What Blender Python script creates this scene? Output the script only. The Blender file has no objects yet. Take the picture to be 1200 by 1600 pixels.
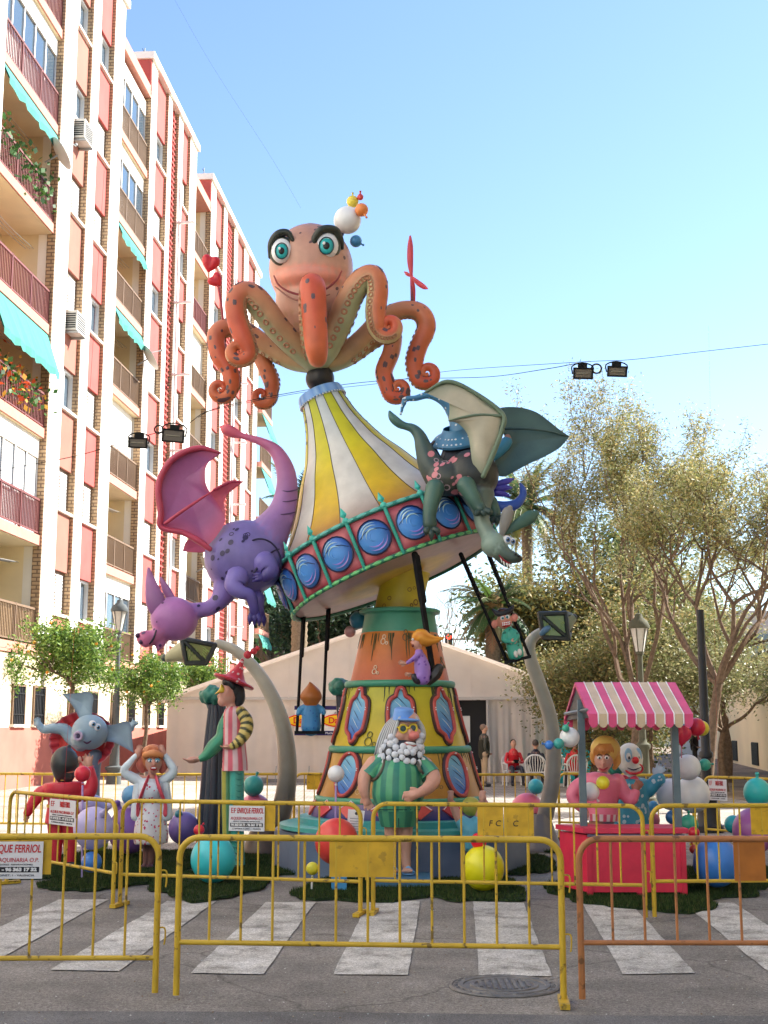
import bpy, bmesh, math, random
import numpy as np
from mathutils import Vector, Matrix, kdtree
from math import sin, cos, pi, radians as R, atan2, sqrt
random.seed(7); rng = np.random.default_rng(7)
S = bpy.context.scene
C = S.collection
# ------------------------------------------------------------------ camera, world, sun
FOC, TILT, CAMZ = 2000.0, math.atan(338/2000), 1.7
cam = bpy.data.cameras.new('camera'); cam.sensor_fit = 'VERTICAL'; cam.sensor_height = 36; cam.sensor_width = 27
cam.lens = 45.0; cam.clip_end = 2000; cam.clip_start = .1
co = bpy.data.objects.new('camera', cam); C.objects.link(co)
co.location = (0, 0, CAMZ); co.rotation_euler = (R(90)+TILT, 0, 0); S.camera = co
SUN_AZ, SUN_EL = R(68), R(38)      # azimuth from +Y towards +X
W = bpy.data.worlds.new('World'); S.world = W; W.use_nodes = True
nt = W.node_tree; nt.nodes.clear()
sky = nt.nodes.new('ShaderNodeTexSky'); sky.sky_type = 'NISHITA'; sky.sun_disc = False
sky.sun_elevation = SUN_EL; sky.sun_rotation = SUN_AZ; sky.air_density = 1.0; sky.dust_density = .25; sky.ozone_density = 2.4
bg = nt.nodes.new('ShaderNodeBackground'); bg.inputs[1].default_value = .098
wo = nt.nodes.new('ShaderNodeOutputWorld')
hs = nt.nodes.new('ShaderNodeHueSaturation'); hs.inputs['Saturation'].default_value = 1.03; hs.inputs['Hue'].default_value = .503
nt.links.new(sky.outputs[0], hs.inputs['Color']); nt.links.new(hs.outputs[0], bg.inputs[0]); nt.links.new(bg.outputs[0], wo.inputs[0])
sl = bpy.data.lights.new('sun', 'SUN'); sl.energy = 4.7; sl.angle = R(.5); sl.color = (1, .955, .88)
so = bpy.data.objects.new('sun', sl); C.objects.link(so)
sd = Vector((sin(SUN_AZ)*cos(SUN_EL), cos(SUN_AZ)*cos(SUN_EL), sin(SUN_EL)))
so.rotation_euler = sd.to_track_quat('Z', 'Y').to_euler(); so.location = sd*50
S.view_settings.view_transform = 'Standard'; S.view_settings.look = 'None'; S.view_settings.gamma = 1
S.view_settings.use_curve_mapping = False; S.view_settings.exposure = 1.72
S.render.engine = 'CYCLES'; S.cycles.max_bounces = 6; S.cycles.transparent_max_bounces = 8

# ------------------------------------------------------------------ helpers
ct, st = cos(TILT), sin(TILT)
def ray(x, y):
    v = 800-y
    return x-600, FOC*ct-v*st, FOC*st+v*ct
def P(x, y, Y):
    a, b, c = ray(x, y); k = Y/b
    return Vector((a*k, Y, CAMZ+c*k))
def G(x, y, z=0):
    a, b, c = ray(x, y); k = (z-CAMZ)/c
    return Vector((a*k, b*k, z))
def gY(y): return G(600, y).y
def K(y, Y): return Y/ray(600, y)[1]
ORG = {}
def col3(c): return (c[0], c[1], c[2], 1.0)
def srgb(h):
    h = h.lstrip('#'); v = [int(h[i:i+2], 16)/255 for i in (0, 2, 4)]
    return tuple(((c+.055)/1.055)**2.4 if c > .04 else c/12.92 for c in v)

MATS = {}
def mat(name, color=None, rough=.6, spec=.4, metal=0, noise=.0, nscale=6, bump=0, bscale=40, attr=False, dirt=0, transl=0, emit=None, speck=0, detail=6):
    if name in MATS: return MATS[name]
    m = bpy.data.materials.new(name); m.use_nodes = True; MATS[name] = m
    t = m.node_tree; b = t.nodes['Principled BSDF']; L = t.links.new
    b.inputs['Roughness'].default_value = rough; b.inputs['Metallic'].default_value = metal
    b.inputs['Specular IOR Level'].default_value = spec
    tc = t.nodes.new('ShaderNodeTexCoord')
    if attr:
        a = t.nodes.new('ShaderNodeAttribute'); a.attribute_name = 'Col'; src = a.outputs['Color']
    else:
        a = t.nodes.new('ShaderNodeRGB'); a.outputs[0].default_value = col3(color); src = a.outputs[0]
    def mixmul(src, scale, lo, hi, det=6, w=None):
        n = t.nodes.new('ShaderNodeTexNoise'); n.inputs['Scale'].default_value = scale; n.inputs['Detail'].default_value = det
        L(tc.outputs['Object'], n.inputs['Vector'])
        mr = t.nodes.new('ShaderNodeMapRange'); mr.inputs[1].default_value = .3; mr.inputs[2].default_value = .7
        mr.inputs[3].default_value = lo; mr.inputs[4].default_value = hi; L(n.outputs[0], mr.inputs[0])
        mx = t.nodes.new('ShaderNodeMix'); mx.data_type = 'RGBA'; mx.blend_type = 'MULTIPLY'; mx.inputs[0].default_value = 1
        L(src, mx.inputs[6]); L(mr.outputs[0], mx.inputs[7]); return mx.outputs[2]
    if noise: src = mixmul(src, nscale, 1-noise, 1+noise*.6, detail)
    if speck: src = mixmul(src, 90, 1-speck, 1+speck, 2)
    if dirt:
        n = t.nodes.new('ShaderNodeTexNoise'); n.inputs['Scale'].default_value = 14; n.inputs['Detail'].default_value = 8
        L(tc.outputs['Object'], n.inputs['Vector'])
        r = t.nodes.new('ShaderNodeValToRGB'); r.color_ramp.elements[0].position = .6; r.color_ramp.elements[1].position = .66
        L(n.outputs[0], r.inputs[0])
        mm = t.nodes.new('ShaderNodeMath'); mm.operation = 'MULTIPLY'; mm.inputs[1].default_value = dirt; L(r.outputs[0], mm.inputs[0])
        mx = t.nodes.new('ShaderNodeMix'); mx.data_type = 'RGBA'; L(mm.outputs[0], mx.inputs[0]); L(src, mx.inputs[6])
        mx.inputs[7].default_value = (.05, .035, .02, 1); src = mx.outputs[2]
    L(src, b.inputs['Base Color'])
    if bump:
        n = t.nodes.new('ShaderNodeTexNoise'); n.inputs['Scale'].default_value = bscale; n.inputs['Detail'].default_value = 5
        L(tc.outputs['Object'], n.inputs['Vector'])
        bp = t.nodes.new('ShaderNodeBump'); bp.inputs['Strength'].default_value = bump; bp.inputs['Distance'].default_value = .02
        L(n.outputs[0], bp.inputs['Height']); L(bp.outputs[0], b.inputs['Normal'])
    if transl:
        tr = t.nodes.new('ShaderNodeBsdfTranslucent'); L(src, tr.inputs[0])
        ms = t.nodes.new('ShaderNodeMixShader'); ms.inputs[0].default_value = transl
        out = t.nodes['Material Output']; L(b.outputs[0], ms.inputs[1]); L(tr.outputs[0], ms.inputs[2]); L(ms.outputs[0], out.inputs[0])
    if emit:
        b.inputs['Emission Color'].default_value = col3(emit[0]); b.inputs['Emission Strength'].default_value = emit[1]
    return m
PAINT = mat('painted_sculpture', attr=True, rough=.42, spec=.45, noise=.13, nscale=5, bump=.12, bscale=30)
MATTE = mat('matte_coloured', attr=True, rough=.85, spec=.2, noise=.12, nscale=9)
LATEX = mat('painted_balloon', attr=True, rough=.32, spec=.5, noise=.08, nscale=7, bump=.05)
BARK = mat('bark', attr=True, rough=.95, spec=.1, noise=.35, nscale=14, bump=.6, bscale=25)
LEAF = mat('leaf', attr=True, rough=.5, spec=.35, transl=.35)

def smooth_pts(pts, sub=6):
    """Catmull-Rom through tuples of any width"""
    a = np.array(pts, float)
    if len(a) < 3: return [a[0]+(a[-1]-a[0])*t for t in np.linspace(0, 1, 2)] if sub == 1 else [a[0]+(a[-1]-a[0])*t for t in np.linspace(0, 1, 3)]
    q = np.vstack([2*a[0]-a[1], a, 2*a[-1]-a[-2]]); out = []
    for i in range(1, len(q)-2):
        for s in range(sub):
            t = s/sub
            out.append(.5*((2*q[i])+(-q[i-1]+q[i+1])*t+(2*q[i-1]-5*q[i]+4*q[i+1]-q[i+2])*t*t+(-q[i-1]+3*q[i]-3*q[i+1]+q[i+2])*t**3))
    out.append(a[-1]); return out

class MB:
    """collects shapes; optional T matrix or pixel frame (Y0) in which points are photo pixels plus depth in pixel units"""
    def __init__(s, Y=None, T=None):
        s.v, s.f, s.c, s.Y, s.T = [], [], [], Y, T
    def w(s, p):
        if s.Y is not None:
            k = s.Y/ray(600, p[1])[1]; Yd = s.Y+(p[2] if len(p) > 2 else 0)*k
            return P(p[0], p[1], Yd)
        q = Vector(p[:3]); return s.T @ q if s.T else q
    def k(s, y=1100): return s.Y/ray(600, y)[1] if s.Y is not None else 1.0
    def add(s, vs, fs, col):
        n = len(s.v); s.v += [tuple(v) for v in vs]; s.f += [tuple(i+n for i in f) for f in fs]
        if isinstance(col, list): s.c += col
        else: s.c += [tuple(col)]*len(vs)
        return s
    def ball(s, c, r, col, rot=None, n=14, m=10, colfn=None):
        if not hasattr(r, '__len__'): r = (r, r, r)
        cw = s.w(c); k = s.k(c[1]) if s.Y is not None else 1
        Rm = (rot if isinstance(rot, Matrix) else Matrix.Rotation(R(rot), 3, 'Y')) if rot is not None else Matrix.Identity(3)
        rr = [r[0]*k, r[2]*k, r[1]*k] if s.Y is not None else list(r)   # pixel frame: r=(across, up, depth)
        T3 = s.T.to_3x3() if s.T else None
        vs = []
        for j in range(m+1):
            ph = pi*j/m
            for i in range(n):
                th = 2*pi*i/n
                d = Vector((rr[0]*sin(ph)*cos(th), rr[1]*sin(ph)*sin(th), rr[2]*cos(ph)))
                d = Rm @ d
                if T3: d = T3 @ d
                vs.append(cw+d)
        fs = []
        for j in range(m):
            for i in range(n):
                a, b = j*n+i, j*n+(i+1) % n
                if j == 0: fs.append((a, b+n, a+n)) if True else None
                elif j == m-1: fs.append((a, b, a+n))
                else: fs.append((a, b, b+n, a+n))
        cc = col if colfn is None else [tuple(colfn(v)) for v in vs]
        return s.add(vs, fs, cc)
    def tube(s, pts, r=None, col=(1, 1, 1), n=10, sub=5, cap=True, cols=None, colfn=None, round_=True, flat=1.0, up=None):
        """pts: (x,y,z[,r]) ; smoothed unless sub==0"""
        wd = []
        for i, p in enumerate(pts):
            p = list(p)
            if s.Y is not None and len(p) == 3 and r is None: p = [p[0], p[1], 0, p[2]]
            rad = p[3] if len(p) > 3 else (r[i] if hasattr(r, '__len__') else r)
            q = s.w(p[:3]); k = s.k(p[1]) if s.Y is not None else 1
            row = [q.x, q.y, q.z, rad*k]
            if cols: row += list(cols[i])
            wd.append(row)
        sp = smooth_pts(wd, sub) if sub else [np.array(w) for w in wd]
        if cap and round_:
            a, b = sp[0], sp[-1]
            def capr(e, nx):
                d = e[:3]-nx[:3]; L = np.linalg.norm(d) or 1; d = d/L; o = []
                for t in (.5, .87, 1.0):
                    q = e.copy(); q[:3] = e[:3]+d*e[3]*t*.9; q[3] = e[3]*max(.02, sqrt(max(0, 1-t*t))); o.append(q)
                return o
            sp = capr(a, sp[1])[::-1]+list(sp)+capr(b, sp[-2])
        N = len(sp); ps = [Vector(q[:3]) for q in sp]
        t0 = (ps[1]-ps[0]).normalized()
        ref = up if up is not None else (Vector((0, 0, 1)) if abs(t0.z) < .9 else Vector((1, 0, 0)))
        nrm = (ref-t0*ref.dot(t0)).normalized(); vs, cc = [], []
        for i in range(N):
            t = ps[min(i+1, N-1)]-ps[max(i-1, 0)]
            if t.length < 1e-9: t = t0
            t = t.normalized(); nrm = (nrm-t*nrm.dot(t))
            if nrm.length < 1e-6: nrm = t.orthogonal()
            nrm = nrm.normalized(); bi = t.cross(nrm)
            for j in range(n):
                a = 2*pi*j/n
                vs.append(ps[i]+(nrm*cos(a)+bi*sin(a)*flat)*max(sp[i][3], 1e-5))
                if colfn: cc.append(tuple(colfn(i/(N-1), a, vs[-1])))
                elif cols: cc.append(tuple(np.clip(sp[i][4:7], 0, 1)))
        fs = [(i*n+j, i*n+(j+1) % n, (i+1)*n+(j+1) % n, (i+1)*n+j) for i in range(N-1) for j in range(n)]
        if cap: fs += [tuple(range(n))[::-1], tuple((N-1)*n+j for j in range(n))]
        return s.add(vs, fs, cc if cc else col)
    def box(s, a, b, col, rot=None):
        """corner to corner"""
        xs, ys, zs = (a[0], b[0]), (a[1], b[1]), (a[2], b[2])
        vs = [s.w((x, y, z)) for z in zs for y in ys for x in xs]
        return s.add(vs, [(0, 2, 3, 1), (4, 5, 7, 6), (0, 1, 5, 4), (2, 6, 7, 3), (0, 4, 6, 2), (1, 3, 7, 5)], col)
    def lathe(s, prof, col, n=32, th0=0, th1=2*pi, colfn=None, T=None, close=True, capends=False):
        T = T or s.T or Matrix.Identity(4); full = abs(th1-th0-2*pi) < 1e-6
        m = n if full else n+1; vs, cc = [], []
        for (z, r) in prof:
            for i in range(m):
                th = th0+(th1-th0)*i/n; q = T @ Vector((r*cos(th), r*sin(th), z)); vs.append(q)
                if colfn: cc.append(tuple(colfn(th, z, r)))
        fs = []
        for j in range(len(prof)-1):
            for i in range(n):
                a, b = j*m+i, j*m+((i+1) % m if full else i+1)
                fs.append((a, b, b+m, a+m))
        if capends:
            fs.append(tuple(range(m))[::-1]); fs.append(tuple((len(prof)-1)*m+i for i in range(m)))
        return s.add(vs, fs, cc if cc else col)
    def poly(s, pts, col, thick=None, off=None):
        """pts in own frame, extruded by world vector off"""
        ws = [s.w(p) for p in pts]; n = len(ws)
        if off is None: return s.add(ws, [tuple(range(n))], col)
        off = Vector(off)
        vs = ws+[q+off for q in ws]
        return s.add(vs, [tuple(range(n)), tuple(range(2*n-1, n-1, -1))]+[(i, i+n, (i+1) % n+n, (i+1) % n) for i in range(n)], col)
    def plate(s, outline, col, thick, bulge=0, res=7, colfn=None, edge=None, center=None):
        """thick sheet from a star-shaped outline in the pixel frame: rings to the centroid, domed, with real thickness"""
        o = np.array([list(p)+[0]*(3-len(p)) for p in outline], float)
        c = o.mean(0); k = s.k(c[1]); n = len(o); vs, cc = [], []
        if center: c = np.array([center[0], center[1], c[2]], float)
        for side in (-1, 1):
            for j in range(res+1):
                t = 1-j/(res+.5)
                for i in range(n):
                    q = c+(o[i]-c)*t
                    th = thick*(1-.85*t**6)*.5
                    q = q.copy(); q[2] += side*th+bulge*(1-t*t)
                    wv = s.w(q); vs.append(wv); cc.append(tuple(colfn(q, t)) if colfn else (tuple(edge) if edge and t > .93 else tuple(col)))
        fs = []; M = (res+1)*n
        for b, fl in ((0, 0), (M, 1)):
            for j in range(res):
                for i in range(n):
                    f = (b+j*n+i, b+(j+1)*n+i, b+(j+1)*n+(i+1) % n, b+j*n+(i+1) % n); fs.append(f if fl else f[::-1])
            f = tuple(b+res*n+i for i in range(n)); fs.append(f if not fl else f[::-1])
        for i in range(n): fs.append((i, (i+1) % n, M+(i+1) % n, M+i))
        return s.add(vs, fs, cc)
    def fuse(s, voxel, smooth=4):
        me = bpy.data.meshes.new('t'); me.from_pydata(s.v, [], s.f)
        bm = bmesh.new(); bm.from_mesh(me); bmesh.ops.recalc_face_normals(bm, faces=bm.faces); bm.to_mesh(me); bm.free()
        o = bpy.data.objects.new('t', me); C.objects.link(o)
        md = o.modifiers.new('r', 'REMESH'); md.mode = 'VOXEL'; md.voxel_size = voxel
        if smooth:
            m2 = o.modifiers.new('s', 'SMOOTH'); m2.iterations = smooth; m2.factor = .5
        dg = bpy.context.evaluated_depsgraph_get()
        r = bpy.data.meshes.new_from_object(o.evaluated_get(dg))
        bpy.data.objects.remove(o); bpy.data.meshes.remove(me)
        kd = kdtree.KDTree(len(s.v))
        for i, v in enumerate(s.v): kd.insert(v, i)
        kd.balance()
        nv = [v.co.copy() for v in r.vertices]; cc = []
        for v in nv:
            ws = 0; c = [0, 0, 0]
            for (q, i, d) in kd.find_n(v, 3):
                w = 1/(d+1e-4)**3; ws += w
                for a in range(3): c[a] += s.c[i][a]*w
            cc.append(tuple(x/ws for x in c))
        s.v = [tuple(v) for v in nv]; s.f = [tuple(p.vertices) for p in r.polygons]; s.c = cc
        bpy.data.meshes.remove(r); return s
    def build(s, name, m=None, parent=None, smooth=True, loc=None, label=None, cat=None, group=None, kind=None, angle=None):
        me = bpy.data.meshes.new(name)
        org = ORG.get(parent.name, Vector()) if parent else (Vector(loc) if loc is not None else Vector())
        vs = [(v[0]-org.x, v[1]-org.y, v[2]-org.z) for v in s.v]
        me.from_pydata(vs, [], s.f); me.validate()
        gn = 1.27 if m in (None, PAINT, LATEX) else 1.0      # overall strength of the sculptors' paint
        if len(me.vertices) == len(s.c):
            at = me.color_attributes.new('Col', 'FLOAT_COLOR', 'POINT')
            at.data.foreach_set('color', np.array([[min(.82, max(.004, c[0]*gn)), min(.82, max(.004, c[1]*gn)), min(.82, max(.004, c[2]*gn)), 1] for c in s.c], 'f').ravel())
        bm = bmesh.new(); bm.from_mesh(me); bmesh.ops.recalc_face_normals(bm, faces=bm.faces); bm.to_mesh(me); bm.free()
        me.materials.append(m or PAINT)
        if smooth:
            me.shade_smooth() if hasattr(me, 'shade_smooth') else None
            try: me.set_sharp_from_angle(angle=R(angle or 50))
            except Exception: pass
        o = bpy.data.objects.new(name, me); C.objects.link(o)
        if parent: o.parent = parent; ORG[o.name] = org
        else: o.location = org; ORG[o.name] = org
        tag(o, label, cat, group, kind); return o
def tag(o, label=None, cat=None, group=None, kind=None):
    if label: o['label'] = label
    if cat: o['category'] = cat
    if group: o['group'] = group
    if kind: o['kind'] = kind
    return o
def thing(name, label, cat, loc=(0, 0, 0), group=None):
    o = bpy.data.objects.new(name, None); C.objects.link(o); o.location = loc; o.empty_display_size = .1
    ORG[o.name] = Vector(loc); return tag(o, label, cat, group)
def text_mesh(body, size, c, ux, uz, m, parent, name='lettering', fit=None, bold=0, shear=0):
    cu = bpy.data.curves.new('t', 'FONT'); cu.body = body; cu.size = size; cu.align_x = 'CENTER'; cu.align_y = 'CENTER'
    cu.extrude = .0015; cu.offset = bold; cu.shear = shear
    o = bpy.data.objects.new('t', cu); C.objects.link(o)
    dg = bpy.context.evaluated_depsgraph_get(); me = bpy.data.meshes.new_from_object(o.evaluated_get(dg))
    bpy.data.objects.remove(o)
    ux, uz = Vector(ux).normalized(), Vector(uz).normalized(); un = ux.cross(uz)
    xs = [v.co.x for v in me.vertices]; sx = 1
    if fit and xs: sx = fit/(max(xs)-min(xs)+1e-6)
    org = ORG.get(parent.name, Vector()) if parent else Vector()
    for v in me.vertices: v.co = Vector(c)+ux*v.co.x*sx+uz*v.co.y+un*v.co.z-org
    me.materials.clear(); me.materials.append(m)
    o = bpy.data.objects.new(name, me); C.objects.link(o); o.parent = parent; ORG[o.name] = org
    return o
def flat(name, color, **k): return mat(name, color, **k)

def fingers(B, wrist, d, pn, L, col, spread=.35, curl=.5, side=1, r=None):
    """palm + 4 fingers + thumb from wrist (own frame coords), d = pointing dir, pn = palm normal, L = hand length"""
    d = Vector(d).normalized(); pn = Vector(pn); pn = (pn-d*pn.dot(d)).normalized(); s_ = d.cross(pn)*side
    w = Vector(wrist); pl = L*.5
    B.tube([tuple(w)+(L*.17,), tuple(w+d*pl*.5)+(L*.24,), tuple(w+d*pl)+(L*.22,)], col=col, n=8, sub=2, flat=1)
    r = r or L*.085
    for i, (f, ln) in enumerate(((-1.1, .42), (-.37, .52), (.37, .5), (1.1, .38))):
        b = w+d*pl*.85+s_*f*L*.16; dd = (d+s_*f*spread*.5).normalized(); e1 = b+dd*L*ln*.55; e2 = e1+(dd+pn*curl).normalized()*L*ln*.5
        B.tube([tuple(b)+(r*1.1,), tuple(e1)+(r,), tuple(e2)+(r*.85,)], col=col, n=6, sub=2)
    b = w+d*pl*.25-s_*L*.15; dd = (d*.7-s_*1.0).normalized(); e1 = b+dd*L*.22; e2 = e1+(dd*.6+d*.7).normalized()*L*.2
    B.tube([tuple(b)+(r*1.3,), tuple(e1)+(r*1.15,), tuple(e2)+(r*.9,)], col=col, n=6, sub=2)

def eye(parent, Y, x, y, d, r, iris=(.02, .3, .35), ry=None, look=(0, 0), pr=.35, name='eye'):
    ry = ry or r
    B = MB(Y); B.ball((x, y, d), (r, ry, r*.6), (.8, .8, .78), n=18, m=12)
    o = B.build(name, PAINT, parent)
    lx, ly = look
    B = MB(Y); B.ball((x+lx, y+ly, d-r*.42), (r*.62, ry*.62, r*.24), iris, n=16, m=8); B.build('iris', PAINT, o)
    B = MB(Y); B.ball((x+lx*1.1, y+ly*1.1, d-r*.58), (r*pr, ry*pr, r*.14), (.004, .004, .004), n=14, m=8); B.build('pupil', PAINT, o)
    B = MB(Y); B.ball((x+lx-r*.2, y+ly-ry*.2, d-r*.68), (r*.12, ry*.12, r*.06), (.85, .85, .85), n=8, m=6); B.build('highlight', PAINT, o)
    return o
def spots(B, surf, n, r0, r1, col, box, ring=False, seed=1, depth=-1):
    """small raised painted spots lying on the camera-facing and other faces of a mesh builder's surface"""
    rg = random.Random(seed); vs = [Vector(v) for v in surf.v]; out = 0; tries = 0
    me = bpy.data.meshes.new('t'); me.from_pydata(surf.v, [], surf.f); bm = bmesh.new(); bm.from_mesh(me); bmesh.ops.recalc_face_normals(bm, faces=bm.faces)
    fs = [tuple(v.index for v in f.verts) for f in bm.faces]; nrs = [f.normal.copy() for f in bm.faces]; bm.free(); bpy.data.meshes.remove(me)
    while out < n and tries < n*60:
        tries += 1; fi = rg.randrange(len(fs)); f = fs[fi]
        q = [vs[i] for i in f]; c = sum(q, Vector())/len(q)
        if box and not box(c): continue
        nr = nrs[fi]
        if nr.length < .5: continue
        rad = rg.uniform(r0, r1); u = nr.orthogonal().normalized(); v = nr.cross(u); a0 = rg.random()*3
        m = 9; ring_in = .62 if ring else 0
        if ring:
            pv = [c+nr*.004+(u*cos(2*pi*i/m)+v*sin(2*pi*i/m))*rad for i in range(m)]+[c+nr*.004+(u*cos(2*pi*i/m)+v*sin(2*pi*i/m))*rad*.65 for i in range(m)]
            B.add(pv, [(i, (i+1) % m, (i+1) % m+m, i+m) for i in range(m)], col)
        else:
            sq = rg.uniform(.6, 1)
            pv = [c+nr*.005]+[c+nr*.0035+(u*cos(a0+2*pi*i/m)+v*sq*sin(a0+2*pi*i/m))*rad for i in range(m)]
            B.add(pv, [(0, 1+i, 1+(i+1) % m) for i in range(m)], col)
        out += 1
    return B
def surf_dir(nr, c, cen): return nr.dot(c-cen)

# ------------------------------------------------------------------ ground materials
def ground_mat(name, base, dark, light, sc=1.2, bump=.35, speck=True, rough=.9, joints=None, crack=False):
    m = bpy.data.materials.new(name); m.use_nodes = True; t = m.node_tree; L = t.links.new; b = t.nodes['Principled BSDF']
    b.inputs['Roughness'].default_value = rough; b.inputs['Specular IOR Level'].default_value = .25
    tc = t.nodes.new('ShaderNodeTexCoord')
    def noise(s, d=6):
        n = t.nodes.new('ShaderNodeTexNoise'); n.inputs['Scale'].default_value = s; n.inputs['Detail'].default_value = d; n.inputs['Roughness'].default_value = .62
        L(tc.outputs['Object'], n.inputs['Vector']); return n.outputs[0]
    r = t.nodes.new('ShaderNodeValToRGB'); e = r.color_ramp.elements
    e[0].position = .32; e[0].color = col3(dark); e[1].position = .7; e[1].color = col3(light); x = e.new(.5); x.color = col3(base)
    L(noise(sc), r.inputs[0]); src = r.outputs[0]
    def mul(src, fac, lo, hi, a=.35, c=.65):
        mr = t.nodes.new('ShaderNodeMapRange'); mr.inputs[1].default_value = a; mr.inputs[2].default_value = c; mr.inputs[3].default_value = lo; mr.inputs[4].default_value = hi
        L(fac, mr.inputs[0]); mx = t.nodes.new('ShaderNodeMix'); mx.data_type = 'RGBA'; mx.blend_type = 'MULTIPLY'; mx.inputs[0].default_value = 1
        L(src, mx.inputs[6]); L(mr.outputs[0], mx.inputs[7]); return mx.outputs[2]
    src = mul(src, noise(.35, 3), .82, 1.12); src = mul(src, noise(2.2, 8), .86, 1.1); src = mul(src, noise(110, 2), .6, 1.4); src = mul(src, noise(35, 4), .8, 1.2)
    if speck:
        v = t.nodes.new('ShaderNodeTexVoronoi'); v.inputs['Scale'].default_value = 26; L(tc.outputs['Object'], v.inputs['Vector'])
        lt = t.nodes.new('ShaderNodeMath'); lt.operation = 'LESS_THAN'; lt.inputs[1].default_value = .11; L(v.outputs['Distance'], lt.inputs[0])
        g = t.nodes.new('ShaderNodeMath'); g.operation = 'GREATER_THAN'; g.inputs[1].default_value = .58; L(noise(2.3), g.inputs[0])
        mm = t.nodes.new('ShaderNodeMath'); mm.operation = 'MULTIPLY'; L(lt.outputs[0], mm.inputs[0]); L(g.outputs[0], mm.inputs[1])
        mx = t.nodes.new('ShaderNodeMix'); mx.data_type = 'RGBA'; L(mm.outputs[0], mx.inputs[0]); L(src, mx.inputs[6]); mx.inputs[7].default_value = (.42, .5, .5, 1); src = mx.outputs[2]
    if crack:
        nz = t.nodes.new('ShaderNodeTexNoise'); nz.inputs['Scale'].default_value = 1.5; nz.inputs['Detail'].default_value = 6
        L(tc.outputs['Object'], nz.inputs['Vector'])
        mv = t.nodes.new('ShaderNodeMix'); mv.data_type = 'VECTOR'; mv.inputs[0].default_value = .35
        L(tc.outputs['Object'], mv.inputs[4]); L(nz.outputs[1], mv.inputs[5])
        v = t.nodes.new('ShaderNodeTexVoronoi'); v.feature = 'DISTANCE_TO_EDGE'; v.inputs['Scale'].default_value = .55; L(mv.outputs[1], v.inputs['Vector'])
        src = mul(src, v.outputs['Distance'], .6, 1, .0, .008)
    if joints:
        bt = t.nodes.new('ShaderNodeTexBrick'); bt.inputs['Scale'].default_value = joints; bt.inputs['Mortar Size'].default_value = .02
        bt.inputs['Color1'].default_value = (1, 1, 1, 1); bt.inputs['Color2'].default_value = (.82, .8, .78, 1); bt.inputs['Mortar'].default_value = (.45, .43, .4, 1)
        bt.offset = .5; L(tc.outputs['Object'], bt.inputs['Vector'])
        mx = t.nodes.new('ShaderNodeMix'); mx.data_type = 'RGBA'; mx.blend_type = 'MULTIPLY'; mx.inputs[0].default_value = 1
        L(src, mx.inputs[6]); L(bt.outputs[0], mx.inputs[7]); src = mx.outputs[2]
    L(src, b.inputs['Base Color'])
    bp = t.nodes.new('ShaderNodeBump'); bp.inputs['Strength'].default_value = bump; bp.inputs['Distance'].default_value = .01
    L(noise(75, 5), bp.inputs['Height']); L(bp.outputs[0], b.inputs['Normal'])
    MATS[name] = m; return m
def sheet(name, pts, m, z, kind='structure'):
    B = MB(); B.poly([(p[0], p[1], z) for p in pts], (1, 1, 1)); return B.build(name, m, kind=kind, smooth=False)

ASPH = ground_mat('asphalt', (.225, .21, .192), (.17, .16, .15), (.28, .262, .24), crack=True)
ASPH2 = ground_mat('dark_asphalt', (.15, .148, .15), (.12, .118, .12), (.19, .185, .185), sc=2)
PLAZA = ground_mat('plaza_paving', (.38, .345, .3), (.3, .27, .24), (.44, .4, .35), sc=.6, speck=False, joints=2.2)
SIDEW = ground_mat('sidewalk_paving', (.42, .38, .33), (.33, .3, .26), (.48, .44, .38), sc=.5, speck=False, joints=2.5)
SAND = ground_mat('sandy_earth', (.25, .185, .13), (.16, .12, .09), (.33, .26, .19), sc=.9, speck=False)
WHITE = ground_mat('crossing_paint', (.5, .49, .46), (.24, .23, .215), (.62, .61, .59), sc=3.5, speck=False)

sheet('ground', [(-400, -60), (400, -60), (400, 900), (-400, 900)], SAND, -.012)
sheet('road', [(-60, -20), (60, -20), (60, 18.2), (-60, 18.6)], ASPH, -.004)
sheet('road_patch', [(-60, -20), (60, -20), (60, 8.02), (1.4, 8.08), (-.4, 8.18), (-3, 8.22), (-60, 8.3)], ASPH2, 0)
sheet('plaza', [(-60, 18.6), (60, 18.2), (60, 26), (8.6, 31), (8, 120), (-60, 120)], PLAZA, -.004)
for st_ in ([(92, 1406), (169, 1406), (-40, 1520), (-150, 1518)], [(262, 1408), (338, 1408), (186, 1518), (78, 1516)],
            [(416, 1410), (493, 1410), (412, 1523), (297, 1521)], [(575, 1410), (657, 1408), (638, 1524), (521, 1523)],
            [(739, 1409), (818, 1411), (862, 1526), (749, 1526)], [(910, 1412), (985, 1411), (1086, 1521), (974, 1523)],
            [(1068, 1412), (1147, 1411), (1310, 1521), (1205, 1523)]):
    q = [G(*p) for p in st_]; rg = random.Random(st_[0][0])
    pts = []
    for i in range(4):
        a, b = q[i], q[(i+1) % 4]; n = 14
        for j in range(n):
            p = a.lerp(b, j/n); pts.append((p.x+rg.uniform(-.006, .006), p.y+rg.uniform(-.006, .006)))
    sheet('crossing_stripe', pts, WHITE, .004)
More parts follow.
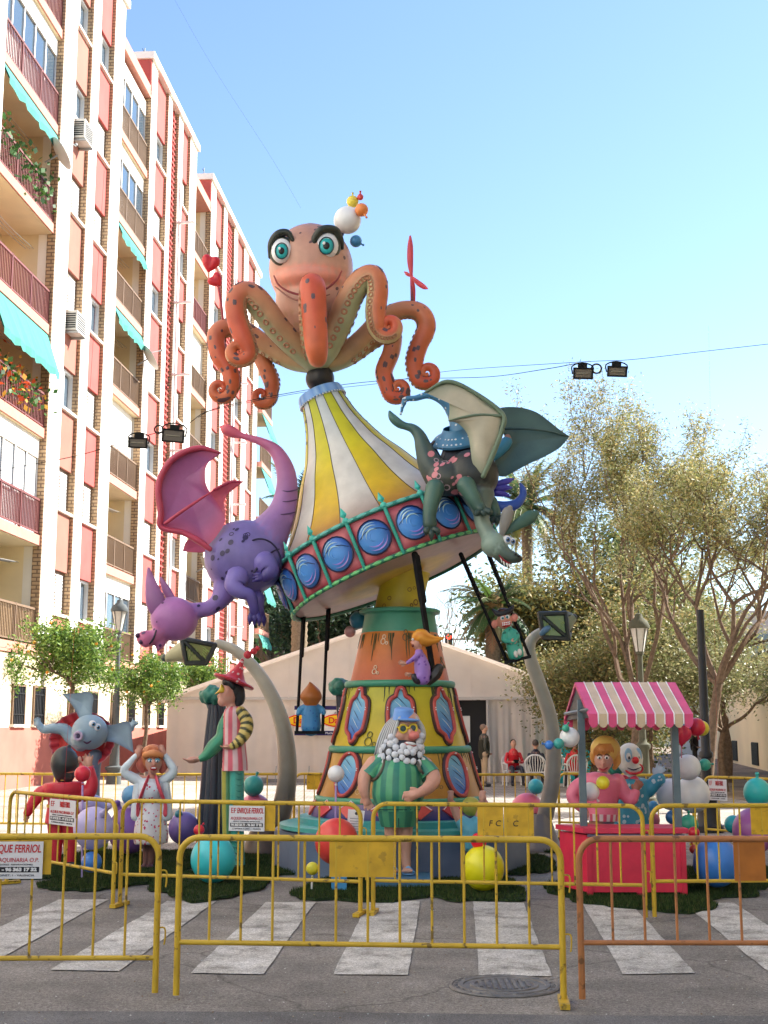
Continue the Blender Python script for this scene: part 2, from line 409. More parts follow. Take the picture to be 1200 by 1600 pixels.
# ------------------------------------------------------------------ apartment building on the left
FU = Vector((.075, .997, 0)).normalized(); FN = Vector((FU.y, -FU.x, 0))      # along the street, outward
FT = Matrix(((FU.x, FN.x, 0, -12.3), (FU.y, FN.y, 0, 0), (0, 0, 1, 0), (0, 0, 0, 1)))  # local x=along, y=outward, z
def brick_mat(name, c1, c2, mort, sx=1):
    m = bpy.data.materials.new(name); m.use_nodes = True; t = m.node_tree; L = t.links.new; b = t.nodes['Principled BSDF']; b.inputs['Roughness'].default_value = .85
    tc = t.nodes.new('ShaderNodeTexCoord'); mp = t.nodes.new('ShaderNodeMapping'); mp.inputs['Rotation'].default_value = (R(90), 0, R(0))
    sp = t.nodes.new('ShaderNodeSeparateXYZ'); cb = t.nodes.new('ShaderNodeCombineXYZ'); ad = t.nodes.new('ShaderNodeMath'); ad.operation = 'ADD'
    L(tc.outputs['Object'], sp.inputs[0]); L(sp.outputs[0], ad.inputs[0]); L(sp.outputs[1], ad.inputs[1]); L(ad.outputs[0], cb.inputs[0]); L(sp.outputs[2], cb.inputs[1])
    bt = t.nodes.new('ShaderNodeTexBrick'); bt.inputs['Scale'].default_value = 1; bt.inputs['Brick Width'].default_value = .26; bt.inputs['Row Height'].default_value = .11
    bt.inputs['Mortar Size'].default_value = .018; bt.inputs['Color1'].default_value = col3(c1); bt.inputs['Color2'].default_value = col3(c2); bt.inputs['Mortar'].default_value = col3(mort)
    L(cb.outputs[0], bt.inputs['Vector']); L(bt.outputs[0], b.inputs['Base Color'])
    bp = t.nodes.new('ShaderNodeBump'); bp.inputs['Strength'].default_value = .6; bp.inputs['Distance'].default_value = .02; bp.invert = True
    L(bt.outputs['Fac'], bp.inputs['Height']); L(bp.outputs[0], b.inputs['Normal']); MATS[name] = m; return m
BRICK = brick_mat('pale_brick', (.55, .38, .22), (.45, .3, .17), (.2, .13, .08))
PWHITE = mat('white_render', (.8, .76, .68), rough=.9, noise=.1, nscale=.7, bump=.1)
PRED = mat('red_render', (.46, .095, .08), rough=.9, noise=.14, nscale=1.3)
PPINK = mat('salmon_render', (.37, .14, .1), rough=.9, noise=.12, nscale=1.3)
PCREAM = mat('cream_render', (.76, .64, .42), rough=.9, noise=.1, nscale=1)
SLABM = mat('balcony_slab', (.55, .24, .18), rough=.9, noise=.1)
SHUT = mat('white_shutter', (.74, .73, .7), rough=.6, noise=.05)
GLASS = mat('window_glass', (.06, .09, .12), rough=.06, spec=.9)
DARK = mat('dark_opening', (.02, .02, .022), rough=.8)
IRONR = mat('red_iron', (.17, .05, .045), rough=.6)
IRONB = mat('brown_iron', (.19, .12, .07), rough=.6)
REED = mat('reed_screen', (.3, .2, .1), rough=.9, noise=.3, nscale=20)
TEALC = mat('teal_canvas', (.05, .25, .2), rough=.85, noise=.08)
GREYM = mat('grey_metal', (.35, .36, .36), rough=.5, metal=.3, noise=.1)
ACM = mat('ac_casing', (.6, .58, .53), rough=.6, noise=.1)
BLACKM = mat('black_iron', (.018, .02, .022), rough=.5, spec=.4, noise=.2, nscale=8)

def fbox(B, u0, u1, n0, n1, z0, z1, col=(1, 1, 1)): return B.box((u0, n0, z0), (u1, n1, z1), col)
FL = [3.95+3.05*i for i in range(7)]; TOP = 25.3; PAR = 26.75
bl = thing('apartment_building', 'long eight storey red and white apartment block with brick edged pilasters and balconies', 'building', FT @ Vector((53, 0, 0)))
def part(name, m, boxes, parent=bl, **k):
    B = MB(T=FT)
    for b in boxes: fbox(B, *b)
    return B.build(name, m, parent, smooth=False, **k)
U0, U1 = 16.0, 72.4
part('core_wall', PCREAM, [(U0, U1, -9, -1.5, 0, PAR-.5)])
part('roof_slab', PWHITE, [(U0, U1, -9.2, -1.4, PAR-.5, PAR-.3)])
# ground floor
part('ground_floor_wall', mat('cream_wall_lower', (.62, .52, .36), rough=.9, noise=.08), [(U0, U1, -1.5, .0, 1.72, 3.75)])
part('red_plinth', mat('plinth_render', (.5, .16, .12), rough=.9, noise=.2, nscale=.9), [(U0, U1, -1.5, .03, 0, 1.72)])
part('first_floor_band', SLABM, [(U0, U1, -1.5, .06, 3.75, 3.95)])
gu = [22.5, 25, 28, 30.5, 34.0, 35.6, 38.6, 40.6, 43.1, 45.1, 47.2, 49.3, 51.6, 54, 56.5, 59, 61.5, 64, 67, 70]
for u in gu:
    w = part('window', DARK, [(u, u+.85, .0, .015, 1.8, 2.8)])
    part('frame', IRONB, [(u-.06, u, 0, .05, 1.8, 2.86), (u+.85, u+.91, 0, .05, 1.8, 2.86), (u-.01, u+.86, 0, .048, 2.8, 2.858)], w)
    part('sill', PWHITE, [(u-.1, u+.95, 0, .12, 1.73, 1.8)], w)
    part('window_bars', BLACKM, [(u+.05+.125*i, u+.075+.125*i, .03, .055, 1.82, 2.79) for i in range(7)]+[(u, u+.85, .03, .05, z, z+.03) for z in (2.05, 2.6)], w)
# solid bays: list (kind,u0,u1)
def pil(u0, u1, z1=PAR, z0=3.95):
    u0 += .14; u1 -= .14
    part('pilaster', PWHITE, [(u0, u1, -.4, .12, z0, z1)]); part('side_wall', PCREAM, [(u0, u1, -1.5, -.4, z0, z1)])
    for a_, b_ in ((u0-.03, u0+.2), (u1-.2, u1+.03)): part('brick_edge', BRICK, [(a_, b_, -.14, .105, z0+.01, z1-.02)])
def wincol(u0, u1, m, open_=(), shut=(), ac=(), z1=PAR):
    u0 -= .15; u1 += .15
    for i, f in enumerate(FL):
        part('wall_panel', m, [(u0, u1, -1.5, 0, f-.75 if i else 3.95, f+.95)])
        part('window_sill', PWHITE, [(u0, u1, -.3, .1, f+.95, f+1.03)])
        if i in open_:
            w = part('window', GLASS, [(u0+.1, u1-.1, -.22, -.2, f+1.03, f+2.3)])
        else: w = part('window', SHUT, [(u0+.08, u1-.08, -.16, -.12, f+1.03, f+2.3)]+[(u0+.1, u1-.1, -.12, -.105, f+1.07+.1*j, f+1.13+.1*j) for j in range(12)])
        part('frame', SHUT if i in open_ else IRONB, [(u0, u0+.08, -.3, -.08, f+1.03, f+2.3), (u1-.08, u1, -.3, -.08, f+1.03, f+2.3), (u0+.07, u1-.07, -.2, -.09, f+2.22, f+2.29), (u0+.07, u1-.07, -.2, -.09, f+1.04, f+1.1), ((u0+u1)/2-.03, (u0+u1)/2+.03, -.2, -.1, f+1.03, f+2.3)], w)
        if i in ac:
            a = part('air_conditioner', ACM, [(u0+.15, u0+1.0, .02, .42, f+.28, f+.88)])
            part('fan_grille', DARK, [(u0+.2, u0+.95, .42, .43, f+.34+.07*j, f+.37+.07*j) for j in range(7)]+[(u0+.13, u0+.15, .06, .38, f+.34+.07*j, f+.37+.07*j) for j in range(7)], a)
            for q_ in (.2, .88): part('bracket', GREYM, [(u0+q_, u0+q_+.06, 0, .45, f+.2, f+.26)], a)
    part('wall_panel', m, [(u0, u1, -1.5, 0, FL[-1]+2.3, z1)])
def lattice(u0, u1):
    u0 -= .15; u1 += .15
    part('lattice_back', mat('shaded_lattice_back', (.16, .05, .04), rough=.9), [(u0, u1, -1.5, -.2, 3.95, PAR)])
    bx = []
    z = 4.0
    while z < PAR-.2:
        bx.append((u0, u1, -.18, 0, z, z+.07)); z += .24
    n = int((u1-u0)/.24)
    for j in range(n+1): bx.append((u0+(u1-u0)*j/n-.03, u0+(u1-u0)*j/n+.03, -.17, -.01, 3.95, PAR))
    part('lattice_screen', PRED, bx)
def railing(u0, u1, n, z, m, style=0, parent=None):
    bx = [(u0, u1, n-.04, n+.02, z+.97, z+1.03), (u0, u1, n-.03, n+.01, z+.06, z+.1)]
    u = u0
    while u < u1: bx.append((u, u+.028, n-.025, n, z+.08, z+.98)); u += .115
    for j in range(4): uu = u0+(u1-u0-.06)*j/3; bx.append((uu, uu+.06, n-.05, n+.02, z, z+1.05))
    return part('railing', m, bx, parent or bl)
def balcony(u0, u1, cfg, topz=TOP, deep=1.5, out=0):
    u0 -= .13; u1 += .13
    """cfg: per floor dict codes: o open, g glazed, a awning, r reed, p plants, R red railing"""
    for i, f in enumerate(FL):
        c = cfg[i]
        sb = part('balcony_slab', SLABM, [(u0, u1, -deep, .05+out, f-.28, f)])
        part('balcony_soffit', PCREAM, [(u0+.01, u1-.01, -deep+.01, .0+out, f-.3, f-.281)])
        rl = railing(u0, u1, out, f, IRONR if 'R' in c else IRONB)
        if 'r' in c: 
            B = MB(T=FT); u = u0+.03
            while u < u1-.05: fbox(B, u, u+.05, out-.07, out-.045, f+.05, f+.9+random.uniform(-.03, .05)); u += .06
            B.build('reed_screen', REED, rl, smooth=False)
        if 'g' in c:
            n = max(3, int((u1-u0)/.8)); gz = part('glazed_enclosure', GLASS, [(u0+.05, u1-.05, out-.16, out-.14, f+.95, f+2.65)])
            part('enclosure_base', SHUT, [(u0, u1, out-.2, out-.1, f, f+.95)], gz); part('enclosure_head', PWHITE, [(u0, u1, out-.22, out-.08, f+2.2, f+2.77)], gz)
            bx = []
            for j in range(n+1): uu = u0+(u1-u0-.07)*j/n; bx.append((uu, uu+.07, out-.18, out-.1, f+.95, f+2.65))
            part('mullion', SHUT, bx, gz)
            if 'c' in c: part('curtain', SHUT, [(u0+.1+(u1-u0)*j/n, u0+(u1-u0)*(j+.86)/n, out-.139, out-.13, f+.96, f+2.2) for j in range(n)], gz)
        elif 'w' in c:
            part('roller_blind', PWHITE, [(u0, u1, out-.25, out-.2, f+.95, f+2.77)])
        else:
            dw = part('balcony_door', GLASS if 'd' not in c else DARK, [(u0+(u1-u0)*.35, u0+(u1-u0)*.75, -deep, -deep+.04, f, f+2.1)])
            part('door_frame', IRONB if i % 2 else SHUT, [(u0+(u1-u0)*.35-.07, u0+(u1-u0)*.35, -deep, -deep+.08, f, f+2.17), (u0+(u1-u0)*.75, u0+(u1-u0)*.75+.07, -deep, -deep+.08, f, f+2.17), (u0+(u1-u0)*.35, u0+(u1-u0)*.75, -deep, -deep+.08, f+2.1, f+2.17)], dw)
            B = MB(T=FT)
            for k_ in range(3): B.tube([(u0+.1, -.5-.12*k_, f+2.3), ((u0+u1)/2, -.5-.12*k_, f+2.2), (u1-.1, -.5-.12*k_, f+2.3)], r=.012, n=4, sub=3)
            B.build('washing_line', GREYM, sb, kind='stuff')
        if 'a' in c or 'A' in c:
            dr = 1.15 if 'A' in c else .5; pj = .45 if 'A' in c else .25
            B = MB(T=FT); n = 16; vs = []; fs = []
            for j in range(n+1):
                uu = u0+.05+(u1-u0-.1)*j/n; sg = .04*sin(j*1.9)
                vs += [(uu, out+.02, f+2.75), (uu, out+pj+sg, f+2.75-dr), (uu, out+pj+sg, f+2.75-dr-.18-.06*(j % 2)), (uu, out-.01, f+2.72), (uu, out+pj+sg-.03, f+2.72-dr)]
            for j in range(n):
                a, b = 5*j, 5*j+5
                fs += [(a, b, b+1, a+1), (a+1, b+1, b+2, a+2), (a+3, a+4, b+4, b+3)]
            B.add([FT @ Vector(v) for v in vs], fs, (1, 1, 1)); B.build('awning', TEALC, sb, smooth=False)
        if 'p' in c:
            B = MB(T=FT); g = random.Random(int(u0*7+i))
            for k_ in range(420):
                cu = u0+.2+(u1-u0-.4)*round(g.random()*5)/5; p = Vector((cu+g.gauss(0, .2), out+g.gauss(-.02, .12), f+.75+g.gauss(0, .32)))
                d = Vector((g.uniform(-1, 1), g.uniform(-1, 1), g.uniform(-1, 1))).normalized()*g.uniform(.05, .12); e = d.orthogonal()*.5
                cc = g.choice([(.06, .16, .03), (.09, .2, .04), (.04, .11, .03)]+([(.6, .08, .02), (.65, .35, .04)] if 'f' in c else []))
                q = [FT @ (p-d), FT @ (p+e), FT @ (p+d), FT @ (p-e)]; B.add(q, [(0, 1, 2, 3)], cc)
            B.build('potted_plants', LEAF, sb, smooth=False, kind='stuff')
            for j in range(5):
              B = MB(T=FT); B.lathe([(0, .09), (.2, .13), (.22, .14), (.22, .11)], (.4, .13, .06), n=8, T=FT @ Matrix.Translation((u0+.3+(u1-u0-.6)*j/4, out-.17, f+.02)))
              B.build('flower_pot', MATTE, sb)
    part('balcony_roof', SLABM, [(u0, u1, -deep-.1, .1+out, TOP-.1, TOP+.35)])
#   floors from the bottom:     0        1      2       3       4      5      6
pil(16, 17.4); wincol(17.4, 19.4, PPINK); pil(19.4, 21); balcony(21, 26.2, ['r', 'R', 'gcR', 'RA', 'R', 'Rp', 'R']); pil(26.2, 27.6); wincol(27.6, 29.8, PRED); pil(29.8, 31.1)
balcony(31.1, 35.3, ['r', 'gcR', 'RApf', 'R', 'Rpa', 'Rg', 'R'])
pil(35.3, 36.7)
wincol(36.7, 37.95, PPINK, open_=(2, 5, 6), ac=(3, 5))
pil(37.95, 39.0)
wincol(39.0, 40.3, PRED, open_=(0, 3, 6))
pil(40.3, 41.7)
balcony(41.7, 45.15, ['rgd', 'rd', 'w', 'ra', 'a', 'g', 'g'], topz=TOP)
pil(45.15, 46.2)
wincol(46.2, 47.75, PRED, open_=(2, 4, 6))
pil(47.75, 48.6); lattice(48.6, 49.5); pil(49.5, 50.5)
wincol(50.5, 51.6, PRED, open_=(1, 5))
pil(51.6, 53.1)
balcony(53.1, 56.0, ['R', 'rd', 'd', 'r', 'wr', 'R', 'r'])
pil(56.0, 57.3)
wincol(57.3, 58.9, PRED, open_=(0, 3, 5), ac=(2,))
pil(58.9, 60); lattice(60, 61.6); pil(61.6, 62.7)
wincol(62.7, 64.3, PRED, open_=(1, 4))
pil(64.3, 65.8); wincol(65.8, 67.6, PRED); pil(67.6, 69.2)
balcony(69.2, 72.3, ['ra', 'A', 'r', 'Ar', 'Ar', 'r', 'rA'], out=.35)
# parapets above each projecting block
for a, b in ((26.2, 31.1), (35.3, 41.7), (45.15, 53.1), (56, 69.2)):
    part('parapet', PWHITE, [(a-.06, b+.06, -1.6, .22, PAR, PAR+.28)])
    part('parapet_return', PRED, [(a+.01, a+.12, -1.55, .1, TOP, PAR-.02)])
for u in (47, 49.2, 51, 58, 60, 62, 65):
    B = MB(T=FT); B.tube([(u, -.7, PAR+.2), (u, -.7, PAR+1.5)], r=.02, n=5, sub=0)
    for z in (.7, 1.0, 1.3): B.tube([(u-.35, -.7, PAR+z), (u+.35, -.7, PAR+z)], r=.012, n=4, sub=0)
    B.build('roof_aerial', BLACKM, bl)
# drain pipe and wall lamps on the lattice side
for u in (49.75, 61.8): B = MB(T=FT); B.tube([(u, .2, 4), (u, .2, 24)], r=.05, n=6, sub=0); B.build('drain_pipe', SHUT, bl)
for z in (6.5, 9.5, 12.5, 15.6, 18.6, 22):
    for u in (49.6, 62): B = MB(T=FT); B.box((u, .1, z), (u+.15, .85, z+.07), (1, 1, 1)); B.build('drying_bracket', SHUT, bl, smooth=False)
# satellite dishes, three
for (u, z) in ((34.6, 17.9), (45.0, 14.9), (55.4, 8.6)):
    p = FT @ Vector((u, .35, z)); rot = Matrix.Rotation(R(55), 4, 'Y') @ Matrix.Rotation(R(-15), 4, 'X')
    th = thing('satellite_dish', {34.6: 'white satellite dish on the highest planted balcony near the left edge', 45.0: 'white satellite dish beside the teal awning balcony in mid block', 55.4: 'small white satellite dish on a low balcony beside the purple dragon'}[u], 'satellite dish', p, 'dishes on the block')
    B = MB(); B.lathe([(0.0, .01), (.02, .2), (.07, .38), (.12, .5), (.135, .5), (.085, .38), (.035, .2), (.015, .01)], (1, 1, 1), n=20, T=Matrix.Translation(p) @ rot); B.build('dish', SHUT, th)
    B = MB(); q = Matrix.Translation(p) @ rot; B.tube([tuple(q @ Vector((0, -.45, .1))), tuple(q @ Vector((0, -.1, .6)))], r=.015, n=5, sub=0); B.tube([tuple(p), tuple(p-FN*.35-Vector((0, 0, .2)))], r=.03, n=6, sub=0)
    B.ball(tuple(q @ Vector((0, -.1, .6))), .05, (1, 1, 1), n=8, m=6); B.build('receiver_arm', GREYM, th)
# unseen block added left of and behind the camera to bounce warm fill light
nb_ = thing('bounce_block', 'unseen pale block added left of the viewpoint to bounce sunlight onto the monument', 'building', FT @ Vector((-8, 0, 0)))
part('wall', PWHITE, [(-34, 14.5, -9, -.3, 0, 25)], nb_); part('cornice', PCREAM, [(-34.2, 14.7, -9.1, 0, 25, 25.4)], nb_)
for i in range(8):
    for j in range(7):
        w = part('window', GLASS, [(-32+j*6.6, -30.4+j*6.6, -.3, -.26, 1.2+3.05*i, 2.7+3.05*i)], nb_); part('sill', PCREAM, [(-32.1+j*6.6, -30.3+j*6.6, -.3, -.12, 1.1+3.05*i, 1.19+3.05*i)], w)
for u in (-34, -20.8, -7.6, 5.6, 13.9): part('pilaster', PWHITE, [(u, u+.6, -.3, .05, 0, 25)], nb_)
# pavement along the block with a kerb
B = MB(T=FT); B.box((16, 0, 0), (76, 5.2, .14), (1, 1, 1)); B.build('sidewalk', SIDEW, kind='structure', smooth=False)
B = MB(T=FT); B.box((16, 5.2, 0), (76, 5.38, .15), (1, 1, 1)); B.build('kerb', mat('kerb_stone', (.36, .34, .31), rough=.9, noise=.2), kind='structure', smooth=False)

# ------------------------------------------------------------------ the block to the right, out of the frame, that shades the plaza
sb = thing('shading_building', 'tall cream block standing to the right of the plaza', 'building', (17, 0, 0))
B = MB(); B.box((9.6, -30, 0), (24, 25, 22.5), (1, 1, 1)); B.build('wall', PCREAM, sb, smooth=False)
B = MB(); B.box((9.35, -30.2, 22.5), (24.2, 25.2, 22.9), (1, 1, 1)); B.build('cornice', PWHITE, sb, smooth=False)
for fz in range(7):
    for j in range(9):
        B = MB(); y = -27+j*6; z = 1+fz*3.05
        B.box((9.55, y, z), (9.6, y+1.4, z+1.6), (1, 1, 1)); w = B.build('window', GLASS, sb, smooth=False)
        B = MB(); B.box((9.4, y-.15, z-.12), (9.6, y+1.55, z-.01), (1, 1, 1)); B.build('sill', PWHITE, w, smooth=False)

# ------------------------------------------------------------------ right hand wall and houses behind
YW = mat('yellow_render', (.78, .64, .4), rough=.9, noise=.08, nscale=.6, bump=.1)
yw = thing('yellow_wall', 'long pale yellow wall with dark vents on the right behind the trees', 'wall', (17, 50, 0))
B = MB(); 
a, b = Vector((15.2, 42, 0)), Vector((20.3, 74, 0)); n_ = Vector((1, -.16, 0))
WT = Matrix(((.157, .988, 0, 13.3), (.988, -.157, 0, 42), (0, 0, 1, 0), (0, 0, 0, 1)))
B = MB(T=WT); B.box((-12, .5, -.2), (40, 1.0, 4.6), (1, 1, 1)); B.build('wall', YW, yw, smooth=False)
B = MB(T=WT); B.box((-12, .45, 4.6), (40, 1.05, 4.7), (1, 1, 1)); B.build('coping', PCREAM, yw, smooth=False)
for u in (7.0, 13.6, 21.6):
    B = MB(T=WT); B.box((u, .47, .12), (u+2.2, .5, 1.1), (1, 1, 1)); v = B.build('vent', DARK, yw, smooth=False)
    B = MB(T=WT)
    for j in range(17): B.box((u+.06+j*.125, .44, .14), (u+.1+j*.125, .475, 1.08), (1, 1, 1))
    B.build('vent_bars', BLACKM, v, smooth=False)
gh = thing('grey_building', 'pale grey flat roofed building above the yellow wall at the right edge', 'building', (30, 78, 0))
B = MB(); B.box((20.4, 76, 0), (40, 90, 8.6), (1, 1, 1)); B.build('wall', mat('grey_render', (.4, .38, .36), rough=.9, noise=.1), gh, smooth=False)
for i in range(5):
    B = MB(); B.box((21.5+i*2.6, 75.95, 5.6), (23+i*2.6, 76, 7.2), (1, 1, 1)); B.build('window', GLASS, gh, smooth=False)
# distant low houses closing the view behind the tent and trees
for i, (x0, x1, y, h) in enumerate(((-6, 8, 150, 5), (9, 26, 130, 5), (26, 46, 128, 7))):
    hs = thing('distant_house', ['pale low house far behind the tent', 'pale house far behind the palm trees', 'taller pale house far behind the right trees'][i], 'house', (x0, y, 0))
    B = MB(); B.box((x0, y, 0), (x1, y+10, h), (1, 1, 1)); B.build('wall', PCREAM, hs, smooth=False)
    B = MB(); B.box((x0-.3, y-.3, h), (x1+.3, y+10, h+.4), (1, 1, 1)); B.build('roof', PPINK, hs, smooth=False)

# ------------------------------------------------------------------ foliage generators
def leafmesh(name, centers, size, cols, parent, asp=.45, droop=0, seed=3, kind=None, m=None, spread=1.0):
    g = np.random.default_rng(seed); n = len(centers); c = np.asarray(centers)
    d = g.normal(size=(n, 3)); d[:, 2] = d[:, 2]*.7-droop; d /= np.linalg.norm(d, axis=1)[:, None]
    e = np.cross(d, g.normal(size=(n, 3))); e /= np.linalg.norm(e, axis=1)[:, None]
    s = (size*g.uniform(.6, 1.35, n))[:, None]; nn = np.cross(d, e)
    v = np.stack([c-d*s, c+e*s*asp+nn*s*.12, c+d*s, c-e*s*asp+nn*s*.12], 1).reshape(-1, 3)
    org = np.array(ORG.get(parent.name, Vector())) if parent else 0
    me = bpy.data.meshes.new(name); me.vertices.add(4*n); me.vertices.foreach_set('co', (v-org).ravel())
    me.loops.add(4*n); me.loops.foreach_set('vertex_index', np.arange(4*n)); me.polygons.add(n)
    me.polygons.foreach_set('loop_start', np.arange(n)*4); me.polygons.foreach_set('loop_total', np.full(n, 4)); me.update(); me.validate()
    cols = np.asarray(cols); ci = g.integers(0, len(cols), n); cc = cols[ci]*g.uniform(.7, 1.35, (n, 1)); cc = np.repeat(cc, 4, 0)
    at = me.color_attributes.new('Col', 'FLOAT_COLOR', 'POINT'); at.data.foreach_set('color', np.hstack([cc, np.ones((4*n, 1))]).astype('f').ravel())
    me.materials.append(m or LEAF)
    o = bpy.data.objects.new(name, me); C.objects.link(o)
    if parent: o.parent = parent
    if kind: o['kind'] = kind
    return o
def branches(base, dirv, length, r, depth, g, out, tips, spread=.55, up=.15, shrink=.72, kids=(2, 3), wob=.18):
    pts = [tuple(base)+(r,)]; p = Vector(base); d = Vector(dirv).normalized(); n = 4
    for i in range(n):
        d = (d+Vector((g.gauss(0, wob), g.gauss(0, wob), g.gauss(0, wob)+up*.25))).normalized()
        p = p+d*length/n; pts.append(tuple(p)+(r*(1-.4*(i+1)/n),))
        if depth <= 1: tips.append((p.copy(), d.copy()))
    out.append(pts)
    if depth <= 0: return
    for k_ in range(g.randint(*kids)):
        q = Vector(pts[g.randint(2, n)][:3]) if k_ else p
        dd = (d+Vector((g.gauss(0, spread), g.gauss(0, spread), g.gauss(up, spread*.6)))).normalized()
        branches(q, dd, length*shrink*g.uniform(.75, 1.15), r*.6, depth-1, g, out, tips, spread, up, shrink, kids, wob)
BK = (.17, .12, .085)
def tree(label, cat, base, trunk_h, r, blen, depth, leaf_n, leaf_s, cols, seed, group=None, lean=(0, 0), name='tree', cl=.25, spread=.55, up=.15, kids=(2, 3), asp=.45, droop=0, forks=3, ball=None, shrink=.72, bark=BK, fruit=0):
    g = random.Random(seed); t = thing(name, label, cat, base, group); b = Vector(base)
    out, tips = [], []
    top = b+Vector((lean[0], lean[1], trunk_h))
    tr = [tuple(b-Vector((0, 0, .1)))+(r*1.35,), tuple(b.lerp(top, .3)+Vector((g.gauss(0, .05), 0, 0)))+(r,), tuple(b.lerp(top, .7)+Vector((g.gauss(0, .06), 0, 0)))+(r*.85,), tuple(top)+(r*.75,)]
    for i in range(forks):
        a = 2*pi*i/forks+g.random(); dd = Vector((cos(a)*spread*1.3, sin(a)*spread*1.3, 1))
        branches(top, dd, blen, r*.6, depth, g, out, tips, spread, up, shrink, kids)
    B = MB(); B.tube(tr, col=bark, n=10, sub=4); B.build('trunk', BARK, t)
    B = MB()
    for pts in out: B.tube(pts, col=bark, n=5, sub=1 if len(pts) < 2 else 2, round_=False)
    B.build('limbs', BARK, t)
    if leaf_n:
        ng = np.random.default_rng(seed)
        if ball:
            cen, rad, ncl = ball; cen = np.array(cen); 
            u = ng.normal(size=(ncl, 3)); u /= np.linalg.norm(u, axis=1)[:, None]; cc = cen+u*np.array(rad)*(ng.uniform(.25, 1.12, (ncl, 1)))
            idx = ng.integers(0, ncl, leaf_n); pc = cc[idx]+ng.normal(size=(leaf_n, 3))*cl
        else:
            tp = np.array([tuple(p) for p, d in tips]); idx = ng.integers(0, len(tp), leaf_n)
            pc = tp[idx]+ng.normal(size=(leaf_n, 3))*cl
        leafmesh('crown', pc, leaf_s, cols, t, seed=seed, asp=asp, droop=droop)
        if fruit:
            B = MB(); 
            for j in range(fruit):
                q = pc[ng.integers(0, len(pc))]; B.ball(tuple(q), .04, (.75, .25, .02), n=8, m=5)
            B.build('oranges', LATEX, t, kind=None)
    return t
OR = [(.09, .18, .03), (.14, .24, .04), (.05, .11, .02), (.24, .34, .08), (.2, .3, .05)]
def orange(label, px, py, Y, cr, cz, seed, n=5200, th=2.2):
    b = P(px, py, Y); b.z = 0; c = P(px+4, cz, Y)
    tree(label, 'orange tree', b, c.z-.75, .07, .7, 2, int(n*1.5), .05, OR, seed, 'orange trees along the block', ball=(tuple(c), cr, 75), cl=.15, fruit=14, name='orange_tree', spread=.7)
orange('large orange tree with open crown left of the grey street lamp', 108, 1200, 31, (1.2, 1.15, .85), 1024, 11, 7000)
orange('middle orange tree right of the grey street lamp', 226, 1200, 38, (1.0, 1.0, .72), 1064, 12, 6000)
orange('orange tree under the left leaning lantern', 309, 1200, 44, (.85, .9, .85), 1062, 13, 4500)
orange('orange tree cut by the left edge of the picture', -14, 1200, 34, (.95, .95, .7), 1040, 14, 4500)
AC = [(.26, .28, .1), (.36, .35, .14), (.15, .18, .06), (.45, .42, .24), (.42, .33, .12)]
def big(label, px, Y, th, r, blen, depth, n, ls, seed, cols=AC, **k):
    b = P(px, 1150, Y); b.z = 0
    return tree(label, k.pop('cat', 'tree'), b, th, r, blen, depth, n, ls, cols, seed, **k)
big('tallest feathery acacia with pale thin foliage above the striped stall', 978, 31, 2.4, .12, 2.4, 5, 40000, .052, 21, group='feathery trees on the right', asp=.24, cl=.15, spread=.42, up=.5, forks=5, lean=(.25, 0), shrink=.76)
big('wide bare limbed acacia with sparse leaves at the right edge', 1092, 27, 2.6, .12, 1.75, 5, 36000, .05, 22, group='feathery trees on the right', asp=.24, cl=.13, spread=.6, up=.3, forks=5, lean=(.45, 0), shrink=.74)
big('small drooping acacia reaching over the yellow wall', 1130, 42, 3.5, .17, 2.4, 4, 15000, .09, 23, group='feathery trees on the right', asp=.22, cl=.3, spread=.7, up=.0, forks=4)
big('golden leafed tree behind the right leaning lantern', 915, 46, 2.6, .15, 1.9, 4, 30000, .09, 24, cols=[(.26, .2, .05), (.2, .18, .06), (.14, .16, .06)], group='feathery trees on the right', cl=.42, spread=.6, forks=5)
big('green leafy tree behind the striped stall roof', 990, 50, 2.6, .17, 3.0, 4, 32000, .1, 25, cols=[(.12, .16, .05), (.17, .2, .07), (.08, .11, .04)], group='feathery trees on the right', cl=.5, spread=.65, forks=5)
big('dark rounded tree behind the tall palm', 885, 66, 3, .2, 1.3, 4, 16000, .15, 26, cols=[(.05, .08, .03), (.08, .11, .04)], cl=.6, spread=.6, forks=5)
big('bare winter tree behind the tent ridge', 684, 58, 3.4, .1, 1.9, 5, 0, 0, 27, spread=.34, up=.5, forks=3, bark=(.25, .21, .18))
big('low olive green bushy tree just right of the snaking lantern post', 925, 39, 1.0, .12, 1.15, 4, 30000, .055, 51, cols=[(.2, .19, .07), (.15, .17, .06), (.28, .22, .08)], group='feathery trees on the right', cl=.4, spread=.7, forks=5, shrink=.78)
big('low golden green tree seen above the middle of the stall awning', 1015, 38, 1.2, .12, 1.6, 4, 34000, .06, 52, cols=[(.2, .19, .07), (.15, .18, .06), (.3, .24, .1)], group='feathery trees on the right', cl=.4, spread=.7, forks=5, shrink=.78)
big('low pale green tree right of the black column', 1130, 36, 1.6, .1, 1.2, 4, 14000, .05, 53, cols=[(.2, .22, .09), (.27, .25, .12)], group='feathery trees on the right', cl=.35, spread=.7, forks=4, shrink=.75)
DK = [(.03, .055, .025), (.045, .08, .03), (.02, .04, .018)]
big('dark pine behind the left end of the tent', 424, 82, 5, .3, 3.0, 4, 26000, .16, 28, cols=DK, cl=.6, spread=.6, forks=6, cat='pine')
big('dark evergreen seen between the left swing bars', 535, 76, 3.5, .25, 2.5, 4, 20000, .15, 29, cols=DK, cl=.5, spread=.6, forks=5)
big('bright green pine beside the far end of the block', 418, 95, 1.5, .3, 2.6, 4, 22000, .17, 30, cols=[(.09, .17, .03), (.06, .12, .03)], cl=.6, spread=.6, forks=6, cat='pine')

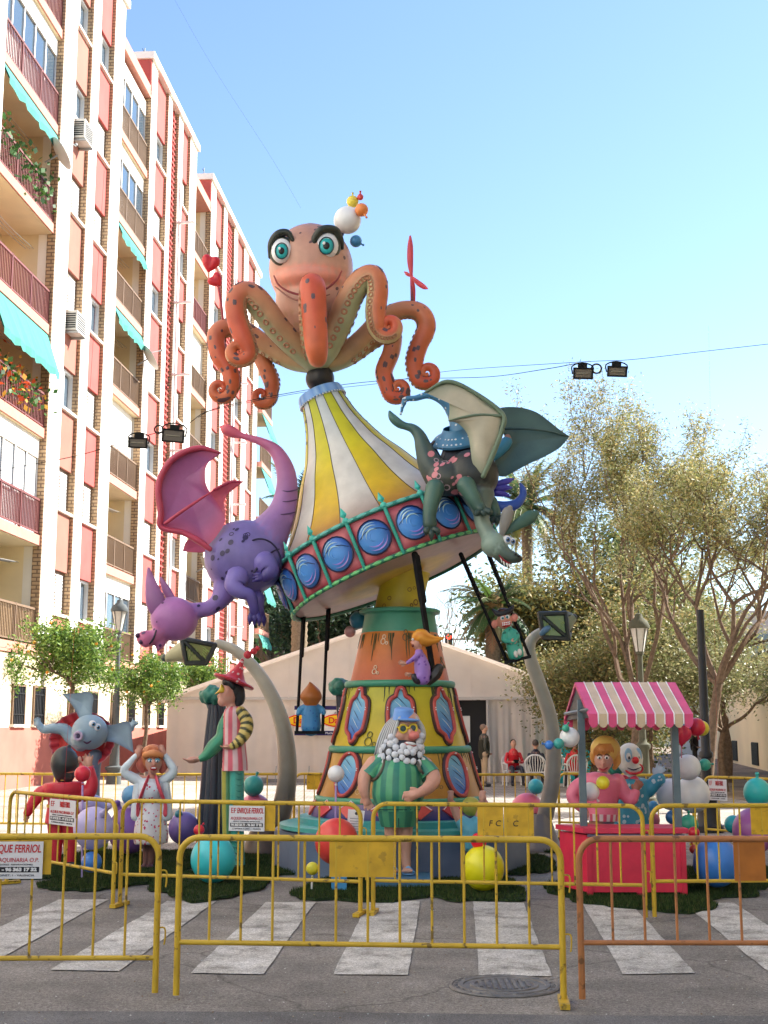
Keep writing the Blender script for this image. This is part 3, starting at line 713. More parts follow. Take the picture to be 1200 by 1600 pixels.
def palm(label, px, Y, zc, L, r, seed, n=46, dead=0):
    g = random.Random(seed); b = P(px, 1150, Y); b.z = 0; t = thing('palm_tree', label, 'palm tree', b, 'date palms behind the tent')
    top = Vector((b.x+g.uniform(-.2, .2), b.y, zc))
    B = MB(); N = 40
    B.lathe([(z, r*(1.25-.25*min(1, z/(zc*.2)))*(1+.12*(i % 2))) for i, z in enumerate(np.linspace(0, zc, N*2))], (.2, .15, .1), n=12, T=Matrix.Translation(b)); B.build('trunk', BARK, t)
    B = MB(); B.ball(tuple(top), (r*1.5, r*1.5, r*2), (.22, .14, .06), n=10, m=6); B.build('crown_base', BARK, t)
    for i in range(n):
        a = 2*pi*g.random(); el = g.uniform(-.5, 1.35); ll = L*g.uniform(.75, 1.1); B = MB()
        d = Vector((cos(a)*cos(el), sin(a)*cos(el), sin(el))); p = top.copy(); pts = [p.copy()]; M = 12
        cl = (.07, .11, .04) if el > -.1 else (.24, .18, .08)
        cl = tuple(x*g.uniform(.7, 1.35) for x in cl)
        for j in range(M):
            d = (d+Vector((0, 0, -.085-.06*max(0, cos(el))))).normalized(); p = p+d*ll/M; pts.append(p.copy())
        vs, fs = [], []
        for j in range(1, M+1):
            for sgn in (-1, 1):
                for h in (0, .33, .66):
                    o = pts[j-1].lerp(pts[j], h); dd = (pts[j]-pts[j-1]).normalized(); sd_ = dd.cross(Vector((0, 0, 1))).normalized()*sgn
                    ln = ll*.2*sin(pi*min(1, (j+h)/M*.85+.12))+.08; e = o+(sd_*.85+dd*.6+Vector((0, 0, -.35+g.uniform(-.15, .15)))).normalized()*ln
                    k_ = len(vs); w_ = dd*.042*L/2.5; vs += [o-w_, o+w_, e]; fs.append((k_, k_+1, k_+2))
        B.add(vs, fs, cl); B.tube([tuple(q) for q in pts], r=[.03*(1-j/(M+2)) for j in range(M+1)], n=4, sub=0, col=(.2, .18, .08), round_=False)
        B.build('frond', LEAF, t, smooth=False)
palm('tall date palm with a clean trunk beside the green dragon head', 829, 52, P(829, 795, 52).z, 2.5, .2, 41)
palm('shorter shaggy palm behind the grimacing swing rider', 772, 44, P(775, 950, 44).z, 2.0, .24, 42)
palm('palm trunk seen between the bars of the left swing', 466, 56, P(462, 790, 56).z, 2.4, .33, 43)

# ------------------------------------------------------------------ tent
TENT = mat('tent_canvas', (.86, .79, .72), rough=.75, noise=.05, nscale=2, transl=.5)
tn = thing('marquee_tent', 'large beige canvas marquee with a gable roof and dark doorway', 'tent', (0, 42, 0))
Yt = 42; pk = P(599, 978, Yt); el_ = P(262, 1092, Yt); er = P(925, 1092, Yt); ez = el_.z; mx = pk.x
def cloth(B, a, b, c, d, nx, nz, amp, fr, seed=0, col=(1, 1, 1), nrm=Vector((0, -1, 0)), thick=.02):
    g = random.Random(seed); ph = [g.random()*6 for _ in range(4)]
    a, b, c, d = map(Vector, (a, b, c, d)); vs = []
    for j in range(nz+1):
        for i in range(nx+1):
            s, t = i/nx, j/nz; p = a.lerp(b, s).lerp(d.lerp(c, s), t)
            o = amp*(sin(s*fr*6.28+ph[0]+1.3*t)*.6+sin(s*fr*2.3*6.28+ph[1])*.3+.3*sin(s*fr*.4*6.28+t*3+ph[2]))*(.35+.65*(1-t))
            vs.append(p+nrm*o)
    fs = [(j*(nx+1)+i, j*(nx+1)+i+1, (j+1)*(nx+1)+i+1, (j+1)*(nx+1)+i) for j in range(nz) for i in range(nx)]
    return B.add(vs, fs, col)
xl, xr = el_.x, er.x
d0, d1 = P(707, 1150, Yt).x, P(760, 1150, Yt).x
B = MB(); cloth(B, (xl, Yt, 0), (d0, Yt, 0), (d0, Yt, ez), (xl, Yt, ez), 110, 8, .05, 11, 1); B.build('front_wall', TENT, tn)
B = MB(); cloth(B, (d1, Yt-.05, 0), (xr, Yt-.05, 0), (xr, Yt, ez), (d1, Yt, ez), 90, 8, .14, 7, 2); B.build('door_curtain', TENT, tn)
B = MB(); n = 120; vs = []; fs = []
for i in range(n+1):
    s = i/n; x = xl+(xr-xl)*s; zt = pk.z-(pk.z-ez-.02)*abs(x-mx)/((xr-xl)/2)
    for j in range(9):
        z = ez+(zt-ez)*j/8; vs.append((x, Yt-.1-.05*sin((x*3.2+z*5)*1.0)*(1-abs(j-4)/4)*min(1, (zt-ez)), z))
for i in range(n):
    for j in range(8): a = i*9+j; fs.append((a, a+9, a+10, a+1))
B.add(vs, fs, (1, 1, 1)); B.build('gable', TENT, tn)
B = MB()
for sx in (xl-.25, xr+.25):
    zz = ez-.04*0; 
    B.add([(mx, Yt-.35, pk.z+.14), (mx, Yt+20, pk.z+.14), (sx, Yt+20, zz), (sx, Yt-.35, zz), (mx, Yt-.35, pk.z+.06), (mx, Yt+20, pk.z+.06), (sx, Yt+20, zz-.12), (sx, Yt-.35, zz-.12)], [(0, 1, 2, 3), (4, 5, 6, 7), (0, 3, 7, 4), (3, 2, 6, 7)], (1, 1, 1))
B.build('roof_canvas', TENT, tn, smooth=False)
B = MB()
B.box((xl, Yt, 0), (xl+.03, Yt+20, ez), (1, 1, 1)); B.box((xr-.03, Yt, 0), (xr, Yt+20, ez), (1, 1, 1)); B.box((xl, Yt+19.9, 0), (xr, Yt+20, ez+1), (1, 1, 1)); B.build('side_wall', mat('tent_canvas_dense', (.62, .54, .49), rough=.8), tn, smooth=False)
B = MB(); B.box((xl, Yt-.14, ez-.03), (xr, Yt-.02, ez+.06), (1, 1, 1)); B.box((d0-.06, Yt-.1, 0), (d0, Yt, ez-.03), (1, 1, 1)); B.box((d1, Yt-.12, 0), (d1+.06, Yt-.02, ez-.03), (1, 1, 1)); B.build('frame', mat('tent_frame', (.5, .46, .42), rough=.6), tn, smooth=False)
B = MB(); B.box((d0-.3, Yt+.5, 0), (d1+.3, Yt+.6, ez-.03), (.01, .01, .015)); B.build('dark_interior_sheet', DARK, tn, smooth=False)  # black sheet stands in for the darkness inside the tent doorway
B = MB(); B.box((d0+.35, Yt+.42, 1.25), (d0+.6, Yt+.47, 2.1), (1, 1, 1)); B.build('interior_chair_stack', SHUT, tn, smooth=False)
for i in range(1, 7):
    x = xl+(xr-xl)*i/7
    if d0-.2 < x < d1+.2: continue
    B = MB(); B.tube([(x, Yt-.07, .02), (x, Yt-.07, ez)], r=.009, n=5, sub=0); B.build('canvas_seam', TENT, tn)
for i in range(1, 7):
    x = xl+(xr-xl)*i/7; zz_ = pk.z-(pk.z-ez-.02)*abs(x-mx)/((xr-xl)/2); B = MB(); B.tube([(x, Yt-.16, ez+.05), (x, Yt-.16, zz_-.05)], r=.008, n=5, sub=0); B.build('canvas_seam', TENT, tn)
B = MB(); B.box((xl, Yt-.16, 0), (d0-.1, Yt-.08, .1), (1, 1, 1)); B.build('ground_skirt', mat('skirt_grey', (.3, .27, .25), rough=.9), tn, smooth=False)
for i in range(9):
    x = xl+.4+(d0-xl-.8)*i/8; B = MB(); B.tube([(x, Yt-.1, .5), (x, Yt-.5, .02)], r=.012, n=4, sub=0); B.build('guy_strap', GREYM, tn)
# banner on the tent wall
bn = thing('advertising_banner', 'white banner with yellow oval logo hung on the tent behind the left swing', 'banner', P(500, 1150, Yt-.2))
Yb = Yt-.2; B = MB()
def bq(B, x0, y0, x1, y1, d, col): 
    a, b = P(x0, y1, Yb), P(x1, y0, Yb); B.box((a.x, Yb-d, a.z), (b.x, Yb+.01-d+.012, b.z), col); return B
bq(MB(), 460, 1103, 590, 1148, 0, (.75, .73, .7)).build('banner_sheet', MATTE, bn, smooth=False)
bq(MB(), 460, 1103, 590, 1109, .014, (.03, .025, .1)).build('top_strip', MATTE, bn, smooth=False)
bq(MB(), 460, 1142, 590, 1149, .014, (.03, .025, .1)).build('bottom_strip', MATTE, bn, smooth=False)
for px_, cc in ((529, None), (474, None)):
    c = P(px_, 1126, Yb-.03); B = MB(); B.ball(tuple(c), (.55, .02, .21), (.7, .03, .01), n=24, m=10); B.build('logo_edge', MATTE, bn)
    B = MB(); B.ball(tuple(c+Vector((0, -.012, 0))), (.5, .02, .17), (.85, .5, .02), n=24, m=10); B.build('logo_oval', MATTE, bn)
    text_mesh('Dacsa', .27, c+Vector((0, -.034, 0)), (1, 0, 0), (0, 0, 1), mat('logo_red', (.6, .02, .01), rough=.7), bn, bold=.008)
    text_mesh('ARROZ', .11, P(px_+2, 1114, Yb-.02), (1, 0, 0), (0, 0, 1), mat('print_black', (.01, .01, .012), rough=.7), bn)
text_mesh('Mucho antes de', .1, P(524, 1145.5, Yb-.03), (1, 0, 0), (0, 0, 1), mat('print_white', (.75, .75, .75), rough=.7), bn)

# portable toilet, white van-like cabin
pt = thing('portable_toilet', 'turquoise portable toilet with a white roof right of the tent', 'portable toilet', P(895, 1150, 41))
x0, x1 = P(868, 1150, 41).x, P(926, 1150, 41).x; zt = P(868, 1122, 41).z
TQ = (.03, .42, .48)
B = MB(); B.box((x0, 41, 0), (x1, 42.2, zt), TQ); B.build('cabin', MATTE, pt, smooth=False)
B = MB(); B.box((x0+.12, 40.96, .12), (x1-.12, 41, zt-.12), (.04, .5, .56)); dd = B.build('door', MATTE, pt, smooth=False)
B = MB(); B.box((x0+.7, 40.94, 1.45), (x0+1.0, 40.96, 1.85), (.8, .8, .8)); B.build('notice', MATTE, dd, smooth=False)
B = MB(); B.box((x0-.05, 40.95, zt), (x1+.05, 42.25, zt+.08), (.8, .8, .8)); B.box((x0+.1, 41.1, zt+.08), (x1-.1, 42.1, zt+.16), (.8, .8, .8)); B.build('roof', MATTE, pt)
# dark leafy block standing in for the shade behind the stall
B = MB(); B.box((P(936, 1150, 60).x, 60, 0), (P(1010, 1150, 60).x, 60.4, 3.2), (.02, .035, .02)); o = B.build('shade_block', BARK, smooth=False, label='dark leafy block standing in for shade behind the striped stall', cat='shade_block')
g_ = np.random.default_rng(5); hp = np.stack([g_.uniform(P(934, 1150, 60).x, P(1012, 1150, 60).x, 5000), g_.uniform(59.7, 60.1, 5000), g_.uniform(0, 3.35, 5000)], 1)
leafmesh('shade_block_leaves', hp, .1, DK, o)
def person_small(label, px, py_foot, Y, col_top, col_leg, hair, pose='stand', face=0, arms=None, holding=None, skin=(.5, .27, .18)):
    """real people in the background, built in metres in a local frame and turned by face (radians)"""
    b = P(px, py_foot, Y); b.z = 0
    t = thing('person', label, 'person', b)
    T = Matrix.Translation(b) @ Matrix.Rotation(face, 4, 'Z')      # local -Y is forward
    sit = pose == 'sit'
    hz = .5 if sit else .95
    B = MB(T=T)
    sh = hz+.5
    B.ball((0, -.02, sh+.24), (.085, .1, .12), skin); B.tube([(0, 0, sh, .06), (0, -.01, sh+.15, .055)], col=skin, n=8, sub=1)
    B.ball((0, -.12, sh+.23), (.015, .02, .025), skin); B.ball((.085, 0, sh+.23), (.012, .02, .03), skin); B.ball((-.085, 0, sh+.23), (.012, .02, .03), skin)
    B.tube([(0, 0, hz-.02, .15), (0, .0, hz+.25, .155), (0, 0, sh-.04, .15)], col=col_top, n=10, sub=2, flat=.75)
    for s_ in (-1, 1):
        if sit: legs = [(s_*.09, 0, hz, .085), (s_*.14, -.42, hz+.02, .07), (s_*.16, -.5, .25, .055), (s_*.17, -.48, .07, .045)]; ft = (s_*.17, -.56, .05)
        else: legs = [(s_*.09, 0, hz, .09), (s_*.1, -.01, .5, .065), (s_*.1, .02, .08, .05)]; ft = (s_*.11, -.06, .05)
        B.tube(legs, col=col_leg, n=8, sub=3); B.ball(ft, (.05, .13, .05), (.015, .015, .018))
        if sit: ar = [(s_*.19, 0, sh-.06, .055), (s_*.26, -.08, sh-.3, .047), (s_*.1, -.28, sh-.3, .038)]
        else: ar = [(s_*.19, 0, sh-.06, .055), (s_*.25, .03, sh-.32, .045), (s_*.16, -.12, sh-.5, .038)]
        B.tube(ar, col=col_top, n=8, sub=3); e = ar[-1]; B.ball((e[0]*.8, e[1]-.05, e[2]), (.04, .05, .035), skin)
    B.fuse(.018, 2); B.build('body', PAINT, t)
    B = MB(T=T); B.ball((0, .02, sh+.28), (.093, .1, .1), hair); B.build('hair', MATTE, t)
    B = MB(T=T); B.tube([(0, .01, sh-.02, .12), (0, .0, hz+.3, .17), (0, 0, hz-.03, .165)], col=col_top, n=12, sub=3, flat=.78); B.build('jacket', MATTE, t)
    if holding:
        B = MB(T=T); B.box((-.08, -.36, sh-.33), (.08, -.3, sh-.23), (.01, .01, .01)); B.build('handheld_device', MATTE, t, smooth=False)
    for sx in (-.03, .03):
        B = MB(T=T); B.ball((sx, -.115, sh+.265), (.012, .008, .008), (.02, .02, .02), n=8, m=5); B.build('eye', PAINT, t)
    return t
def chair(label, px, py, Y, face, group='white plastic garden chairs by the tent'):
    b = P(px, py, Y); b.z = 0; t = thing('garden_chair', label, 'chair', b, group); T = Matrix.Translation(b) @ Matrix.Rotation(face, 4, 'Z'); w = (.75, .75, .73)
    B = MB(T=T); B.box((-.24, -.24, .42), (.24, .22, .45), w); B.build('seat', MATTE, t, smooth=False)
    for i in range(7):
        a = (i-3)/3; B = MB(T=T); B.tube([(a*.17, .22, .45, .014), (a*.24, .28, .72, .014), (a*.2, .32, .9-.06*a*a, .014)], col=w, n=6, sub=2, flat=1); B.build('slat', MATTE, t)
    B = MB(T=T); B.tube([(-.27, .2, .44, .025), (-.29, .29, .74, .025), (-.15, .33, .9, .025), (0, .34, .93, .025), (.15, .33, .9, .025), (.29, .29, .74, .025), (.27, .2, .44, .025)], col=w, n=7, sub=4); B.build('back_frame', MATTE, t)
    for sx in (-1, 1):
        B = MB(T=T); B.tube([(sx*.28, .26, .66, .022), (sx*.3, -.1, .66, .025), (sx*.27, -.24, .62, .022)], col=w, n=6, sub=3); B.build('armrest', MATTE, t)
        for sy in (-.24, .24):
            B = MB(T=T); B.tube([(sx*.25, sy, .62 if sy < 0 else .45, .02), (sx*.29, sy*1.15, 0, .02)], col=w, n=6, sub=0); B.build('leg', MATTE, t)
    return t
person_small('standing man in dark olive jacket and khaki trousers by the tent door', 757, 1228, 38.6, (.035, .035, .025), (.36, .26, .16), (.22, .15, .11), face=R(100))
person_small('seated boy in a red jacket looking down at a dark device by the tent', 803, 1226, 39.5, (.6, .02, .03), (.03, .035, .05), (.02, .015, .01), 'sit', face=R(8), holding=True)
person_small('seated man in a navy jumper seen from behind on a white chair', 838, 1228, 38.3, (.015, .018, .035), (.02, .02, .03), (.1, .08, .07), 'sit', face=R(170))
person_small('seated person in a red jacket seen from behind near the turquoise toilet', 899, 1226, 38.3, (.6, .02, .03), (.03, .03, .04), (.015, .012, .01), 'sit', face=R(185))
person_small('dark clothed person standing in shade beside the black column', 1086, 1190, 52, (.03, .02, .02), (.015, .015, .018), (.02, .015, .01), face=R(60))
chair('white slatted chair under the boy in red', 803, 1226, 39.5, R(8)); chair('white slatted chair under the man in navy', 838, 1228, 38.3, R(170)); chair('white slatted chair under the red jacket seen from behind', 899, 1226, 38.3, R(185))
chair('empty white chair between the leaning lantern and the turquoise toilet', 873, 1224, 40, R(10))

# ------------------------------------------------------------------ street lamps, column, traffic light
def street_lamp(label, px, Y, ztop, col=(.1, .11, .11), lant=True):
    b = P(px, 1150, Y); b.z = 0; t = thing('street_lamp', label, 'street lamp', b, 'classic cast iron street lamps'); T = Matrix.Translation(b)
    B = MB(); B.lathe([(0, .3), (.12, .3), (.14, .22), (.5, .2), (.55, .26), (.62, .26), (.66, .15), (1.2, .13), (1.25, .18), (1.33, .18), (1.38, .1), (1.45, .09)], col, n=12, T=T); B.build('base', MATTE, t)
    B = MB(); B.lathe([(1.4, .085), (ztop-.7, .06), (ztop-.68, .1), (ztop-.62, .1)], col, n=12, T=T); B.build('post', MATTE, t)
    B = MB(); B.lathe([(ztop-.62, .1), (ztop-.1, .2), (ztop-.08, .22)], (.62, .6, .55), n=6, T=T, capends=True); lg = B.build('lantern_glass', MATTE, t)
    B = MB(); B.lathe([(ztop-.08, .24), (ztop-.02, .26), (ztop+.1, .2), (ztop+.18, .1), (ztop+.26, .08), (ztop+.28, .03), (ztop+.36, .015)], col, n=14, T=T); B.build('lantern_cap', MATTE, t)
    for i in range(6):
        a = 2*pi*i/6; B = MB(); B.tube([tuple(b+Vector((cos(a)*.105, sin(a)*.105, ztop-.62))), tuple(b+Vector((cos(a)*.215, sin(a)*.215, ztop-.08)))], r=.012, n=4, sub=0, col=col); B.build('glazing_bar', MATTE, t)
street_lamp('grey classic street lamp rising behind the elephant figure', 180, 37, 5.1)
street_lamp('far street lamp glimpsed under the left leaning lantern', 343, 62, 5.2)
street_lamp('street lamp with a cream lantern among the trees above the striped stall', 1004, 30.2, P(1000, 977, 30.2).z, (.1, .1, .07))
b = G(1108, 1300); t = thing('black_column', 'tall black cut off lamp column behind the stall balloons', 'lamp column', b)
T = Matrix.Translation(b); zt = P(1098, 953, b.y).z
B = MB(); B.lathe([(0, .25), (.1, .25), (.14, .2), (.5, .15), (.54, .17), (.6, .17), (.66, .11)], (1, 1, 1), n=16, T=T); B.build('base', BLACKM, t)
B = MB(); B.lathe([(.66, .085), (1.2, .085), (1.22, .115), (1.3, .115), (1.33, .08), (zt, .062), (zt, .001)], (1, 1, 1), n=16, T=T); B.build('shaft', BLACKM, t)
# traffic light
Yl = 60; c = P(701, 1006, Yl); t = thing('traffic_light', 'red traffic light hanging from a curved grey arm above the tent roof', 'traffic light', P(785, 1150, Yl))
B = MB(); B.box((c.x-.17, Yl-.12, c.z-.52), (c.x+.17, Yl+.12, c.z+.5), (.02, .02, .02)); B.build('housing', MATTE, t, smooth=False)
for i, (dz, cc) in enumerate(((.32, (.9, .02, .01)), (0, (.08, .06, .01)), (-.32, (.01, .06, .03)))):
    B = MB(); B.ball((c.x, Yl-.12, c.z+dz), (.12, .05, .12), cc); B.build('signal_lens', mat('lit_red_signal', (.8, .02, .01), emit=((1, .03, .01), 2.0)) if i == 0 else MATTE, t)
    B = MB(); B.tube([(c.x-.14, Yl-.25, c.z+dz+.02), (c.x, Yl-.25, c.z+dz+.14), (c.x+.14, Yl-.25, c.z+dz+.02)], r=.02, n=5, sub=3, col=(.02, .02, .02)); B.build('visor', MATTE, t)
q = P(790, 1040, Yl)
B = MB(); B.tube([tuple(P(704, 999, Yl))+(.045,), tuple(P(745, 999, Yl))+(.05,), tuple(P(772, 1006, Yl))+(.06,), tuple(P(786, 1022, Yl))+(.07,), tuple(P(790, 1050, Yl))+(.08,), (P(791, 1050, Yl).x, Yl, 0, .1)], col=(.3, .31, .31), n=8, sub=5); B.build('arm', MATTE, t)

# ------------------------------------------------------------------ overhead cables and floodlights
Yc = 13.0
def cable(pts, label, r=.008):
    B = MB(); B.tube([tuple(P(x, y, Yy)) for x, y, Yy in pts], r=r, n=5, sub=8, col=(.02, .02, .022), round_=False)
    B.build('cable', MATTE, label=label, cat='cable', group='overhead cables')
cable([(-120, 760, 14), (0, 735, 14), (120, 712, 14), (220, 683, 14), (290, 663, 14), (345, 636, 14), (500, 606, 17.6), (620, 593, 17.6), (760, 589, 17.6), (850, 577, 14), (905, 567, 14)], 'black cable sagging from the left floodlights past the big top to the right ones', .0045)
cable([(310, 652, 14), (345, 638, 14), (480, 612, 17.6), (600, 598, 17.6), (700, 580, 17.6), (900, 566, 14), (985, 562, 14), (1100, 549, 14), (1320, 524, 14)], 'thin cable running on from the right floodlights to the right edge', .0035)
cable([(262, -20, 30), (330, 100, 30), (420, 240, 30), (470, 325, 30)], 'very thin wire crossing the sky down to the octopus head', .002)
def coil(x, y, r, Y):
    B = MB(Y)
    for j in range(3): B.tube([(x+r*(1+.1*j)*cos(a), y+r*(.95+.08*j)*sin(a), 2*j) for a in np.linspace(0, 2*pi, 14)], r=.7, n=5, sub=2, col=(.02, .02, .02))
    return B
for (x, y, w, h, rt, lb) in ((217, 692, 30, 17, 3, 'outermost left floodlight hung from the cable over the street'), (272, 681, 35, 21, 5, 'larger left floodlight hung beside the coiled cable'), (910, 584, 31, 18, 1, 'left one of the two floodlights in the sky on the right'), (963, 581, 31, 17, 2, 'right one of the two floodlights in the sky on the right')):
    Yf = 14; k_ = K(y, Yf); c = P(x, y, Yf); t = thing('floodlight', lb, 'floodlight', c, 'floodlights hung on the cables')
    T = Matrix.Translation(c) @ Matrix.Rotation(R(rt), 4, 'Y') @ Matrix.Rotation(R(12), 4, 'X'); hw, hh = w*k_/2, h*k_/2
    B = MB(T=T); B.add([T @ Vector(v) for v in ((-hw, -.05, -hh), (hw, -.05, -hh), (hw, -.05, hh), (-hw, -.05, hh), (-hw*.6, .1, -hh*.6), (hw*.6, .1, -hh*.6), (hw*.6, .1, hh*.6), (-hw*.6, .1, hh*.6))], [(4, 5, 6, 7), (0, 1, 5, 4), (1, 2, 6, 5), (2, 3, 7, 6), (3, 0, 4, 7)], (.02, .02, .02)); B.build('housing', MATTE, t, smooth=False)
    B = MB(T=T)
    e = .012
    for a, b in (((-hw, -.07, -hh), (hw, -.045, -hh+e*1.6)), ((-hw, -.07, hh-e*1.6), (hw, -.045, hh)), ((-hw, -.069, -hh), (-hw+e*1.6, -.046, hh)), ((hw-e*1.6, -.069, -hh), (hw, -.046, hh))): B.box(a, b, (.015, .015, .015))
    B.build('frame', MATTE, t, smooth=False)
    B = MB(T=T); B.box((-hw+e, -.06, -hh+e), (hw-e, -.055, hh-e), (.16, .14, .12)); B.build('reflector', mat('reflector_dull', (.2, .17, .14), rough=.3, metal=.5), t, smooth=False)
    B = MB(T=T); B.tube([(-hw*.6, -.068, 0), (hw*.6, -.068, 0)], r=.008, n=5, sub=0, col=(.3, .27, .2)); B.build('tube_bulb', MATTE, t)
    B = MB(T=T); B.tube([(-hw, 0, 0), (-hw*1.05, 0, hh*1.3), (0, 0, hh*1.9), (hw*1.05, 0, hh*1.3), (hw, 0, 0)], r=.008, n=5, sub=3, col=(.02, .02, .02)); B.box((-.05, -.02, hh), (.05, .04, hh+.05), (.02, .02, .02)); B.build('bracket', MATTE, t)
coil(248, 671, 6, 14).build('cable_coil', MATTE, label='small coil of black cable beside the left floodlights', cat='cable', group='cable coils')
coil(932, 576, 7, 14).build('cable_coil', MATTE, label='small coil of black cable between the right floodlights', cat='cable', group='cable coils')

# ================================================================== THE MONUMENT
OUT = (.015, .02, .03)
YT = 16.3
def zt(y): return P(600, y, YT).z
kT = K(1100, YT)
ax = P(625, 1170, YT); AX = Vector((ax.x, YT, 0))
def rpx(w, y): return w*K(y, YT)
car = thing('carousel_tower', 'tall fairytale carousel tower with tilted striped big top and painted windows', 'carousel', AX)
TA = Matrix.Translation(AX)
def lath(name, prof, col, n=48, parent=car, colfn=None, m=PAINT, T=TA, **k):
    B = MB(); B.lathe(prof, col, n=n, T=T, colfn=colfn); return B.build(name, m, parent, **k)
def mixc(a, b, t): t = max(0, min(1, t)); return tuple(a[i]*(1-t)+b[i]*t for i in range(3))
# platform
zf = .5
lath('platform', [(0, 1.56), (zf-.03, 1.56), (zf, 1.53), (zf, .01)], (.09, .13, .2), n=8, angle=20)
lath('platform_top', [(zf+.002, 1.5), (zf+.05, 1.5), (zf+.06, 1.47), (zf+.06, .01)], (.06, .3, .27), n=48)
lath('platform_step', [(zf+.06, 1.27), (zf+.13, 1.27), (zf+.14, 1.25), (zf+.14, .01)], (.04, .26, .26), n=48)
z0, z1, z2, z3, z4, z5 = zf+.14, zt(1247), zt(1170), zt(1070), zt(990), zt(960)
r1, r2, r3, r4 = rpx(127, 1243), rpx(105, 1170), rpx(80, 1070), rpx(60, 990)
rb = rpx(140, 1290)
lath('skirt', [(z0, rb), (z0+.1, rb*.995), (z1, r1*1.03)], (.025, .03, .12), colfn=lambda th, z, r: mixc((.03, .035, .16), (.16, .1, .2), (z-z0)/(z1-z0)))
for i in range(16):
    a = 2*pi*(i+.5)/16; rr = (rb+r1)/2+.015; zz = (z0+z1)/2+.01; hh = (z1-z0)*.56; ww = .155
    B = MB(); u = Vector((-sin(a), cos(a), 0)); o = Vector((cos(a), sin(a), 0)); sl_ = (rb-r1)/(z1-z0)
    c = AX+o*rr+Vector((0, 0, zz)); up_ = (Vector((0, 0, 1))-o*sl_).normalized(); nn = o+Vector((0, 0, sl_))
    q = [c-up_*hh, c+u*ww, c+up_*hh, c-u*ww]; q2 = [v+nn.normalized()*.03 for v in q]
    B.add(q+q2, [(0, 1, 2, 3), (4, 5, 6, 7), (0, 1, 5, 4), (1, 2, 6, 5), (2, 3, 7, 6), (3, 0, 4, 7)], (.5, .035, .05) if i % 2 else (.55, .06, .05))
    d = B.build('diamond', PAINT, car, smooth=False)
    B = MB(); B.tube([tuple(q2[3].lerp(c+nn.normalized()*.03, .12)), tuple(q2[2].lerp(c+nn.normalized()*.03, .12)), tuple(q2[1].lerp(c+nn.normalized()*.03, .12))], r=.007, n=4, sub=0, col=(.7, .62, .6)); B.build('white_line', PAINT, d)
def tier(name, za, ra, zb, rb_, ca, cb, bulge=0):
    pr = []; n = 10
    for i in range(n+1): t = i/n; pr.append((za+(zb-za)*t, ra+(rb_-ra)*t+bulge*sin(pi*t)))
    def cf(th, z, r):
        t = (z-za)/(zb-za); c = mixc(ca, cb, t)
        e = 1
        return tuple(x*e for x in c)
    lath(name, pr, ca, colfn=cf)
tier('lower_tier', z1+.02, r1, z2, r2, (.38, .16, .025), (.46, .25, .035))
tier('middle_tier', z2, r2-.01, z3, r3, (.5, .34, .01), (.38, .37, .02))
tier('upper_tier', z3, r3-.012, z4, r4, (.44, .085, .035), (.5, .16, .02))
GRN = (.05, .24, .15)
for (z, r) in ((z1, r1), (z2, r2), (z3, r3)):
    lath('green_ring', [(z-.04, r-.03), (z-.045, r+.02), (z-.03, r+.045), (z, r+.055), (z+.03, r+.045), (z+.042, r+.02), (z+.04, r-.03)], GRN)
zc0, zc1 = zt(1000), zt(955)
lath('green_collar', [(zc0, r4*.97), (zc0+.01, r4*1.02), (zc0+.08, r4*1.0), (zc1-.07, r4*.92), (zc1-.045, r4*.95), (zc1-.035, r4*1.05), (zc1, r4*1.06), (zc1+.015, r4*1.0), (zc1+.015, .01)], GRN)
# drips and doodles painted on the tiers (thin raised strokes)
def on_cone(a, z, za, ra, zb, rb_, off=.004):
    t = (z-za)/(zb-za); r = ra+(rb_-ra)*t+off; return AX+Vector((r*cos(a), r*sin(a), z))
g = random.Random(4)
B = MB()
for (za, ra, zb, rb_, n) in ((z1, r1, z2, r2, 60), (z2, r2, z3, r3, 50), (z3, r3, z4, r4, 70)):
    for i in range(n):
        a = 2*pi*(int(g.random()*14)/14)+g.gauss(0, .06); L_ = g.uniform(.05, .22)*(1 if g.random() < .7 else 1.6); zz = zb-.03
        B.tube([tuple(on_cone(a, zz, za, ra, zb, rb_, 0))+(.007,), tuple(on_cone(a+g.gauss(0, .008), zz-L_*.6, za, ra, zb, rb_, 0))+(.006,), tuple(on_cone(a, zz-L_, za, ra, zb, rb_, 0))+(.002,)], n=4, sub=1, col=(.05, .07, .03))
B.build('painted_drips', PAINT, car, kind='stuff')
def doodle(a, z, lay, r, col):
    B = MB(); za, ra, zb, rb_ = lay
    for (dx, dz, rr) in ((0, 0, r), (.3*r, 1.7*r, r*.7), (1.7*r, -.6*r, r*.5)):
        pts = [tuple(on_cone(a+(dx+rr*cos(t))/ra, z+dz+rr*sin(t), za, ra, zb, rb_, .002)) for t in np.linspace(0, 2*pi, 12)]
        B.tube(pts, r=.006, n=4, sub=1, col=col)
    B.build('painted_rings', PAINT, car, kind='stuff')
L1, L2, L3 = (z1, r1, z2, r2), (z2, r2, z3, r3), (z3, r3, z4, r4)
F0 = -pi/2
for a, y, lay, r, c in ((-.42, 1006, L3, .035, (.7, .5, .35)), (.12, 1000, L3, .04, (.1, .08, .03)), (-.55, 1052, L3, .03, (.7, .5, .35)), (-.5, 1158, L2, .05, (.12, .12, .03)), (.75, 1155, L2, .04, (.12, .12, .03)), (.45, 1222, L1, .04, (.15, .1, .03)), (-.55, 1232, L1, .03, (.6, .4, .2)), (1.1, 1040, L3, .04, (.12, .08, .03))):
    doodle(F0+a, zt(y), lay, r, c)
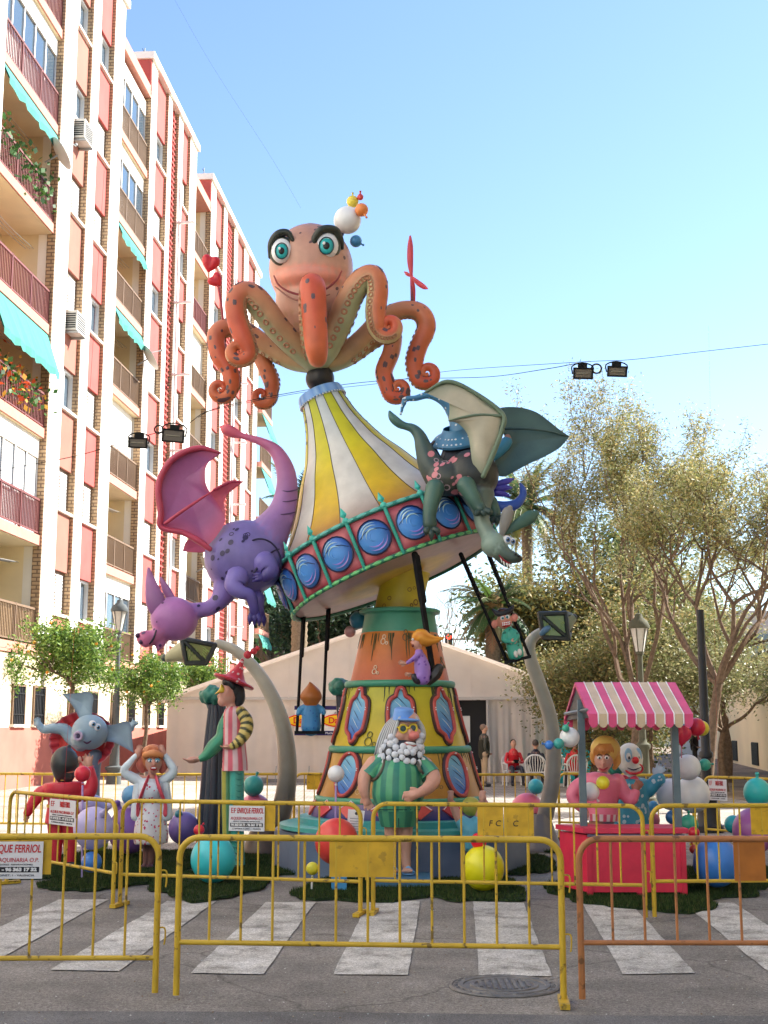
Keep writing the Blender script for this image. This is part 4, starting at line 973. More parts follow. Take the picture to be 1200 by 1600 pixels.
# windows
def cwindow(a0, zc, lay, outline, scale_w, scale_h, kind):
    za, ra, zb, rb_ = lay
    def pt(u, v, off): z = zc+v*scale_h; return on_cone(a0+u*scale_w/(ra+(rb_-ra)*(z-za)/(zb-za)), z, za, ra, zb, rb_, off)
    o = outline+[(-x, y) for x, y in reversed(outline) if abs(x) > 1e-6]
    w_pts = [tuple(pt(x, y, .025)) for x, y in o]; w_pts.append(w_pts[0])
    B = MB(); B.tube([p+(.025,) for p in w_pts], n=8, sub=3, col=(.42, .06, .05)); wn = B.build('window', PAINT, car)
    B = MB(); B.tube([tuple(pt(x*1.12, y*1.06, .004))+(.03,) for x, y in o+[o[0]]], n=6, sub=3, col=(.05, .02, .02)); B.build('dark_outline', PAINT, wn)
    B = MB(); vs = [pt(0, 0, .02)]+[pt(x, y, .012) for x, y in o]; n = len(o)
    cc = [(.1, .28, .5)]+[mixc((.03, .1, .42), (.22, .5, .6), (y+.5)) for x, y in o]
    B.add(vs, [(0, 1+i, 1+(i+1) % n) for i in range(n)], cc); B.build('pane', PAINT, wn, smooth=False)
    B = MB(); g2 = random.Random(int(a0*50))
    for j in range(5):
        y0 = -.3+.15*j+g2.uniform(-.03, .03); 
        B.tube([tuple(pt(-.22, y0+.1, .024))+(.0015,), tuple(pt(0, y0, .026))+(.005,), tuple(pt(.24, y0-.13, .024))+(.0015,)], n=4, sub=3, col=(.55, .65, .7) if j % 2 else (.03, .05, .12))
    B.build('glass_streaks', PAINT, wn)
    B = MB()
    for (x, y) in ((.03, .5), (-.5, .12), (.5, .12)):
        for d in (-.015, .025): B.ball(tuple(pt(x*.98+ (d if abs(x) < .1 else 0), y*.99+(d if abs(x) > .1 else 0), .055)), (.008, .008, .008), (.75, .7, .68), n=6, m=4)
    B.build('white_ticks', PAINT, wn)
orn = [(0, .52), (.1, .5), (.16, .42), (.2, .36), (.36, .31), (.46, .22), (.5, 0), (.47, -.24), (.4, -.31), (.2, -.38), (.15, -.45), (.08, -.5), (0, -.52)]
ov = [(.5*sin(t), .5*cos(t)) for t in np.linspace(0, pi, 10)]
for i in range(8):
    a = F0+i*pi/4
    cwindow(a, zt(1118), L2, orn, .3, .62, 0)
    cwindow(a+.02, zt(1207), L1, ov, .34, .5, 1)
# leaning column
AXv = Vector((-.375, .055, .925)).normalized(); E1 = Vector((.925, 0, .375)).normalized(); E2 = AXv.cross(E1).normalized(); E1 = E2.cross(AXv).normalized()
kk = K(840, YT)
O = P(591, 836, YT)           # centre of the upper rim
MT = Matrix(((E1.x, E2.x, AXv.x, O.x), (E1.y, E2.y, AXv.y, O.y), (E1.z, E2.z, AXv.z, O.z), (0, 0, 0, 1)))
RB = 166*kk; HB = .57
cA, cB = P(621, 962, YT), MT @ Vector((.17, 0, -HB+.02))
B = MB(); B.tube([(cA.x, cA.y, cA.z-.1, .325), tuple(cA.lerp(cB, .35))+(.3,), tuple(cA.lerp(cB, .7))+(.295,), tuple(cB)+(.31,)], n=32, sub=6, round_=False, colfn=lambda t, a, v: mixc((.22, .09, .02), (.5, .4, .03), (t-.05)*3.2))
o_ = B.build('column', PAINT, car)
S2 = MB(); spots(S2, B, 60, .02, .045, (.12, .05, .015), lambda c: c.z < cA.z+.27, ring=True, seed=3); spots(S2, B, 14, .02, .04, (.2, .12, .02), lambda c: c.z > cA.z+.3, ring=True, seed=5); S2.build('painted_rings', PAINT, o_, kind='stuff')
# disc underside
def und(th, z, r):
    v = .5+.5*sin(th*3+r*2.2); base = mixc((.42, .27, .24), (.36, .24, .28), v)
    if r < .85+.16*sin(th*2+1): base = mixc((.62, .42, .1), base, max(0, (r-.62)*4))
    return base
lath('disc_underside', [(-HB, RB*.99)]+[(-HB-.0-.07*(1-(r/RB))**.7, r) for r in np.linspace(RB*.98, .01, 22)], (.4, .3, .3), colfn=und, T=MT, n=72)
lath('rim_band', [(-HB, RB), (-HB*.5, RB*1.012), (0, RB)], (.45, .09, .1), T=MT, n=72)
NP = 18
def rim(a, z, off=0): return MT @ Vector((cos(a)*(RB+off), sin(a)*(RB+off), z))
AO = F0-.09                                     # phase
TEAL = (.03, .3, .22)
for i in range(NP):
    a0, a1 = AO+2*pi*(i-.5)/NP, AO+2*pi*(i+.5)/NP
    # pink panel with raised border
    B = MB(); vs = []; nu, nv = 10, 8; cc = []
    for v in range(nv+1):
        for u in range(nu+1):
            s, t = u/nu, v/nv; e = min(s, 1-s, t, 1-t); bul = .03*min(1, e*5)
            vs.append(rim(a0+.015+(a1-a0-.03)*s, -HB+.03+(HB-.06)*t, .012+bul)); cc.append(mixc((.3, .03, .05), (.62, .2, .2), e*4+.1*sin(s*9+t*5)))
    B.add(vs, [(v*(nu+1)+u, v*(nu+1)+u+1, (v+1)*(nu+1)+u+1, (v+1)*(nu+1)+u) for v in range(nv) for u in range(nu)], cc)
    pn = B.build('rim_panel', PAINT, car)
    # blue medallion: domed lens with swirls
    am = (a0+a1)/2; B = MB(); vs = [rim(am, -HB/2, .1)]; cc = [(.08, .26, .62)]; nr, na = 5, 28
    for j in range(1, nr+1):
        q = j/nr
        for k_ in range(na):
            t = 2*pi*k_/na; vs.append(rim(am+q*cos(t)*.188/RB, -HB/2+q*sin(t)*.205, .045+.055*sqrt(max(0, 1-q*q))))
            cc.append(mixc((.07, .25, .6), (.015, .06, .28), q*q*(.6+.5*sin(t+1.0))))
    fs = [(0, 1+k_, 1+(k_+1) % na) for k_ in range(na)]+[(1+(j-1)*na+k_, 1+j*na+k_, 1+j*na+(k_+1) % na, 1+(j-1)*na+(k_+1) % na) for j in range(1, nr) for k_ in range(na)]
    B.add(vs, fs, cc); md = B.build('medallion', PAINT, car)
    B = MB(); B.tube([tuple(rim(am+cos(t)*.193/RB, -HB/2+sin(t)*.21, .05))+(.01,) for t in np.linspace(0, 2*pi, 22)], n=5, sub=1, col=(.015, .015, .05)); B.build('dark_outline', PAINT, md)
    B = MB(); g2 = random.Random(i)
    for j, (q, t0, t1, c) in enumerate(((.45, .6, 3.2, (.4, .6, .8)), (.68, .9, 3.0, (.5, .68, .85)), (.84, 1.2, 2.6, (.35, .55, .8)), (.6, 4.0, 5.8, (.32, .22, .6)), (.8, 4.1, 6.1, (.4, .28, .62)), (.25, 2, 5, (.1, .3, .7)))):
        t0 += g2.uniform(-.3, .3); B.tube([tuple(rim(am+q*cos(t)*.188/RB, -HB/2+q*sin(t)*.205, .047+.056*sqrt(1-q*q)))+(.0095*max(.12, sin(pi*s)),) for s, t in zip(np.linspace(0, 1, 9), np.linspace(t0, t1, 9))], n=5, sub=2, col=c)
    for s_ in (-1, 1): B.tube([tuple(rim(am+s_*x/RB, -HB/2+zz, .05+.052*sqrt(max(0, 1-(x/.205)**2-(zz/.225)**2)))) +(.004,) for x, zz in ((.17, .02), (.1, .07), (.04, .09))], n=4, sub=2, col=(.01, .015, .05))
    B.build('painted_swirls', PAINT, md)
    # divider with an arrow finial
    B = MB(); B.tube([tuple(rim(a0, -HB-.02, .04))+(.022,), tuple(rim(a0, .02, .035))+(.026,)], n=7, sub=0, col=TEAL)
    B.ball(tuple(rim(a0, .03, .03)), .045, (.06, .4, .32), n=8, m=6); dv = B.build('divider', PAINT, car)
    B = MB(); base = rim(a0, .06, .03); rd = (rim(a0, 0, 1)-rim(a0, 0, 0)).normalized(); tg = rd.cross(AXv).normalized()
    h = .15; B.add([base+AXv*-.0, base+AXv*.05+tg*.045, base+AXv*.05-tg*.045, base+AXv*.05+rd*.028, base+AXv*.05-rd*.028, base+AXv*h], [(0, 1, 3), (0, 3, 2), (0, 2, 4), (0, 4, 1), (5, 3, 1), (5, 2, 3), (5, 4, 2), (5, 1, 4)], (.05, .42, .34)); B.build('arrow_finial', PAINT, dv, smooth=False)
B = MB(); B.tube([tuple(rim(a, .015, .02))+(.03,) for a in np.linspace(0, 2*pi, 73)], n=8, sub=0, col=(.03, .22, .17), round_=False); B.build('upper_ring', PAINT, car)
B = MB(); B.tube([tuple(rim(a, -HB-.012, .02))+(.028,) for a in np.linspace(0, 2*pi, 73)], n=8, sub=0, col=(.02, .13, .08), round_=False); B.build('lower_ring', PAINT, car)
for z, nn, c, nm in ((.018, 52, (.12, .45, .38), 'upper_bead'), (-HB-.012, 62, (.13, .45, .16), 'lower_bead')):
    for i in range(nn):
        a = 2*pi*i/nn; da = 2*pi/nn*.33
        B = MB(); B.tube([tuple(rim(a-da, z, .034))+(.017,), tuple(rim(a, z, .036))+(.026,), tuple(rim(a+da, z, .034))+(.017,)], n=6, sub=2, col=c); B.build(nm, PAINT, car)
# canopy: 16 gores
prof = [(0, 165), (30, 137), (67, 110), (108, 87), (139, 68), (170, 54), (196, 44), (225, 37), (236, 35)]
sp = smooth_pts([(a*kk, b*kk) for a, b in prof], 4)
TOPZ = sp[-1][0]
for i in range(16):
    a0, a1 = F0+.06+2*pi*i/16, F0+.06+2*pi*(i+1)/16
    yel = i % 2 == 0
    B = MB(); vs, cc = [], []; nu = 6
    for (z, r) in sp:
        t = z/TOPZ
        for u in range(nu+1):
            s = u/nu; a = a0+(a1-a0)*s; rr = r+.016*sin(pi*s)**.7*min(1, r)
            vs.append(MT @ Vector((rr*cos(a), rr*sin(a), z+.02)))
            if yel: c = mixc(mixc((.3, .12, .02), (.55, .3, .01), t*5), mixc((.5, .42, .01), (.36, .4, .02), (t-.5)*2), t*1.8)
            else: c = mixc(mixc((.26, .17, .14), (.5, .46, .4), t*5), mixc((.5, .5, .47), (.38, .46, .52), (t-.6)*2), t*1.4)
            cc.append(c)
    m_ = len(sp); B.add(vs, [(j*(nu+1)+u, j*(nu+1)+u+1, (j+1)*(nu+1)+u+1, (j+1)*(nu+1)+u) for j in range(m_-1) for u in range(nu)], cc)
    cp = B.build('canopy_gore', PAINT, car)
    S2 = MB(); spots(S2, B, 11, .012, .026, (.05, .045, .03), lambda c: (MT.inverted() @ c).z > TOPZ*.62, seed=i+1); spots(S2, B, 7, .014, .022, (.62, .3, .28), lambda c: (MT.inverted() @ c).z > TOPZ*.5, seed=i+30)
    spots(S2, B, 8, .02, .034, (.7, .4, .36), lambda c: .02 < (MT.inverted() @ c).z < TOPZ*.14, seed=i+60); spots(S2, B, 8, .018, .03, (.16, .08, .05), lambda c: .0 < (MT.inverted() @ c).z < TOPZ*.12, seed=i+90)
    S2.build('painted_spots', PAINT, cp, kind='stuff')
    B = MB(); B.tube([tuple(MT @ Vector(((r+.002)*cos(a0), (r+.002)*sin(a0), z+.02)))+(.0055,) for z, r in sp], n=4, sub=0, col=(.02, .015, .01), round_=False); B.build('seam', PAINT, cp)
lath('blue_cap_ring', [(TOPZ-.0, 36*kk), (TOPZ+.01, 39*kk), (TOPZ+.08, 38*kk), (TOPZ+.13, 36*kk), (TOPZ+.15, 30*kk), (TOPZ+.15, .01)], (.1, .27, .6), T=MT, n=40, colfn=lambda th, z, r: mixc((.08, .22, .55), (.25, .42, .7), .5+.5*sin(th*17)))
B = MB()
for i in range(46):
    a = 2*pi*i/46; B.ball(tuple(MT @ Vector((38.5*kk*cos(a), 38.5*kk*sin(a), TOPZ+.0))), .012, (.7, .68, .65), n=6, m=4)
B.build('pearl_trim', PAINT, car, kind='stuff')
NK = P(500, 592, YT)
B = MB(); B.ball(tuple(NK), 23*kk, (.012, .012, .013), n=24, m=16); B.build('black_ball', PAINT, car)

# ------------------------------------------------------------------ octopus
Y = YT
oc = thing('octopus_sculpture', 'large smiling orange octopus with teal eyes and curling tentacles crowning the carousel', 'octopus', P(492, 575, Y))
FL1, FL2, FL3 = (.5, .18, .1), (.55, .18, .12), (.4, .19, .13)
B = MB(Y)
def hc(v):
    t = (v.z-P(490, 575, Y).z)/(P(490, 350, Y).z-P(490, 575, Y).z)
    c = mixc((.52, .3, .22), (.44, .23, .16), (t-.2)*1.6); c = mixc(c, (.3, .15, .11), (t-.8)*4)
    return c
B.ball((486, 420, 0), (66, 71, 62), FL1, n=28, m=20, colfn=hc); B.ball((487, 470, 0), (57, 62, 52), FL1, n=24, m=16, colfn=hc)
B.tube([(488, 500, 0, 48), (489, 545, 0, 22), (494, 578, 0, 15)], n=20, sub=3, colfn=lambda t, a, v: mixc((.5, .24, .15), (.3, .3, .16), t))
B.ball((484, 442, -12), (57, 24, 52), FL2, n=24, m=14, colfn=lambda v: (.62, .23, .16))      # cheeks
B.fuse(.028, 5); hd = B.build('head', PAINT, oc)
S2 = MB(); spots(S2, B, 26, .012, .035, (.11, .06, .06), lambda c: c.y < Y, seed=8); spots(S2, B, 12, .02, .045, (.12, .07, .06), lambda c: c.z > P(0, 385, Y).z, seed=18); S2.build('painted_spots', PAINT, oc, kind='stuff')
B = MB(Y); B.tube([(428, 431, -38, 1.2), (436, 446, -48, 1.6), (455, 457, -60, 1.8), (480, 461, -66, 1.8), (508, 452, -64, 1.8), (526, 438, -54, 1.6), (534, 424, -44, 1.2)], n=6, sub=6, col=(.2, .03, .03)); B.build('mouth', PAINT, oc)
B = MB(Y); B.tube([(430, 448, -36, 1), (455, 466, -56, 1.5), (485, 470, -61, 1.5), (515, 460, -55, 1)], n=6, sub=5, col=(.25, .1, .07)); B.build('lip_fold', PAINT, oc)
for (x, y, rx, ry) in ((440, 392, 16, 20), (510, 384, 18.5, 21.5)):
    dd = -50
    B = MB(Y); B.ball((x, y, dd+6), (rx+4, ry+4, 12), (.06, .07, .05), n=22, m=12); B.build('eye_rim', PAINT, oc)
    e = eye(oc, Y, x, y, dd, rx, iris=(.02, .33, .33), ry=ry, pr=.3)
    B = MB(Y); B.tube([(x+rx*.62*cos(t), y+ry*.62*sin(t), dd-rx*.56, .9) for t in np.linspace(0, 2*pi, 16)], n=5, sub=2, col=(.005, .03, .035)); B.build('iris_outline', PAINT, e)
for pts in ([(422, 402, -44, 3), (424, 381, -50, 5.5), (434, 366, -52, 6), (449, 364, -52, 5.5), (458, 376, -52, 2.5)], [(491, 392, -52, 3), (492, 373, -56, 5.5), (504, 359, -58, 6.5), (523, 360, -52, 6.5), (532, 374, -46, 5), (535, 388, -40, 2.5)]):
    B = MB(Y); B.tube(pts, n=10, sub=6, col=(.022, .026, .018)); B.build('eyebrow', PAINT, oc)
def tentacle(pts, suck=True, seed=0, light=1):
    """outer side orange, inner side (local -normal) cream with suckers"""
    sp_ = None
    B = MB(Y)
    def cf(t, a, v):
        inner = max(0, cos(a-pi)); base = mixc((.47, .075, .03), (.48, .12, .045), .5+.5*sin(t*9+seed)); base = mixc((.38, .3, .16), base, min(1, t*3.2))
        cr = mixc((.3, .34, .2), (.52, .38, .18), t*1.4)
        return mixc(base, cr, min(1, max(0, (inner-.35)*3.5))*min(1, max(0, 1-(t-.5)*6)))
    B.tube(pts, n=16, sub=7, colfn=cf, up=Vector((0, -.2, 1)))
    tn_ = B.build('tentacle', PAINT, oc)
    S2 = MB(); rgx = random.Random(seed)
    ring_n = 16; N = len(B.v)//ring_n
    for i in range(int(N*.06), int(N*.56)):
        if rgx.random() < .5:
            a = rgx.choice([0, 1, 2, 14, 15, 3, 13]); p0 = Vector(B.v[i*ring_n+a]); cen = sum((Vector(B.v[i*ring_n+k_]) for k_ in range(ring_n)), Vector())/ring_n
            nr = (p0-cen).normalized(); tan = (Vector(B.v[min(N-1, i+1)*ring_n+a])-p0)
            if tan.length < 1e-6: continue
            tan = (tan-nr*tan.dot(nr)).normalized(); bi = nr.cross(tan); ra_ = rgx.uniform(.02, .065); el = rgx.uniform(.5, 1)
            m = 9; S2.add([p0+nr*.006]+[p0-nr*.004+(tan*cos(2*pi*j/m)+bi*sin(2*pi*j/m)*el*.7)*ra_ for j in range(m)], [(0, 1+j, 1+(j+1) % m) for j in range(m)], (.09, .055, .06))
    S2.build('painted_spots', PAINT, tn_, kind='stuff')
    S3 = MB()
    for i in range(int(N*.08), int(N*.55), 2):
        for a in (6, 10):
            p0 = Vector(B.v[i*ring_n+a]); cen = sum((Vector(B.v[i*ring_n+k_]) for k_ in range(ring_n)), Vector())/ring_n; nr = (p0-cen)
            rr = nr.length*.17+.006; nr.normalize(); u = nr.orthogonal().normalized(); v = nr.cross(u)
            m = 8; S3.add([p0+nr*.012+(u*cos(2*pi*j/m)+v*sin(2*pi*j/m))*rr for j in range(m)]+[p0+nr*.004+(u*cos(2*pi*j/m)+v*sin(2*pi*j/m))*rr*1.35 for j in range(m)]+[p0-nr*.002+(u*cos(2*pi*j/m)+v*sin(2*pi*j/m))*rr*.5 for j in range(m)],
                [(j, (j+1) % m, (j+1) % m+m, j+m) for j in range(m)]+[(j, (j+1) % m, (j+1) % m+2*m, j+2*m) for j in range(m)], (.36, .17, .09))
    S3.build('suckers', PAINT, tn_, kind='stuff')
def curl(cx, cy, d, r, a0, turns, rt, sgn=1, n=12, tilt=.25):
    """spiral ending in (cx,cy): list of points radius r -> small, starting at angle a0"""
    o = []
    for i in range(n+1):
        t = i/n; a = a0+sgn*turns*2*pi*t; rr = r*(1-t)**.85+.8; o.append((cx+rr*cos(a), cy+rr*sin(a), d-rr*tilt*0-6*t, max(1.6, rt*(1-.8*t))))
    return o
# front centre
tentacle([(492, 566, -10, 16), (488, 530, -42, 19), (486, 480, -72, 19), (487, 450, -92, 19), (489, 452, -112, 19), (491, 490, -120, 18.5), (494, 535, -122, 17.5), (496, 556, -118, 15), (496, 560, -104, 12), (496, 548, -98, 8), (496, 543, -104, 4)], seed=1)
# left front
tentacle([(490, 568, -8, 15), (465, 545, -24, 18), (432, 510, -44, 20), (402, 470, -58, 20), (383, 457, -66, 17.5), (369, 470, -70, 16.5), (371, 500, -70, 16), (382, 530, -70, 15.5)]+curl(373, 549, -70, 16, .15, 1.35, 12.5, 1), seed=2)
# left middle (back)
tentacle([(488, 570, 2, 14), (455, 562, 16, 16), (415, 540, 24, 16), (385, 518, 20, 15), (355, 512, 8, 14.5), (338, 524, 2, 14.5), (342, 555, 0, 14), (358, 578, 0, 13.5), (362, 598, 0, 13)]+curl(344, 608, 0, 15.5, .1, 1.3, 10.5, 1), seed=3)
# left rear
tentacle([(490, 570, 10, 13), (450, 560, 40, 15), (412, 545, 50, 14), (404, 548, 50, 13), (414, 572, 44, 13), (424, 596, 40, 13)]+curl(409, 618, 40, 15.5, -.35, 1.2, 10, 1), seed=4)
# right front
tentacle([(498, 568, -8, 15), (512, 545, -26, 18), (530, 505, -46, 20), (548, 462, -60, 19), (566, 437, -68, 17.5), (583, 432, -72, 17), (590, 452, -74, 16.5), (587, 485, -74, 16), (589, 508, -74, 15.5)]+curl(607, 510, -74, 16, 2.6, 1.3, 13, -1), seed=5)
# right middle
tentacle([(498, 572, 0, 14), (532, 560, 10, 17), (565, 532, 14, 17), (596, 500, 12, 15.5), (628, 485, 6, 14.5), (656, 488, 2, 14.5), (667, 510, 0, 14.5), (655, 540, 0, 14), (648, 565, 0, 14)]+curl(667, 583, 0, 16.5, 2.7, 1.3, 11.5, -1), seed=6)
# right rear
tentacle([(498, 572, 12, 13), (540, 560, 40, 15), (585, 530, 44, 15), (612, 520, 36, 14.5), (612, 548, 24, 14), (600, 580, 14, 14), (605, 600, 10, 13.5)]+curl(622, 607, 8, 15, 2.6, 1.2, 11, -1), seed=7)
# rear pair
tentacle([(494, 570, 14, 13), (500, 550, 60, 16), (505, 500, 88, 16), (508, 480, 104, 15), (512, 500, 120, 14), (514, 540, 124, 12), (514, 560, 116, 8)], seed=8)

def balloon(label, x, y, r, col, Y, ry=None, knot=None, parent=None, group='painted balloons around the monument', rz=None, name='balloon'):
    """glossy sphere with a little tied neck; knot = direction in px (dx,dy) with y down"""
    ry = ry or r; B = MB(Y)
    B.ball((x, y, 0), (r, ry, rz or r), col, n=28, m=20)
    if knot:
        kx, ky = knot[:2]; L_ = sqrt(kx*kx+ky*ky); kx, ky = kx/L_, ky/L_
        kd = knot[2] if len(knot) > 2 else 0
        s_ = max(1.6, r*.14)
        B.tube([(x+kx*r*.85, y+ky*ry*.85, kd*.8, s_*1.6), (x+kx*(r+s_*.7), y+ky*(ry+s_*.7), kd, s_*.75), (x+kx*(r+s_*2.2), y+ky*(ry+s_*2.2), kd*1.1, s_*1.25)], n=8, sub=3, col=tuple(c*.8 for c in col))
    if parent: return B.build(name, LATEX, parent)
    c = P(x, y, Y)
    return B.build(name, LATEX, loc=c, label=label, cat='balloon', group=group)
W_, LB, BL, RD, YL, TL, GR, PK, PU, LI = (.72, .7, .68), (.12, .4, .68), (.04, .17, .5), (.55, .02, .04), (.75, .58, .03), (.05, .35, .32), (.04, .3, .2), (.6, .12, .2), (.22, .1, .36), (.45, .4, .66)
hb = thing('balloon_cluster', 'cluster of five coloured balloons worn like a hat beside the octopus right eye', 'balloons', P(545, 350, Y))
balloon('', 543, 344, 21.5, W_, Y-.1, knot=(-.8, 1), parent=hb); balloon('', 565, 328, 10.5, (.65, .2, .05), Y-.25, parent=hb, knot=(.2, .3, -9)); balloon('', 551, 315, 9.5, (.62, .5, .06), Y, parent=hb, knot=(0, -1)); balloon('', 563, 308, 5, (.5, .05, .05), Y-.05, parent=hb, knot=(0, -1)); balloon('', 556, 377, 9.5, (.04, .2, .42), Y, parent=hb, knot=(1, .5))
B = MB(Y); B.tube([(525, 360, 0, 7), (533, 366, 0, 5)], n=8, sub=1, col=(.02, .02, .02)); B.build('clip', PAINT, hb)
# hearts on a stick
hw = thing('heart_wand', 'red stick with two red hearts held up by the left tentacle', 'wand', P(347, 500, Y))
B = MB(Y); B.tube([(349, 505, 0, 1.8), (345, 470, 0, 2), (338, 430, 0, 2)], n=6, sub=3, col=(.3, .02, .03)); B.build('stick', PAINT, hw)
def heart(cx, cy, s, rot, parent, col=(.5, .02, .03)):
    B = MB(Y)
    for sx in (-1, 1):
        c_, s_ = cos(rot), sin(rot); f = lambda x, y: (cx+(x*c_-y*s_)*s, cy+(x*s_+y*c_)*s)
        a = f(sx*.5, -.35); b = f(0, 1.0); B.tube([(a[0], a[1], 0, .56*s), (f(sx*.3, .2)[0], f(sx*.3, .2)[1], 0, .5*s), (b[0], b[1], 0, .12*s)], n=12, sub=3, col=col)
    B.fuse(.018, 3); return B.build('heart', PAINT, parent)
heart(329, 411, 14.5, .25, hw); heart(337, 438, 12, -.75, hw)
# toy windmill
wm = thing('toy_windmill', 'red stick with slim propeller blades held up by the right tentacle', 'toy windmill', P(643, 478, Y))
B = MB(Y); B.tube([(644, 480, 0, 2.4), (643, 430, 0, 2.4)], n=6, sub=1, cols=[(.05, .02, .03), (.45, .03, .05)]); B.build('stick', PAINT, wm)
for pts in ([(643, 432, -3, 2), (641, 410, -4, 4.6), (641, 385, -5, 4.4), (641, 369, -5, 1.5)], [(643, 432, -3, 2), (645, 450, 0, 4), (646, 470, 4, 3)], [(643, 432, -4, 1.6), (652, 441, -14, 4), (662, 448, -24, 3.8), (668, 451, -30, 1.2)], [(643, 432, -1, 1.5), (636, 428, 8, 3), (632, 425, 14, 1.2)]):
    B = MB(Y); B.tube(pts, n=8, sub=4, col=(.5, .05, .07), flat=.5); B.build('blade', PAINT, wm)

# ------------------------------------------------------------------ purple dragon
Y = 15.9
PUR, PUD, PKK = (.14, .11, .3), (.06, .045, .16), (.5, .09, .12)
pd = thing('purple_dragon', 'upside down purple and pink dragon with bat wings gripping the left rim', 'dragon', P(380, 880, Y))
def pc(v, pts=None):
    # pinker towards tail tip and head, as airbrushed on the figure
    a = P(380, 870, Y); d = v-a; t = max(0, (d.length-.55)/1.1); 
    return mixc(PUR, (.42, .13, .25), t*.9)
B = MB(Y)
B.ball((382, 872, 0), (63, 60, 58), PUR, n=28, m=20, colfn=lambda v: mixc(PUR, (.26, .2, .48), (v.x-P(360, 800, Y).x)*.8))
B.tube([(418, 838, 0, 34), (440, 800, 0, 22), (448, 765, 0, 17.5), (446, 735, 0, 15), (432, 706, 0, 11), (412, 692, 0, 7.5), (392, 685, 0, 6), (378, 681, 0, 5.5), (365, 676, 0, 9), (353, 671, 0, 9.5), (346, 667, 0, 4)], n=16, sub=5, colfn=lambda t, a, v: mixc((.22, .14, .36), (.55, .09, .12), t*1.15))
B.tube([(356, 915, -10, 24), (343, 938, -18, 15), (325, 951, -22, 12.5), (300, 955, -26, 13)], n=14, sub=5, colfn=lambda t, a, v: mixc((.16, .12, .36), (.27, .13, .36), t))
B.ball((272, 967, -30), (37, 34, 33), (.36, .14, .34), n=24, m=16, rot=20)
B.tube([(254, 986, -38, 15), (240, 996, -42, 11), (229, 998, -44, 14), (224, 997, -44, 12)], n=14, sub=4, colfn=lambda t, a, v: mixc((.38, .13, .28), (.5, .12, .22), t))
B.tube([(256, 995, -36, 9), (250, 1008, -38, 7), (246, 1016, -38, 3)], n=10, sub=3, col=(.42, .14, .3))
B.fuse(.022, 5); bd = B.build('body', PAINT, pd)
S2 = MB(); spots(S2, B, 24, .015, .04, (.03, .02, .07), lambda c: c.y < Y-.1 and c.x > P(330, 0, Y).x and c.x < P(420, 0, Y).x, seed=2); spots(S2, B, 14, .012, .03, (.08, .03, .1), lambda c: c.x < P(290, 0, Y).x, seed=4); spots(S2, B, 8, .03, .05, (.03, .02, .07), lambda c: c.z > P(0, 850, Y).z and c.y < Y and P(345, 0, Y).x < c.x < P(410, 0, Y).x, ring=True, seed=9); S2.build('painted_spots', PAINT, pd, kind='stuff')
for (x, y, d, r, w) in ((449, 764, 0, 18.3, 1), (446, 780, 0, 19.6, 1), (440, 800, 0, 22.8, 1)):
    B = MB(Y); B.tube([(x+r*cos(a), y+3*sin(a)+1-2*abs(cos(a)), -abs(r*sin(a))*.98, .9) for a in np.linspace(.35, pi*.9, 9)], n=4, sub=2, col=(.07, .03, .09)); B.build('crease', PAINT, pd)
B = MB(Y); B.tube([(398+33*cos(a)+8, 880+38*sin(a), -57+abs(cos(a))*18, 1.5) for a in np.linspace(-2.9, .25, 14)], n=5, sub=3, col=(.02, .015, .05)); B.tube([(397, 895, -54, 1.6), (410, 876, -50, 2.4), (426, 862, -38, 1.6), (436, 858, -26, 1.2)], n=5, sub=4, col=(.02, .015, .05)); B.build('thigh_line', PAINT, pd, kind='stuff')
for pts in ([(251, 962, -42, 12), (243, 940, -44, 15), (236, 912, -44, 9), (232, 888, -44, 2)], [(272, 942, -30, 6), (260, 922, -26, 7), (251, 903, -24, 2)]):
    B = MB(Y); B.tube(pts, n=14, sub=5, flat=.5, colfn=lambda t, a, v: mixc((.2, .09, .22), (.36, .14, .3), t)); B.build('ear', PAINT, pd)
for x, y in ((215, 993), (221, 1003)):
    B = MB(Y); B.ball((x, y, -52), (4, 4, 5), (.05, .02, .06), n=10, m=8); B.build('nostril', PAINT, pd)
B = MB(Y); B.tube([(244, 985, -55, 1.2), (240, 997, -55, 1.6), (234, 1006, -52, 1.2)], n=5, sub=4, col=(.02, .01, .03)); B.build('mouth', PAINT, pd)
# legs with claws
DKP = (.045, .03, .16)
for pts in ([(372, 900, -44, 18), (366, 915, -52, 15), (376, 925, -56, 11), (390, 930, -56, 9.5), (396, 945, -54, 8), (398, 958, -52, 8)], [(400, 935, -10, 14), (403, 950, -6, 10), (405, 960, -4, 9)], [(412, 880, -40, 20), (422, 892, -46, 14), (415, 901, -50, 10)], [(424, 893, 30, 18), (425, 905, 30, 12)]):
    B = MB(Y); B.tube(pts, n=12, sub=4, colfn=lambda t, a, v: mixc((.17, .13, .38), DKP, (t-.35)*2)); lg = B.build('leg', PAINT, pd)
    e = pts[-1]
    for j, dx in enumerate((-7, 0, 7)):
        B = MB(Y); B.tube([(e[0]+dx*.5, e[1], e[2], 5), (e[0]+dx, e[1]+9, e[2]-4, 4.5), (e[0]+dx*1.1, e[1]+18, e[2]-3, 1.2)] if e[1] > 940 else [(e[0]+dx*.3, e[1], e[2], 5), (e[0]-10, e[1]+dx*.5, e[2]-4, 4.5), (e[0]-20, e[1]+dx*.8+2, e[2]-3, 1.3)], n=8, sub=3, col=DKP); B.build('claw', PAINT, lg)
